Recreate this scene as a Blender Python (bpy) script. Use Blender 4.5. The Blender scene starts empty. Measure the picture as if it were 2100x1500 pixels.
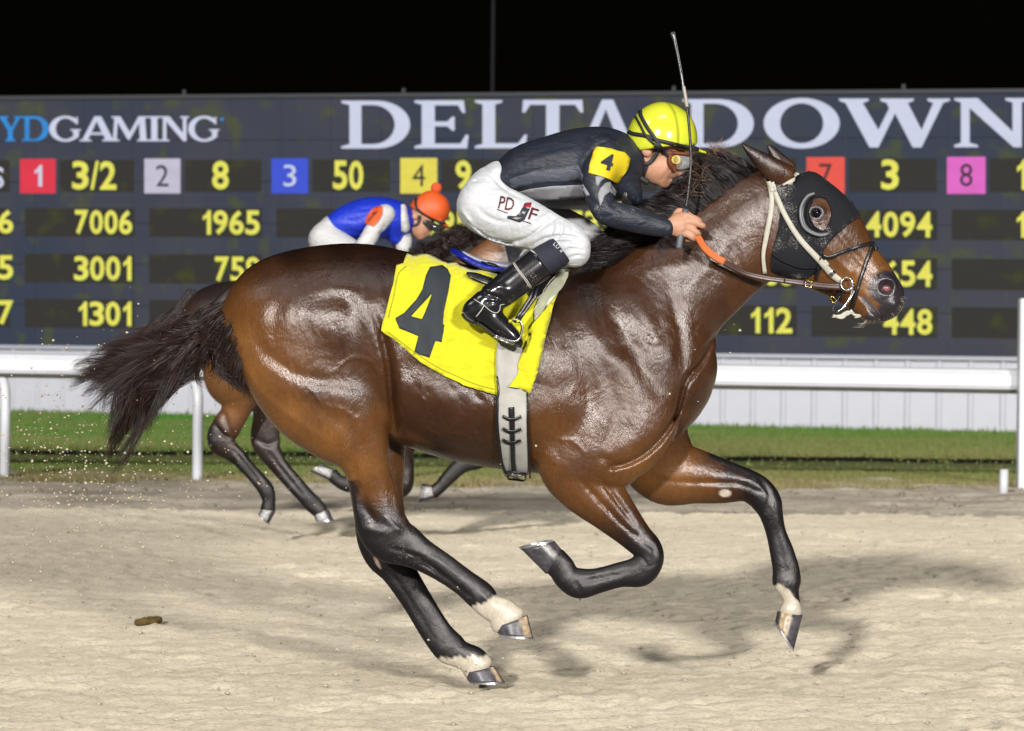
import bpy, bmesh, math, random
import numpy as np
from mathutils import Vector, Matrix
from mathutils.bvhtree import BVHTree
from mathutils.geometry import delaunay_2d_cdt

R = math.radians
rng = np.random.default_rng(7)
random.seed(7)
sc = bpy.context.scene
col = sc.collection

# ------------------------------------------------------------------ camera
FPX = 5833.0            # focal length in photograph pixels (2100 wide)
CAM = Vector((0.0, -10.6, 1.35))
cam_d = bpy.data.cameras.new('camera')
cam = bpy.data.objects.new('camera', cam_d)
col.objects.link(cam)
cam_d.sensor_width = 36.0
cam_d.lens = 100.0
cam_d.clip_start = 0.1
cam_d.clip_end = 3000.0
cam.location = CAM
CAMROT = Matrix.Rotation(R(90) - math.atan(65.5 / FPX), 3, 'X') @ Matrix.Rotation(R(0.55), 3, 'Z')
cam.rotation_euler = CAMROT.to_euler()
cam_d.dof.use_dof = True
cam_d.dof.focus_distance = 10.35
cam_d.dof.aperture_fstop = 5.6
sc.camera = cam

# ------------------------------------------------------------------ night sky
world = bpy.data.worlds.new('World')
sc.world = world
world.use_nodes = True
wn = world.node_tree
wn.nodes.clear()
sky = wn.nodes.new('ShaderNodeTexSky')
sky.sky_type = 'NISHITA'
sky.sun_disc = False
sky.sun_elevation = R(2)
sky.sun_rotation = R(200)
bg = wn.nodes.new('ShaderNodeBackground')
bg.inputs['Strength'].default_value = 0.0006
wo = wn.nodes.new('ShaderNodeOutputWorld')
wn.links.new(sky.outputs[0], bg.inputs[0])
wn.links.new(bg.outputs[0], wo.inputs[0])


def sun_lamp(name, elev, azim, strength, angle, color):
    """azim: where the light travels, measured from +Y (away from camera) towards +X"""
    l = bpy.data.lights.new(name, 'SUN')
    l.energy = strength
    l.angle = R(angle)
    l.color = color
    o = bpy.data.objects.new(name, l)
    d = Vector((math.sin(R(azim)) * math.cos(R(elev)), math.cos(R(azim)) * math.cos(R(elev)), -math.sin(R(elev))))
    o.rotation_euler = d.to_track_quat('-Z', 'Y').to_euler()
    o.location = -d * 60
    col.objects.link(o)


def flood(name, loc, target, size, power, color):
    """a bank of stadium lamps on its mast or roof edge"""
    l = bpy.data.lights.new(name, 'AREA')
    l.shape = 'RECTANGLE'
    l.size, l.size_y = size
    l.energy = power
    l.color = color
    o = bpy.data.objects.new(name, l)
    o.location = loc
    o.rotation_euler = (Vector(target) - Vector(loc)).to_track_quat('-Z', 'Y').to_euler()
    col.objects.link(o)


sun_lamp('floodlight_main', 16.5, 15.0, 3.2, 2.6, (1.0, 0.965, 0.92))
flood('floodlight_bank_right', (23, -55, 12.5), (0, 0, 1), (6, 3), 34000, (1.0, 0.97, 0.93))
flood('floodlight_bank_left', (-27, -14, 30), (0, 2, 0.5), (9, 5), 2200, (0.95, 0.95, 1.0))
flood('floodlight_bank_roof', (2, -15, 34), (0, 3, 0.5), (16, 4), 2400, (0.96, 0.96, 1.0))

sc.view_settings.view_transform = 'Standard'
sc.view_settings.look = 'None'
sc.view_settings.exposure = 0.05
sc.view_settings.gamma = 1.0
sc.view_settings.use_curve_mapping = False
sc.render.engine = 'CYCLES'
sc.cycles.use_denoising = True
sc.cycles.max_bounces = 5
sc.cycles.diffuse_bounces = 2
sc.cycles.glossy_bounces = 3
sc.cycles.transparent_max_bounces = 6
sc.cycles.sample_clamp_indirect = 4.0


# ------------------------------------------------------------------ pixel <-> place
RM = np.array(CAMROT)
CAMN = np.array(CAM)


def P(px, py, y):
    """the point at world depth y that the photograph shows at pixel (px, py)"""
    d = CAMROT @ Vector(((px - 1050) / FPX, -(py - 750) / FPX, -1.0))
    t = (y - CAM.y) / d.y
    return CAM + d * t


def PN(px, py, y):
    px, py, y = np.broadcast_arrays(np.asarray(px, float), np.asarray(py, float), np.asarray(y, float))
    d = np.stack([(px - 1050) / FPX, -(py - 750) / FPX, -np.ones_like(px)], -1) @ RM.T
    t = (y - CAMN[1]) / d[..., 1]
    return CAMN + d * t[..., None]


def Q(co):
    """world points (N,3) -> photograph pixels (N,2)"""
    q = (np.asarray(co, float) - CAMN) @ RM
    return np.stack([1050 + FPX * q[..., 0] / -q[..., 2], 750 - FPX * q[..., 1] / -q[..., 2]], -1)


def scale_at(y):
    return (y - CAM.y) / FPX      # metres per photograph pixel at depth y


# ------------------------------------------------------------------ object helpers
def link(o, parent=None, label=None, cat=None, group=None, kind=None):
    if o.name not in col.objects:
        col.objects.link(o)
    if parent is not None:
        o.parent = parent
        o.matrix_parent_inverse = parent.matrix_basis.inverted()
    if label: o['label'] = label
    if cat: o['category'] = cat
    if group: o['group'] = group
    if kind: o['kind'] = kind
    return o


def empty(name, loc, label, cat, group=None):
    o = bpy.data.objects.new(name, None)
    o.empty_display_size = 0.1
    o.location = loc
    return link(o, None, label, cat, group)


def mesh_obj(name, verts, faces, mat, parent=None, smooth=True, **kw):
    me = bpy.data.meshes.new(name)
    verts = np.asarray(verts, float)
    if isinstance(faces, np.ndarray):
        k = faces.shape[1]
        me.vertices.add(len(verts))
        me.vertices.foreach_set('co', verts.astype(np.float32).ravel())
        me.loops.add(faces.size)
        me.loops.foreach_set('vertex_index', faces.astype(np.int32).ravel())
        me.polygons.add(len(faces))
        me.polygons.foreach_set('loop_start', np.arange(0, faces.size, k, dtype=np.int32))
        me.polygons.foreach_set('loop_total', np.full(len(faces), k, dtype=np.int32))
        me.update(calc_edges=True)
    else:
        me.from_pydata([tuple(v) for v in verts], [], [tuple(int(i) for i in f) for f in faces])
        me.update()
    me.validate()
    if smooth:
        me.shade_smooth()
    if mat is not None:
        me.materials.append(mat)
    o = bpy.data.objects.new(name, me)
    return link(o, parent, **kw)


def set_color(o, cols, name='Col'):
    a = o.data.color_attributes.new(name, 'FLOAT_COLOR', 'POINT')
    c = np.ones((len(o.data.vertices), 4), np.float32)
    c[:, :3] = cols
    a.data.foreach_set('color', c.ravel())


def thick(o, t, offset=1.0):
    m = o.modifiers.new('thickness', 'SOLIDIFY')
    m.thickness = t
    m.offset = offset
    return o


def catmull(pts, n):
    """resample rows of pts with n samples per span"""
    p = np.asarray(pts, float)
    if len(p) < 3:
        t = np.linspace(0, 1, n + 1)[:, None]
        return p[0] * (1 - t) + p[-1] * t
    e = np.vstack([2 * p[0] - p[1], p, 2 * p[-1] - p[-2]])
    out = []
    for i in range(1, len(e) - 2):
        for k in range(n):
            t = k / n
            a, b, c, d = e[i - 1], e[i], e[i + 1], e[i + 2]
            out.append(0.5 * (2 * b + (c - a) * t + (2 * a - 5 * b + 4 * c - d) * t * t + (3 * b - a - 3 * c + d) * t ** 3))
    out.append(p[-1])
    return np.array(out)


def tube_data(pts, rad, sides=8, flat=1.0, cap=True):
    pts = np.asarray(pts, float)
    n = len(pts)
    rad = np.broadcast_to(np.asarray(rad, float), (n,))
    tan = np.gradient(pts, axis=0)
    tan /= np.linalg.norm(tan, axis=1)[:, None] + 1e-9
    up = np.array([0, 1.0, 0]) if abs(tan[0][1]) < 0.9 else np.array([1.0, 0, 0])
    vs, fs = [], []
    nrm = up
    for i in range(n):
        b = np.cross(tan[i], nrm); b /= np.linalg.norm(b) + 1e-9
        nrm = np.cross(b, tan[i]); nrm /= np.linalg.norm(nrm) + 1e-9
        for k in range(sides):
            a = 2 * math.pi * k / sides
            vs.append(pts[i] + rad[i] * (math.cos(a) * b + flat * math.sin(a) * nrm))
    for i in range(n - 1):
        for k in range(sides):
            k2 = (k + 1) % sides
            fs.append((i * sides + k, i * sides + k2, (i + 1) * sides + k2, (i + 1) * sides + k))
    if cap:
        fs.append(tuple(range(sides))[::-1])
        fs.append(tuple((n - 1) * sides + k for k in range(sides)))
    return vs, fs


def tube(name, pts, rad, mat, parent=None, sides=8, flat=1.0, **kw):
    v, f = tube_data(pts, rad, sides, flat)
    return mesh_obj(name, v, f, mat, parent, **kw)


def merge(parts):
    V, F, o = [], [], 0
    for v, f in parts:
        V.extend(list(v))
        F.extend([tuple(i + o for i in q) for q in f])
        o += len(v)
    return V, F


def box_data(lo, hi):
    x0, y0, z0 = lo; x1, y1, z1 = hi
    v = [(x0, y0, z0), (x1, y0, z0), (x1, y1, z0), (x0, y1, z0), (x0, y0, z1), (x1, y0, z1), (x1, y1, z1), (x0, y1, z1)]
    f = [(0, 3, 2, 1), (4, 5, 6, 7), (0, 1, 5, 4), (1, 2, 6, 5), (2, 3, 7, 6), (3, 0, 4, 7)]
    return v, f


# ------------------------------------------------------------------ implicit bodies: soft unions of tapered limbs, meshed with surface nets
class Field:
    def __init__(s, lo, hi, h):
        s.h = h
        s.lo = np.array(lo, float)
        s.n = np.ceil((np.array(hi) - s.lo) / h).astype(int) + 1
        s.d = np.full(s.n, 1.0, np.float32)
        s.ax = [(s.lo[i] + h * np.arange(s.n[i])).astype(np.float32) for i in range(3)]

    def sub(s, lo, hi):
        i0 = np.maximum(np.floor((np.asarray(lo) - s.lo) / s.h).astype(int), 0)
        i1 = np.minimum(np.ceil((np.asarray(hi) - s.lo) / s.h).astype(int) + 1, s.n)
        if np.any(i1 <= i0):
            return None
        sl = tuple(slice(a, b) for a, b in zip(i0, i1))
        X = s.ax[0][sl[0]][:, None, None]; Y = s.ax[1][sl[1]][None, :, None]; Z = s.ax[2][sl[2]][None, None, :]
        return sl, X, Y, Z

    @staticmethod
    def smin(a, b, k):
        if k <= 0:
            return np.minimum(a, b)
        h = np.maximum(k - np.abs(a - b), 0) / k
        return np.minimum(a, b) - h * h * (k * 0.25)

    def chain(s, pts, A, B, k=0.02, res=4, carve=False):
        """tapered elliptic limb: A = radius in the picture plane, B = radius in depth"""
        data = np.column_stack([np.asarray(pts, float), A, B])
        d = catmull(data, res) if len(data) > 1 else np.vstack([data, data + 1e-4])
        d[:, 3:] = np.maximum(d[:, 3:], 0.002)
        m = float(d[:, 3:].max()) + k + 3 * s.h
        r = s.sub(d[:, :3].min(0) - m, d[:, :3].max(0) + m)
        if r is None:
            return
        sl, X, Y, Z = r
        loc = np.full(s.d[sl].shape, 1.0, np.float32)
        tmp_lo = np.array([X.ravel()[0], Y.ravel()[0], Z.ravel()[0]])
        for i in range(len(d) - 1):
            a, b = d[i], d[i + 1]
            u = b[:3] - a[:3]
            L = np.linalg.norm(u)
            if L < 1e-6: continue
            u = u / L
            w = np.array([0, 1.0, 0]) - u * u[1]
            if np.linalg.norm(w) < 0.2:
                w = np.array([0, 0, 1.0]) - u * u[2]
            w /= np.linalg.norm(w)
            nn = np.cross(u, w)
            mm = max(a[3], a[4], b[3], b[4]) + k + 3 * s.h
            lo = np.minimum(a[:3], b[:3]) - mm; hi = np.maximum(a[:3], b[:3]) + mm
            i0 = np.maximum(np.floor((lo - tmp_lo) / s.h).astype(int), 0)
            i1 = np.minimum(np.ceil((hi - tmp_lo) / s.h).astype(int) + 1, loc.shape)
            if np.any(i1 <= i0): continue
            q = tuple(slice(x, y) for x, y in zip(i0, i1))
            x = X[q[0]] - np.float32(a[0]); y = Y[:, q[1]] - np.float32(a[1]); z = Z[:, :, q[2]] - np.float32(a[2])
            f = [np.float32(v) for v in (*u, *w, *nn)]
            tt = x * f[0] + y * f[1] + z * f[2]
            qb = x * f[3] + y * f[4] + z * f[5]
            qn = x * f[6] + y * f[7] + z * f[8]
            t = np.clip(tt * np.float32(1 / L), 0, 1)
            qa = tt - t * np.float32(L)
            ra = np.float32(a[3]) + t * np.float32(b[3] - a[3])
            rb = np.float32(a[4]) + t * np.float32(b[4] - a[4])
            rc = np.minimum(ra, rb)
            k0 = np.sqrt((qn / ra) ** 2 + (qb / rb) ** 2 + (qa / rc) ** 2)
            k1 = np.sqrt((qn / ra ** 2) ** 2 + (qb / rb ** 2) ** 2 + (qa / rc ** 2) ** 2) + np.float32(1e-9)
            dd = k0 * (k0 - 1) / k1
            dd = np.where(k0 < 1e-4, -rc, dd)
            loc[q] = np.minimum(loc[q], dd)
        if carve:
            s.d[sl] = -s.smin(-s.d[sl], loc, k)
        else:
            s.d[sl] = s.smin(s.d[sl], loc, k)

    def ell(s, c, r, k=0.02, rot=None, carve=False):
        c = np.asarray(c, float)
        r = np.asarray(r, float)
        m = float(r.max()) + k + 3 * s.h
        g = s.sub(c - m, c + m)
        if g is None: return
        sl, X, Y, Z = g
        x, y, z = X - np.float32(c[0]), Y - np.float32(c[1]), Z - np.float32(c[2])
        if rot is not None:
            M = np.array(rot).T
            x, y, z = (M[0][0] * x + M[0][1] * y + M[0][2] * z, M[1][0] * x + M[1][1] * y + M[1][2] * z, M[2][0] * x + M[2][1] * y + M[2][2] * z)
        k0 = np.sqrt((x / r[0]) ** 2 + (y / r[1]) ** 2 + (z / r[2]) ** 2)
        k1 = np.sqrt((x / r[0] ** 2) ** 2 + (y / r[1] ** 2) ** 2 + (z / r[2] ** 2) ** 2) + 1e-9
        dd = (k0 * (k0 - 1) / k1).astype(np.float32)
        dd = np.where(k0 < 1e-4, np.float32(-r.min()), dd)
        if carve:
            s.d[sl] = -s.smin(-s.d[sl], dd, k)
        else:
            s.d[sl] = s.smin(s.d[sl], dd, k)

    def crease(s, line, y, r, depth, side=-1, span=0.16):
        """raise (depth<0) or sink (depth>0) the flank along a polyline given in pixels; y = depth of the surface there"""
        q = catmull([(a, b, c) for a, b, c in [(l[0], l[1], l[2] if len(l) > 2 else 1.0) for l in line]], 4)
        p = PN(q[:, 0], q[:, 1], y)
        w = np.clip(q[:, 2], 0, 2)
        m = r * 2.6
        lo = p.min(0) - m; hi = p.max(0) + m
        lo[1] = y - span; hi[1] = y + span
        g = s.sub(lo, hi)
        if g is None: return
        sl, X, Y, Z = g
        X2, Z2 = X[:, 0, :], Z[0, :, :]
        best = np.full((X2.shape[0], Z2.shape[1]), 9.0, np.float32)
        wt = np.zeros_like(best)
        for i in range(len(p) - 1):
            ax, az = p[i][0], p[i][2]
            ux, uz = p[i + 1][0] - ax, p[i + 1][2] - az
            L2 = ux * ux + uz * uz + 1e-12
            t = np.clip(((X2 - ax) * ux + (Z2 - az) * uz) / L2, 0, 1)
            dist = np.hypot(X2 - ax - t * ux, Z2 - az - t * uz)
            upd = dist < best
            best = np.where(upd, dist, best)
            wt = np.where(upd, w[i] * (1 - t) + w[i + 1] * t, wt)
        g2 = (depth * wt * np.exp(-(best / r) ** 2)).astype(np.float32)
        fall = np.clip((hi[1] - Y) / 0.06, 0, 1) if side < 0 else np.clip((Y - lo[1]) / 0.06, 0, 1)
        s.d[sl] += g2[:, None, :] * fall.astype(np.float32)

    def cut(s, point, normal, k=0.004):
        """remove everything on the side the normal points to"""
        n = np.asarray(normal, float); n /= np.linalg.norm(n)
        pl = (s.ax[0][:, None, None] - point[0]) * n[0] + (s.ax[1][None, :, None] - point[1]) * n[1] + (s.ax[2][None, None, :] - point[2]) * n[2]
        s.d = -s.smin(-s.d, -pl.astype(np.float32), k)

    def mesh(s):
        d = s.d
        ins = d < 0
        n = s.n - 1
        cnt = np.zeros(n, np.int8)
        corners = [(i, j, k) for i in (0, 1) for j in (0, 1) for k in (0, 1)]
        for i, j, k in corners:
            cnt += ins[i:i + n[0], j:j + n[1], k:k + n[2]]
        act = np.argwhere((cnt > 0) & (cnt < 8))
        vid = np.full(n, -1, np.int32)
        vid[act[:, 0], act[:, 1], act[:, 2]] = np.arange(len(act))
        val = {c: d[act[:, 0] + c[0], act[:, 1] + c[1], act[:, 2] + c[2]] for c in corners}
        acc = np.zeros((len(act), 3)); num = np.zeros(len(act))
        for a in corners:
            for axis in range(3):
                if a[axis]: continue
                b = list(a); b[axis] = 1; b = tuple(b)
                va, vb = val[a], val[b]
                m = (va < 0) != (vb < 0)
                t = np.where(m, va / np.where(m, va - vb, 1), 0)
                p = np.array(a, float)[None, :].repeat(len(act), 0)
                p[:, axis] += t
                acc += p * m[:, None]; num += m
        V = s.lo + s.h * (act + acc / num[:, None])
        F = []
        for axis in range(3):
            sa = [slice(0, None)] * 3; sb = [slice(0, None)] * 3
            sa[axis] = slice(0, -1); sb[axis] = slice(1, None)
            A, B = ins[tuple(sa)], ins[tuple(sb)]
            e = np.argwhere(A != B)
            o1, o2 = [a for a in range(3) if a != axis]
            e = e[(e[:, o1] > 0) & (e[:, o2] > 0) & (e[:, o1] < n[o1]) & (e[:, o2] < n[o2])]
            inside = ins[e[:, 0], e[:, 1], e[:, 2]]
            def c(a, b):
                q = e.copy(); q[:, o1] -= a; q[:, o2] -= b
                return vid[q[:, 0], q[:, 1], q[:, 2]]
            quad = np.stack([c(0, 0), c(1, 0), c(1, 1), c(0, 1)], 1)
            flip = inside if axis == 1 else ~inside
            quad[flip] = quad[flip][:, ::-1]
            F.append(quad)
        F = np.vstack(F)
        F = F[(F >= 0).all(1)]
        return V, F[:, ::-1]


def rest_smooth(V, F, it=2, lam=0.5):
    e = np.vstack([F[:, [0, 1]], F[:, [1, 2]], F[:, [2, 3]], F[:, [3, 0]]])
    n = len(V)
    deg = np.bincount(e.ravel(), minlength=n).astype(float)
    for _ in range(it):
        s = np.zeros_like(V)
        for a in range(3):
            s[:, a] = np.bincount(e[:, 0], V[e[:, 1], a], n) + np.bincount(e[:, 1], V[e[:, 0], a], n)
        V = V * (1 - lam) + lam * s / deg[:, None]
    return V


def E(rows):
    """limb from silhouette edge pairs: (x1,y1,x2,y2,depth_y,half_depth)"""
    pts, A, B = [], [], []
    for x1, y1, x2, y2, y, b in rows:
        a, c = P(x1, y1, y), P(x2, y2, y)
        pts.append(tuple((a + c) / 2)); A.append((a - c).length / 2); B.append(b)
    return pts, A, B


def C(rows):
    """limb from centres: (x,y,depth_y,r_px,[half_depth])"""
    pts, A, B = [], [], []
    for r in rows:
        pts.append(tuple(P(r[0], r[1], r[2])))
        m = r[3] * scale_at(r[2])
        A.append(m); B.append(r[4] if len(r) > 4 else m)
    return pts, A, B


def blob(name, items, h, mat, parent=None, pad=0.03, smooth_it=2, **kw):
    """items: list of (pts, A, B, k[, carve]); returns the mesh object"""
    lo = np.min([np.min(np.array(i[0]) - np.maximum(i[1], i[2])[:, None], 0) for i in items if not (len(i) > 4 and i[4])], 0) - pad
    hi = np.max([np.max(np.array(i[0]) + np.maximum(i[1], i[2])[:, None], 0) for i in items if not (len(i) > 4 and i[4])], 0) + pad
    f = Field(lo, hi, h)
    for it in items:
        f.chain(it[0], it[1], it[2], it[3], carve=len(it) > 4 and it[4])
    cb = kw.pop('post', None)
    if cb: cb(f)
    V, F = f.mesh()
    V = rest_smooth(V, F, smooth_it)
    return mesh_obj(name, V, F, mat, parent, **kw)


def bvh_of(objs):
    V, F, o = [], [], 0
    for ob in objs:
        me = ob.data
        mw = ob.matrix_world if ob.parent is None else Matrix.Identity(4)
        v = np.empty(len(me.vertices) * 3, np.float32); me.vertices.foreach_get('co', v)
        V.append(v.reshape(-1, 3))
        F.extend([tuple(i + o for i in p.vertices) for p in me.polygons])
        o += len(me.vertices)
    return BVHTree.FromPolygons([tuple(x) for x in np.vstack(V).tolist()], F)


def drape_pt(bvh, px, py, off, y0=0.0, far=False):
    t = P(px, py, y0)
    if not far:
        o = CAM; d = (t - CAM).normalized()
    else:
        o = t + Vector((0, 3, 0)); d = Vector((0, -1, 0))
    hit, nrm, _, _ = bvh.ray_cast(o, d)
    if hit is None:
        hit, nrm, _, _ = bvh.find_nearest(t + Vector((0, 0.012 if far else -0.012, 0)))
        if nrm.dot(t - hit) < 0 and (t - hit).length > 0.01: nrm = -nrm
    elif nrm.dot(d) > 0:
        nrm = -nrm
    return hit + nrm * off


def poly_mesh(outer, holes=(), step=7.0):
    """2D triangulation of a pixel polygon with interior points"""
    rings = [list(outer)] + [list(h) for h in holes]
    pts, edges = [], []
    for r in rings:
        dense = []
        for i, a in enumerate(r):
            b = r[(i + 1) % len(r)]
            n = max(1, int(math.hypot(b[0] - a[0], b[1] - a[1]) / step))
            for k in range(n):
                dense.append((a[0] + (b[0] - a[0]) * k / n, a[1] + (b[1] - a[1]) * k / n))
        o = len(pts)
        pts += dense
        edges += [(o + i, o + (i + 1) % len(dense)) for i in range(len(dense))]

    def inside(x, y):
        c = False
        for r in rings:
            for i in range(len(r)):
                (x1, y1), (x2, y2) = r[i], r[i - 1]
                if (y1 > y) != (y2 > y) and x < (x2 - x1) * (y - y1) / (y2 - y1) + x1:
                    c = not c
        return c
    xs = [p[0] for p in pts]; ys = [p[1] for p in pts]
    B = np.array(pts)
    y = min(ys) + step / 2; row = 0
    while y < max(ys):
        x = min(xs) + (step / 2 if row % 2 else 0)
        while x < max(xs):
            if inside(x, y) and np.min(np.hypot(B[:, 0] - x, B[:, 1] - y)) > step * 0.45:
                pts.append((x, y))
            x += step
        y += step * 0.87; row += 1
    v, e, f, *_ = delaunay_2d_cdt([Vector(p) for p in pts], edges, [], 0, 1e-4)
    F = []
    for t in f:
        cx = sum(v[i].x for i in t) / 3; cy = sum(v[i].y for i in t) / 3
        if inside(cx, cy): F.append(tuple(t))
    return [(p.x, p.y) for p in v], F


def drape_poly(name, bvh, outer, mat, parent=None, holes=(), step=7.0, off=0.004, th=0.003, both=False, y0=0.0, wob=None, **kw):
    v, f = poly_mesh(outer, holes, step)
    parts = []
    for far in ((False, True) if both else (False,)):
        V = [drape_pt(bvh, x, y, off + (wob(x, y) if wob else 0), y0, far) for x, y in v]
        parts.append((V, f if far else [q[::-1] for q in f]))
    V, F = merge(parts)
    # make the near normals look at the camera
    o = mesh_obj(name, V, F, mat, parent, **kw)
    bm = bmesh.new(); bm.from_mesh(o.data)
    bmesh.ops.recalc_face_normals(bm, faces=bm.faces) if False else None
    for fc in bm.faces:
        c = fc.calc_center_median()
        near = (c - CAM).normalized()
        want = -1 if c.y < (y0 + 0.0) or not both else 1
        if fc.normal.dot(near) * (-want) < 0: fc.normal_flip()
    bm.to_mesh(o.data); bm.free()
    o.data.shade_smooth()
    thick(o, th, 1.0)
    return o


def drape_line(name, bvh, line, width, mat, parent=None, off=0.004, th=0.003, y0=0.0, n=5, across=3, relax=0, **kw):
    """strap: pixel polyline with width in pixels laid on a surface"""
    q = catmull([(l[0], l[1], l[2] if len(l) > 2 else width) for l in line], n)
    t = np.gradient(q[:, :2], axis=0); t /= np.linalg.norm(t, axis=1)[:, None] + 1e-9
    nn = np.stack([-t[:, 1], t[:, 0]], 1)
    rows = []
    for i in range(len(q)):
        row = []
        for k in range(across):
            s = (k / (across - 1) - 0.5) * q[i, 2]
            row.append(drape_pt(bvh, q[i, 0] + nn[i, 0] * s, q[i, 1] + nn[i, 1] * s, off, y0))
        rows.append(row)
    if relax:
        g = np.array([[tuple(c) for c in r] for r in rows])
        d = g[..., 1].copy()
        for _ in range(relax):
            d[1:-1] = np.minimum(d[1:-1], (d[:-2] + d[2:]) / 2)
        # keep the picture position, change only the distance
        for i in range(len(rows)):
            for k in range(across):
                c = CAMN + (g[i, k] - CAMN) * ((d[i, k] - CAMN[1]) / (g[i, k, 1] - CAMN[1]))
                rows[i][k] = Vector(c)
    V = [c for r in rows for c in r]
    F = []
    for i in range(len(rows) - 1):
        for k in range(across - 1):
            a = i * across + k
            F.append((a, a + 1, a + across + 1, a + across))
    o = mesh_obj(name, V, F, mat, parent, **kw)
    bm = bmesh.new(); bm.from_mesh(o.data)
    for fc in bm.faces:
        if fc.normal.dot(fc.calc_center_median() - CAM) > 0: fc.normal_flip()
    bm.to_mesh(o.data); bm.free(); o.data.shade_smooth()
    thick(o, th, 1.0)
    return o


# ------------------------------------------------------------------ materials
def mat_new(name):
    m = bpy.data.materials.new(name)
    m.use_nodes = True
    return m, m.node_tree, m.node_tree.nodes['Principled BSDF']


def nd(nt, t, **kw):
    n = nt.nodes.new(t)
    for k, v in kw.items():
        if k in n.inputs: n.inputs[k].default_value = v
        else: setattr(n, k, v)
    return n


def simple(name, c, rough=0.5, metal=0.0, bump=0.0, bscale=200.0, var=0.0, vscale=8.0, spec=0.5, sheen=0.0, coat=0.0, dirt=0.0, dirtcol=(0.4, 0.35, 0.27), emit=None, estr=1.0, sss=0.0, stretch=None, folds=0.0, fscale=14.0):
    m, nt, b = mat_new(name)
    b.inputs['Roughness'].default_value = rough
    b.inputs['Metallic'].default_value = metal
    b.inputs['Specular IOR Level'].default_value = spec
    b.inputs['Sheen Weight'].default_value = sheen
    b.inputs['Coat Weight'].default_value = coat
    b.inputs['Coat Roughness'].default_value = 0.12
    if sss:
        b.inputs['Subsurface Weight'].default_value = sss
        b.inputs['Subsurface Radius'].default_value = (0.01, 0.004, 0.002)
    tc = nd(nt, 'ShaderNodeTexCoord')
    src = tc.outputs['Object']
    if stretch:
        mp = nd(nt, 'ShaderNodeMapping'); mp.inputs['Scale'].default_value = stretch
        nt.links.new(src, mp.inputs[0]); src = mp.outputs[0]
    colout = None
    base = nd(nt, 'ShaderNodeRGB'); base.outputs[0].default_value = (*c, 1)
    colout = base.outputs[0]
    if var:
        n = nd(nt, 'ShaderNodeTexNoise', Scale=vscale, Detail=5.0, Roughness=0.6)
        nt.links.new(src, n.inputs['Vector'])
        mr = nd(nt, 'ShaderNodeMapRange'); mr.inputs[1].default_value = 0.3; mr.inputs[2].default_value = 0.7
        mr.inputs[3].default_value = 1 - var; mr.inputs[4].default_value = 1 + var
        nt.links.new(n.outputs[0], mr.inputs[0])
        mx = nd(nt, 'ShaderNodeVectorMath', operation='SCALE')
        nt.links.new(colout, mx.inputs[0]); nt.links.new(mr.outputs[0], mx.inputs['Scale'])
        colout = mx.outputs[0]
    if dirt:
        n = nd(nt, 'ShaderNodeTexNoise', Scale=220.0, Detail=3.0, Roughness=0.7)
        nt.links.new(tc.outputs['Object'], n.inputs['Vector'])
        n2 = nd(nt, 'ShaderNodeTexNoise', Scale=9.0, Detail=2.0)
        nt.links.new(tc.outputs['Object'], n2.inputs['Vector'])
        ad = nd(nt, 'ShaderNodeMath', operation='MULTIPLY'); nt.links.new(n.outputs[0], ad.inputs[0]); nt.links.new(n2.outputs[0], ad.inputs[1])
        mr = nd(nt, 'ShaderNodeMapRange'); mr.inputs[1].default_value = 0.46 - dirt * 0.16; mr.inputs[2].default_value = 0.50 - dirt * 0.12
        nt.links.new(ad.outputs[0], mr.inputs[0])
        mx = nd(nt, 'ShaderNodeMix', data_type='RGBA')
        nt.links.new(mr.outputs[0], mx.inputs[0]); nt.links.new(colout, mx.inputs[6]); mx.inputs[7].default_value = (*dirtcol, 1)
        colout = mx.outputs[2]
    nt.links.new(colout, b.inputs['Base Color'])
    if bump:
        n = nd(nt, 'ShaderNodeTexNoise', Scale=bscale, Detail=4.0, Roughness=0.6)
        nt.links.new(src, n.inputs['Vector'])
        bp = nd(nt, 'ShaderNodeBump', Distance=0.002, Strength=bump)
        nt.links.new(n.outputs[0], bp.inputs['Height']); nt.links.new(bp.outputs[0], b.inputs['Normal'])
        if folds:
            n = nd(nt, 'ShaderNodeTexNoise', Scale=fscale, Detail=3.0, Roughness=0.5, Distortion=1.2)
            mp = nd(nt, 'ShaderNodeMapping'); mp.inputs['Scale'].default_value = (1.0, 1.0, 2.2); mp.inputs['Rotation'].default_value = (0, R(-30), 0)
            nt.links.new(tc.outputs['Object'], mp.inputs[0]); nt.links.new(mp.outputs[0], n.inputs['Vector'])
            b0 = nd(nt, 'ShaderNodeBump', Distance=0.02, Strength=folds)
            nt.links.new(n.outputs[0], b0.inputs['Height']); nt.links.new(b0.outputs[0], bp.inputs['Normal'])
    if emit:
        b.inputs['Emission Color'].default_value = (*emit, 1)
        b.inputs['Emission Strength'].default_value = estr
    return m


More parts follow.
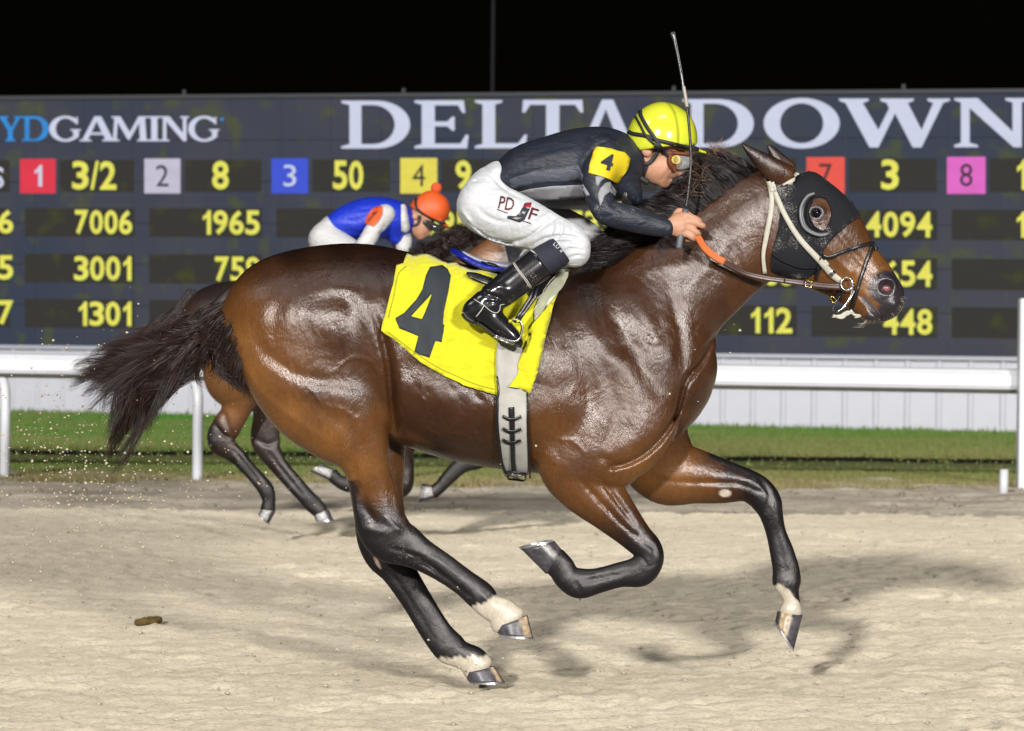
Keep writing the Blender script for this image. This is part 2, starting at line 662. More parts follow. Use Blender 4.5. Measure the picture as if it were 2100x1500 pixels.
def coat_material(name, rough=0.36):
    """short wet horse coat: colour of the animal in the attribute Col"""
    m, nt, b = mat_new(name)
    at = nd(nt, 'ShaderNodeAttribute', attribute_name='Col')
    tc = nd(nt, 'ShaderNodeTexCoord')
    mp = nd(nt, 'ShaderNodeMapping'); mp.inputs['Scale'].default_value = (1.0, 1.0, 0.35)
    mp.inputs['Rotation'].default_value = (0, R(35), 0)
    nt.links.new(tc.outputs['Object'], mp.inputs[0])
    hair = nd(nt, 'ShaderNodeTexNoise', Scale=170.0, Detail=4.0, Roughness=0.7, Distortion=0.4)
    nt.links.new(mp.outputs[0], hair.inputs['Vector'])
    mid = nd(nt, 'ShaderNodeTexNoise', Scale=42.0, Detail=5.0, Roughness=0.7, Distortion=0.8)
    nt.links.new(mp.outputs[0], mid.inputs['Vector'])
    big = nd(nt, 'ShaderNodeTexNoise', Scale=7.0, Detail=4.0, Roughness=0.55)
    nt.links.new(tc.outputs['Object'], big.inputs['Vector'])
    b1 = nd(nt, 'ShaderNodeBump', Distance=0.010, Strength=0.17)
    nt.links.new(mid.outputs[0], b1.inputs['Height'])
    lump = nd(nt, 'ShaderNodeTexNoise', Scale=9.0, Detail=3.0, Roughness=0.55, Distortion=1.0)
    nt.links.new(tc.outputs['Object'], lump.inputs['Vector'])
    b0 = nd(nt, 'ShaderNodeBump', Distance=0.035, Strength=0.13)
    nt.links.new(lump.outputs[0], b0.inputs['Height']); nt.links.new(b0.outputs[0], b1.inputs['Normal'])
    b2 = nd(nt, 'ShaderNodeBump', Distance=0.0030, Strength=0.40)
    nt.links.new(hair.outputs[0], b2.inputs['Height']); nt.links.new(b1.outputs[0], b2.inputs['Normal'])
    nt.links.new(b2.outputs[0], b.inputs['Normal'])
    # sweat makes the gloss patchy
    rr = nd(nt, 'ShaderNodeMapRange'); rr.inputs[1].default_value = 0.35; rr.inputs[2].default_value = 0.65
    rr.inputs[3].default_value = rough - 0.14; rr.inputs[4].default_value = rough + 0.0
    nt.links.new(big.outputs[0], rr.inputs[0])
    sp_ = nd(nt, 'ShaderNodeSeparateColor'); nt.links.new(at.outputs['Color'], sp_.inputs[0])
    dr = nd(nt, 'ShaderNodeMapRange'); dr.inputs[1].default_value = 0.004; dr.inputs[2].default_value = 0.010; dr.inputs[3].default_value = 0.20; dr.inputs[4].default_value = 0.0
    nt.links.new(sp_.outputs[0], dr.inputs[0])
    ra = nd(nt, 'ShaderNodeMath', operation='ADD'); nt.links.new(rr.outputs[0], ra.inputs[0]); nt.links.new(dr.outputs[0], ra.inputs[1])
    nt.links.new(ra.outputs[0], b.inputs['Roughness'])
    cv = nd(nt, 'ShaderNodeMapRange'); cv.inputs[1].default_value = 0.3; cv.inputs[2].default_value = 0.7
    cv.inputs[3].default_value = 0.72; cv.inputs[4].default_value = 1.28
    ad = nd(nt, 'ShaderNodeMix', data_type='FLOAT'); ad.inputs[0].default_value = 0.5
    nt.links.new(hair.outputs[0], ad.inputs[2]); nt.links.new(mid.outputs[0], ad.inputs[3])
    nt.links.new(ad.outputs[0], cv.inputs[0])
    vm = nd(nt, 'ShaderNodeVectorMath', operation='SCALE')
    nt.links.new(at.outputs['Color'], vm.inputs[0]); nt.links.new(cv.outputs[0], vm.inputs['Scale'])
    # thrown sand sticking to the coat
    sp = nd(nt, 'ShaderNodeTexVoronoi', Scale=120.0); nt.links.new(tc.outputs['Object'], sp.inputs['Vector'])
    s2 = nd(nt, 'ShaderNodeTexNoise', Scale=5.0, Detail=2.0); nt.links.new(tc.outputs['Object'], s2.inputs['Vector'])
    th = nd(nt, 'ShaderNodeMapRange'); th.inputs[1].default_value = 0.52; th.inputs[2].default_value = 0.75; th.inputs[3].default_value = 0.0; th.inputs[4].default_value = 0.16
    nt.links.new(s2.outputs[0], th.inputs[0])
    lt = nd(nt, 'ShaderNodeMath', operation='LESS_THAN'); nt.links.new(sp.outputs['Distance'], lt.inputs[0]); nt.links.new(th.outputs[0], lt.inputs[1])
    mx = nd(nt, 'ShaderNodeMix', data_type='RGBA'); nt.links.new(lt.outputs[0], mx.inputs[0])
    nt.links.new(vm.outputs[0], mx.inputs[6]); mx.inputs[7].default_value = (0.42, 0.36, 0.27, 1)
    nt.links.new(mx.outputs[2], b.inputs['Base Color'])
    b.inputs['Specular IOR Level'].default_value = 0.52
    b.inputs['Specular Tint'].default_value = (1.0, 0.95, 0.94, 1)
    b.inputs['Coat Weight'].default_value = 0.0
    b.inputs['Sheen Weight'].default_value = 0.0
    b.inputs['Sheen Roughness'].default_value = 0.4
    b.inputs['Sheen Tint'].default_value = (0.8, 0.7, 0.75, 1)
    return m
# ================================================================== THE GROUND
def noise2(nx, ny, scale, seed):
    r = np.random.default_rng(seed)
    gx, gy = max(2, int(nx / scale) + 2), max(2, int(ny / scale) + 2)
    g = r.standard_normal((gx, gy))
    x = np.linspace(0, gx - 1.001, nx); y = np.linspace(0, gy - 1.001, ny)
    xi, yi = x.astype(int), y.astype(int)
    fx = (x - xi); fy = (y - yi)
    fx = (fx * fx * (3 - 2 * fx))[:, None]; fy = (fy * fy * (3 - 2 * fy))[None, :]
    return (g[np.ix_(xi, yi)] * (1 - fx) * (1 - fy) + g[np.ix_(xi + 1, yi)] * fx * (1 - fy)
            + g[np.ix_(xi, yi + 1)] * (1 - fx) * fy + g[np.ix_(xi + 1, yi + 1)] * fx * fy)


def ground_material(name, ca, cb, cc, s_big=1.3, s_fine=60.0, bump=0.7, streak=True):
    m, nt, b = mat_new(name)
    tc = nd(nt, 'ShaderNodeTexCoord')
    mp = nd(nt, 'ShaderNodeMapping'); mp.inputs['Scale'].default_value = (0.35, 1.0, 1.0) if streak else (1, 1, 1)
    nt.links.new(tc.outputs['Object'], mp.inputs[0])
    n1 = nd(nt, 'ShaderNodeTexNoise', Scale=s_big, Detail=7.0, Roughness=0.62)
    nt.links.new(mp.outputs[0], n1.inputs['Vector'])
    n2 = nd(nt, 'ShaderNodeTexNoise', Scale=s_fine, Detail=6.0, Roughness=0.75)
    nt.links.new(tc.outputs['Object'], n2.inputs['Vector'])
    r1 = nd(nt, 'ShaderNodeValToRGB')
    r1.color_ramp.elements[0].position = 0.34; r1.color_ramp.elements[0].color = (*ca, 1)
    r1.color_ramp.elements[1].position = 0.66; r1.color_ramp.elements[1].color = (*cb, 1)
    nt.links.new(n1.outputs[0], r1.inputs[0])
    r2 = nd(nt, 'ShaderNodeMapRange'); r2.inputs[1].default_value = 0.33; r2.inputs[2].default_value = 0.52; r2.inputs[3].default_value = 0.55; r2.inputs[4].default_value = 0.0
    nt.links.new(n2.outputs[0], r2.inputs[0])
    mx = nd(nt, 'ShaderNodeMix', data_type='RGBA')
    nt.links.new(r2.outputs[0], mx.inputs[0]); nt.links.new(r1.outputs[0], mx.inputs[6]); mx.inputs[7].default_value = (*cc, 1)
    nt.links.new(mx.outputs[2], b.inputs['Base Color'])
    b.inputs['Roughness'].default_value = 0.95
    b.inputs['Diffuse Roughness'].default_value = 1.0
    b.inputs['Specular IOR Level'].default_value = 0.15
    bp = nd(nt, 'ShaderNodeBump', Distance=0.012, Strength=bump)
    nt.links.new(n2.outputs[0], bp.inputs['Height'])
    nt.links.new(bp.outputs[0], b.inputs['Normal'])
    return m


m_sand = ground_material('track_sand', (0.46, 0.405, 0.31), (0.56, 0.50, 0.39), (0.18, 0.15, 0.105))
m_verge = ground_material('verge_gravel', (0.16, 0.14, 0.105), (0.38, 0.34, 0.28), (0.11, 0.09, 0.06), s_big=1.6, s_fine=18.0, bump=0.9)
m_soil = ground_material('turf_soil', (0.045, 0.06, 0.018), (0.075, 0.08, 0.03), (0.03, 0.03, 0.012), s_big=0.6, s_fine=14.0)

CY = CAM.y
TRACK_END = CY + 21.2
RAIL_Y = CY + 25.6


def sheet(name, x0, x1, y0, y1, z, mat, label):
    v = [(x0, y0, z), (x1, y0, z), (x1, y1, z), (x0, y1, z)]
    return mesh_obj(name, v, [(0, 1, 2, 3)], mat, smooth=False, kind='structure', label=label)


sheet('infield_ground', -900, 900, TRACK_END + 0.1, 1500, -0.03, m_soil, 'dark infield soil under the grass reaching to the horizon')
sheet('track_ground', -900, 900, -60, TRACK_END + 0.2, -0.045, m_sand, 'plain pale sand of the race track around the riders')

# raked sand surface in view: real relief
x0, x1, y0, y1 = -6.2, 6.2, CY + 7.2, TRACK_END + 0.5
nx, ny = 540, 520
yy = y0 + (y1 - y0) * (np.linspace(0, 1, ny) ** 1.35)
xx = np.linspace(x0, x1, nx)
H = 0.0028 * noise2(nx, ny, 40, 1) + 0.0026 * noise2(nx, ny, 12, 2) + 0.0036 * noise2(nx, ny, 5, 3) + 0.0042 * noise2(nx, ny, 2.2, 4) + 0.0022 * np.random.default_rng(5).standard_normal((nx, ny))
H = np.clip(H, -0.014, 0.03)
XX, YY = np.meshgrid(xx, yy, indexing='ij')
# churned patch under the runners: hoof pits
r_ = np.random.default_rng(11)
for k in range(150):
    cx = r_.uniform(-3.6, 4.2); cy = r_.uniform(CY + 9.2, CY + 19.5)
    a = r_.uniform(0.05, 0.10); dpt = r_.uniform(0.006, 0.02)
    m_ = (np.abs(xx - cx) < 0.4)
    n_ = (np.abs(yy - cy) < 0.4)
    if m_.any() and n_.any():
        sx, sy = np.ix_(m_, n_)
        rr = np.hypot(XX[sx, sy] - cx, (YY[sx, sy] - cy) * 1.0) / a
        H[sx, sy] += dpt * (-np.exp(-rr ** 2) + 0.7 * np.exp(-((rr - 1.45) / 0.4) ** 2))
V = np.stack([XX, YY, H], -1).reshape(-1, 3)
ii, jj = np.meshgrid(np.arange(nx - 1), np.arange(ny - 1), indexing='ij')
a = (ii * ny + jj).ravel()
F = np.stack([a, a + ny, a + ny + 1, a + 1], 1)
mesh_obj('track', V, F, m_sand, kind='structure', label='churned beige sand track surface with hoof pits')

# gravelly verge between track and turf
nx, ny = 330, 110
xx = np.linspace(-12, 12, nx); yy = np.linspace(TRACK_END - 0.4, CY + 26.6, ny)
XX, YY = np.meshgrid(xx, yy, indexing='ij')
H = 0.012 + 0.012 * noise2(nx, ny, 20, 21) + 0.012 * noise2(nx, ny, 6, 22) + 0.008 * noise2(nx, ny, 2.5, 23)
H += 0.035 * np.exp(-((YY - TRACK_END - 0.9) / 0.25) ** 2) * (0.6 + 0.4 * noise2(nx, ny, 15, 24)) * 0.5
H = H * np.clip((YY - TRACK_END + .1) / .8, 0, 1) - 0.035 * np.clip((TRACK_END + .45 - YY) / .8, 0, 1)
V = np.stack([XX, YY, H], -1).reshape(-1, 3)
ii, jj = np.meshgrid(np.arange(nx - 1), np.arange(ny - 1), indexing='ij')
a = (ii * ny + jj).ravel()
mesh_obj('verge', V, np.stack([a, a + ny, a + ny + 1, a + 1], 1), m_verge, kind='structure', label='greyish gravelly verge with clods under the white rail')

# shadow of the rail on the turf, painted as a dark strip
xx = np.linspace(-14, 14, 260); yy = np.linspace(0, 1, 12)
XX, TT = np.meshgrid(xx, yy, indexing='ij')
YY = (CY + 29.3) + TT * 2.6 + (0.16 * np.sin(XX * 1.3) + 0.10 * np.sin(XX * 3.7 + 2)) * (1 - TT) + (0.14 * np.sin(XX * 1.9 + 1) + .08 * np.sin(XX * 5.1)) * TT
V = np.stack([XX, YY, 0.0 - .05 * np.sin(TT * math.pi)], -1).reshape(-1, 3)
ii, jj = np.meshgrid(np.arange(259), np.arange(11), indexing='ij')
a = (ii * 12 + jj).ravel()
mesh_obj('rail_shadow_strip', V, np.stack([a, a + 12, a + 13, a + 1], 1), simple('rail_shadow_dark', (.012, .013, .007), .9, var=.4, bump=.8, bscale=30, spec=.1), kind='structure', label='dark strip painted as the rail shadow across the grass')

# loose clods
def clods(name, n, xr, yr, sr, mat, seed, zf=lambda x, y: 0.0, zj=0.0, label=None, pxf=None):
    r = np.random.default_rng(seed)
    base = np.array([(1, 0, 0), (-0.9, 0.1, 0), (0, 1, 0.1), (0.1, -1, 0), (0, 0, 0.8), (0, 0.1, -0.8)], float)
    fc = np.array([(0, 2, 4), (2, 1, 4), (1, 3, 4), (3, 0, 4), (2, 0, 5), (1, 2, 5), (3, 1, 5), (0, 3, 5)])
    if pxf is None:
        c = np.stack([r.uniform(*xr, n), r.uniform(*yr, n), np.zeros(n)], 1)
    else:
        c = pxf(r, n)
    s = r.uniform(*sr, n) ** 1.0
    s = sr[0] + (sr[1] - sr[0]) * r.random(n) ** 3
    ang = r.uniform(0, 6.28, n)
    v = base[None] * (s[:, None, None]) * r.uniform(0.6, 1.3, (n, 6, 3))
    ca, sa = np.cos(ang)[:, None], np.sin(ang)[:, None]
    v = np.stack([v[..., 0] * ca - v[..., 1] * sa, v[..., 0] * sa + v[..., 1] * ca, v[..., 2]], -1)
    if pxf is None:
        c[:, 2] = s * 0.25
    v += c[:, None]
    f = fc[None] + (np.arange(n) * 6)[:, None, None]
    return mesh_obj(name, v.reshape(-1, 3), f.reshape(-1, 3), mat, smooth=False, kind='stuff', label=label)


m_clod = simple('clod', (0.44, 0.385, 0.29), 0.95, var=0.35, vscale=3.0, spec=0.1)
clods('sand_clods', 5200, (-4.5, 4.5), (CY + 8, TRACK_END), (0.002, 0.011), m_clod, 31, label='small loose sand clods scattered over the track')
clods('verge_clods', 3000, (-6, 6), (TRACK_END + 0.3, CY + 26), (0.006, 0.035), simple('verge_clod', (0.25, 0.22, 0.17), 0.95, var=0.4, vscale=2.0, spec=0.1), 32, label='grey earth clods and pebbles strewn along the verge')


# ================================================================== BOARD AND WALL (far side)
BL = P(0, 600, CY + 46.0); BR = P(2100, 600, CY + 40.2)
wdir = Vector((BR.x - BL.x, BR.y - BL.y, 0)).normalized()
wnrm = Vector((wdir.y, -wdir.x, 0))       # towards the camera


def WP(px, py, out=0.0):
    """photograph pixel onto the scoreboard plane, moved out towards the track"""
    o = BL + wnrm * out
    d = (P(px, py, 0) - CAM)
    t = (o - CAM).dot(wnrm) / d.dot(wnrm)
    return CAM + d * t


def WS(s, z, out=0.0):
    """along-wall metres from the left frame edge"""
    p = BL + wdir * s + wnrm * out
    return Vector((p.x, p.y, z))


def wall_box(s0, s1, z0, z1, o0, o1):
    c = [WS(s, z, o) for z in (z0, z1) for s, o in ((s0, o1), (s1, o1), (s1, o0), (s0, o0))]
    return c, [(0, 3, 2, 1), (4, 5, 6, 7), (0, 1, 5, 4), (1, 2, 6, 5), (2, 3, 7, 6), (3, 0, 4, 7)]


LEN = (BR - BL).length
m_wall = simple('white_sheet_metal', (0.46, 0.47, 0.52), 0.45, var=0.06, vscale=1.5, spec=0.4, dirt=0.0)
m_cap = simple('white_cap', (0.33, 0.35, 0.40), 0.5, var=0.05)
m_dark = simple('board_frame_dark', (0.05, 0.05, 0.055), 0.5)
m_grey = simple('board_frame_grey', (0.045, 0.048, 0.055), 0.6, spec=.2)
WALLTOP = 1.03
wall_e = empty('sheet_metal_wall', WS(LEN / 2, 0), 'low white ribbed sheet metal wall beneath the scoreboard behind the grass', 'wall')
pitch = 0.455
panel = None
n0, n1 = -12, int(LEN / pitch) + 12
prof = [(0.0, 0.0), (0.355, 0.0), (0.380, 0.03), (0.430, 0.03), (0.455, 0.0)]
pv, pf = [], []
for z in (0.0, WALLTOP):
    for s, o in prof: pv.append((s, -o, z))
    for s, o in prof[::-1]: pv.append((s, 0.02 - o, z))
n_ = len(prof) * 2
for i in range(n_):
    j = (i + 1) % n_
    pf.append((i, j, j + n_, i + n_))
pf.append(tuple(range(n_))[::-1]); pf.append(tuple(range(n_, 2 * n_)))
ang = math.atan2(wdir.y, wdir.x)
for k in range(n0, n1):
    if panel is None:
        panel = mesh_obj('panel', pv, pf, m_wall, smooth=False)
        o = panel
    else:
        o = panel.copy(); col.objects.link(o)
    o.parent = wall_e
    o.matrix_parent_inverse = wall_e.matrix_basis.inverted()
    o.location = WS(k * pitch, 0, 0.25); o.rotation_euler = (0, 0, ang)
v, f = wall_box(n0 * pitch, n1 * pitch, WALLTOP + 0.002, WALLTOP + 0.06, 0.16, 0.34)
mesh_obj('cap_rail', v, f, m_cap, wall_e, smooth=False)

# ---- scoreboard
board = empty('scoreboard', WS(LEN / 2, 1.1, 0), 'huge dark LED tote board with white title letters and yellow odds numbers', 'scoreboard')


def topy(px): return 201 - 15 * px / 2100
def boty(px): return 711 + 27 * px / 2100
def BY(px, f): return topy(px) + f * (boty(px) - topy(px))


def led(name, c, strength, grain=0.25, lines=0.3):
    m, nt, b = mat_new(name)
    tc = nd(nt, 'ShaderNodeTexCoord')
    n = nd(nt, 'ShaderNodeTexNoise', Scale=2.2, Detail=6.0, Roughness=0.7)
    mp = nd(nt, 'ShaderNodeMapping'); mp.inputs['Scale'].default_value = (1.0, 1.0, 2.0)
    nt.links.new(tc.outputs['Object'], mp.inputs[0]); nt.links.new(mp.outputs[0], n.inputs['Vector'])
    w = nd(nt, 'ShaderNodeTexWave', wave_type='BANDS', bands_direction='Z', Scale=14.0)
    nt.links.new(tc.outputs['Object'], w.inputs['Vector'])
    mr = nd(nt, 'ShaderNodeMapRange'); mr.inputs[1].default_value = 0.3; mr.inputs[2].default_value = 0.7; mr.inputs[3].default_value = 1 - grain; mr.inputs[4].default_value = 1 + grain
    nt.links.new(n.outputs[0], mr.inputs[0])
    m2 = nd(nt, 'ShaderNodeMapRange'); m2.inputs[3].default_value = 1 - lines; m2.inputs[4].default_value = 1.0
    nt.links.new(w.outputs[1], m2.inputs[0])
    mu = nd(nt, 'ShaderNodeMath', operation='MULTIPLY'); nt.links.new(mr.outputs[0], mu.inputs[0]); nt.links.new(m2.outputs[0], mu.inputs[1])
    ms = nd(nt, 'ShaderNodeMath', operation='MULTIPLY'); nt.links.new(mu.outputs[0], ms.inputs[0]); ms.inputs[1].default_value = strength
    b.inputs['Base Color'].default_value = (0.02, 0.02, 0.025, 1)
    b.inputs['Roughness'].default_value = 0.7
    b.inputs['Specular IOR Level'].default_value = 0.1
    b.inputs['Emission Color'].default_value = (*c, 1)
    nt.links.new(ms.outputs[0], b.inputs['Emission Strength'])
    return m


m_screen, nt, b = mat_new('led_screen')
tc = nd(nt, 'ShaderNodeTexCoord')
n = nd(nt, 'ShaderNodeTexNoise', Scale=0.45, Detail=3.0); nt.links.new(tc.outputs['Object'], n.inputs['Vector'])
r1 = nd(nt, 'ShaderNodeValToRGB')
r1.color_ramp.elements[0].position = 0.35; r1.color_ramp.elements[0].color = (0.040, 0.058, 0.100, 1)
r1.color_ramp.elements[1].position = 0.65; r1.color_ramp.elements[1].color = (0.078, 0.080, 0.102, 1)
nt.links.new(n.outputs[0], r1.inputs[0])
n2 = nd(nt, 'ShaderNodeTexNoise', Scale=2.6, Detail=2.0, Roughness=0.4); nt.links.new(tc.outputs['Object'], n2.inputs['Vector'])
mr = nd(nt, 'ShaderNodeMapRange'); mr.inputs[1].default_value = 0.57; mr.inputs[2].default_value = 0.70; mr.inputs[4].default_value = 0.6
nt.links.new(n2.outputs[0], mr.inputs[0])
mx = nd(nt, 'ShaderNodeMix', data_type='RGBA'); nt.links.new(mr.outputs[0], mx.inputs[0]); nt.links.new(r1.outputs[0], mx.inputs[6]); mx.inputs[7].default_value = (0.11, 0.135, 0.012, 1)
nt.links.new(mx.outputs[2], b.inputs['Emission Color']); b.inputs['Emission Strength'].default_value = 0.60
b.inputs['Base Color'].default_value = (0.012, 0.012, 0.014, 1); b.inputs['Roughness'].default_value = 0.8; b.inputs['Specular IOR Level'].default_value = 0.1

m_cell, nt, b = mat_new('led_cell')
tc = nd(nt, 'ShaderNodeTexCoord')
n2 = nd(nt, 'ShaderNodeTexNoise', Scale=2.9, Detail=2.0, Roughness=0.4); nt.links.new(tc.outputs['Object'], n2.inputs['Vector'])
mr = nd(nt, 'ShaderNodeMapRange'); mr.inputs[1].default_value = 0.60; mr.inputs[2].default_value = 0.76; mr.inputs[4].default_value = 0.6
nt.links.new(n2.outputs[0], mr.inputs[0])
mx = nd(nt, 'ShaderNodeMix', data_type='RGBA'); nt.links.new(mr.outputs[0], mx.inputs[0]); mx.inputs[6].default_value = (0.050, 0.045, 0.040, 1); mx.inputs[7].default_value = (0.10, 0.12, 0.008, 1)
nt.links.new(mx.outputs[2], b.inputs['Emission Color']); b.inputs['Emission Strength'].default_value = 0.55
b.inputs['Base Color'].default_value = (0.008, 0.008, 0.007, 1); b.inputs['Roughness'].default_value = 0.8; b.inputs['Specular IOR Level'].default_value = 0.1

m_yel = led('led_yellow', (0.92, 0.86, 0.10), 0.95, 0.1, 0.25)
m_wht = led('led_white', (0.66, 0.70, 0.86), 0.95, 0.05, 0.2)
m_blu = led('led_blue', (0.01, 0.30, 0.80), 0.9)
m_gho = led('led_green_glow', (0.10, 0.45, 0.05), 0.6, 0.1, 0.1)
tile_m = {'1': led('led_tile_red', (0.85, 0.02, 0.05), 0.95, 0.08), '2': led('led_tile_white', (0.62, 0.58, 0.72), 0.95, 0.08),
          '3': led('led_tile_blue', (0.03, 0.08, 0.72), 0.95, 0.08), '4': led('led_tile_yellow', (0.90, 0.78, 0.08), 0.95, 0.08),
          '5': led('led_tile_green', (0.02, 0.35, 0.06), 0.9, 0.08), '6': led('led_tile_black', (0.02, 0.02, 0.02), 0.9, 0.08),
          '7': led('led_tile_orange', (0.95, 0.09, 0.05), 0.95, 0.08), '8': led('led_tile_pink', (0.85, 0.14, 0.62), 0.95, 0.08)}
m_blk = led('led_black', (0.012, 0.012, 0.012), 0.8)

# cabinet body (frame) and screen made of LED modules
def quad(name, x0, y0, x1, y1, out, mat, th=0.02, py_pairs=None):
    pts = py_pairs or [(x0, y0), (x1, y0), (x1, y1), (x0, y1)]
    f = [WP(a, b, out) for a, b in pts]
    bk = [WP(a, b, out) - wnrm * th for a, b in pts]
    return f + bk, [(0, 1, 2, 3)[::-1], (4, 5, 6, 7), (0, 1, 5, 4), (1, 2, 6, 5), (2, 3, 7, 6), (3, 0, 4, 7)]


XL, XR = -420, 2520
v, f = quad('', 0, 0, 0, 0, -0.03, None, 0.9, [(XL, topy(XL)), (XR, topy(XR)), (XR, boty(XR) + 3), (XL, boty(XL) + 3)])
mesh_obj('cabinet', v, f, m_dark, board, smooth=False)
v, f = quad('', 0, 0, 0, 0, 0.03, None, 0.3, [(XL, topy(XL) - 4), (XR, topy(XR) - 4), (XR, topy(XR) + 4), (XL, topy(XL) + 4)])
mesh_obj('frame', v, f, m_grey, board, smooth=False)
# modules: 10 rows of LED cabinets
rows, mod = 6, 105.0
for r in range(rows):
    x = XL
    while x < XR - 1:
        w = mod * (1 + (x - 1050) * 0.00005)
        xe = min(x + w, XR)
        if xe > XL:
            g = 0.7
            f0, f1 = 0.010 + r * 0.985 / rows, 0.010 + (r + 1) * 0.985 / rows
            v, f = quad('', 0, 0, 0, 0, 0.0, None, 0.025, [(x + g, BY(x, f0) + g), (xe - g, BY(xe, f0) + g), (xe - g, BY(xe, f1) - g), (x + g, BY(x, f1) - g)])
            mesh_obj('screen_module', v, f, m_screen, board, smooth=False)
        x = xe

# ---- glyphs: classical capitals drawn as outlines (unit height, y up)
def arc(cx, cy, rx, ry, a0, a1, n=14):
    return [(cx + rx * math.cos(R(a0 + (a1 - a0) * i / n)), cy + ry * math.sin(R(a0 + (a1 - a0) * i / n))) for i in range(n + 1)]


def G_D():
    o = [(0, 0), (0, .045), (.17, .09), (.17, .91), (0, .955), (0, 1), (.78, 1)] + arc(.74, .5, .70, .5, 88, -88) + [(.78, 0)]
    h = [[(.42, .09), (.42, .91)] + arc(.66, .5, .46, .41, 90, -90)]
    return [(o, h)], 1.46
def G_E():
    o = [(0, 0), (0, .045), (.15, .09), (.15, .91), (0, .955), (0, 1), (1.02, 1), (1.05, .74), (.99, .74), (.9, .90), (.42, .90), (.42, .56), (.68, .56), (.78, .66), (.83, .66), (.83, .37), (.78, .37), (.68, .46), (.42, .46), (.42, .10), (.95, .10), (1.06, .28), (1.12, .28), (1.09, 0)]
    return [(o, [])], 1.12
def G_L():
    o = [(0, 0), (0, .045), (.16, .09), (.16, .91), (0, .955), (0, 1), (.58, 1), (.58, .955), (.43, .91), (.43, .10), (.92, .10), (1.05, .28), (1.11, .28), (1.07, 0)]
    return [(o, [])], 1.12
def G_T():
    o = [(.37, 0), (.37, .045), (.52, .09), (.52, .90), (.18, .90), (.07, .74), (.01, .74), (.03, 1), (1.29, 1), (1.31, .74), (1.25, .74), (1.14, .90), (.80, .90), (.80, .09), (.95, .045), (.95, 0)]
    return [(o, [])], 1.32
def G_A():
    o = [(0, 0), (0, .045), (.12, .08), (.58, 1), (.84, 1), (1.30, .08), (1.42, .045), (1.42, 0), (.88, 0), (.88, .045), (1.0, .08), (.92, .26), (.42, .26), (.33, .08), (.47, .045), (.47, 0)]
    return [(o, [[(.46, .35), (.87, .35), (.67, .80)]])], 1.42
def G_O():
    return [(arc(.79, .5, .79, .52, 0, 350, 34), [arc(.79, .5, .45, .41, 0, 350, 30)])], 1.58
def G_W():
    o = [(0, 1), (0, .955), (.13, .91), (.62, 0), (.80, 0), (1.14, .70), (1.50, 0), (1.68, 0), (2.12, .91), (2.26, .955), (2.26, 1), (1.80, 1), (1.80, .955), (1.92, .91), (1.68, .36), (1.40, .91), (1.52, .955), (1.52, 1), (.84, 1), (.84, .955), (.97, .91), (1.02, .80), (.80, .36), (.48, .91), (.60, .955), (.60, 1)]
    return [(o, [])], 2.26
def G_N():
    o = [(0, 0), (0, .045), (.13, .09), (.13, .91), (0, .955), (0, 1), (.46, 1), (1.14, .32), (1.14, .91), (1.0, .955), (1.0, 1), (1.46, 1), (1.46, .955), (1.32, .91), (1.32, 0), (1.16, 0), (.30, .80), (.30, .09), (.46, .045), (.46, 0)]
    return [(o, [])], 1.46
def G_M():
    o = [(0, 0), (0, .045), (.12, .09), (.18, .91), (.05, .955), (.05, 1), (.44, 1), (.84, .36), (1.22, 1), (1.62, 1), (1.62, .955), (1.50, .91), (1.56, .09), (1.68, .045), (1.68, 0), (1.16, 0), (1.16, .045), (1.28, .09), (1.25, .74), (.84, .06), (.76, .06), (.32, .76), (.28, .09), (.41, .045), (.41, 0)]
    return [(o, [])], 1.68
def G_I():
    o = [(0, 0), (0, .045), (.15, .09), (.15, .91), (0, .955), (0, 1), (.56, 1), (.56, .955), (.41, .91), (.41, .09), (.56, .045), (.56, 0)]
    return [(o, [])], .56
def G_Y():
    o = [(.38, 0), (.38, .045), (.52, .09), (.52, .42), (.12, .92), (0, .955), (0, 1), (.54, 1), (.54, .955), (.42, .92), (.71, .55), (.96, .92), (.84, .955), (.84, 1), (1.26, 1), (1.26, .955), (1.13, .92), (.78, .42), (.78, .09), (.92, .045), (.92, 0)]
    return [(o, [])], 1.26
def G_G():
    o = arc(.76, .5, .76, .52, 38, 322, 30) + [(1.38, .12), (1.38, .40), (1.48, .44), (1.48, .48), (.98, .48), (.98, .44), (1.12, .40), (1.12, .16)] + arc(.76, .5, .46, .42, 308, 44, 24) + [(1.14, .80), (1.27, .68), (1.33, .68), (1.33, .98), (1.28, .98), (1.24, .90)]
    return [(o, [])], 1.48
def G_S():
    q = catmull([(.80, .76, .05), (.62, .93, .07), (.36, .93, .09), (.18, .74, .12), (.42, .54, .15), (.72, .42, .15), (.84, .24, .12), (.62, .06, .09), (.32, .07, .07), (.08, .27, .05)], 5)
    t = np.gradient(q[:, :2], axis=0); t /= np.linalg.norm(t, axis=1)[:, None]
    nn = np.stack([-t[:, 1], t[:, 0]], 1)
    a = q[:, :2] + nn * q[:, 2:3]; b2 = q[:, :2] - nn * q[:, 2:3]
    return [([tuple(p) for p in a] + [tuple(p) for p in b2[::-1]], [])], .95
GL = dict(D=G_D, E=G_E, L=G_L, T=G_T, A=G_A, O=G_O, W=G_W, N=G_N, M=G_M, I=G_I, Y=G_Y, G=G_G, S=G_S)


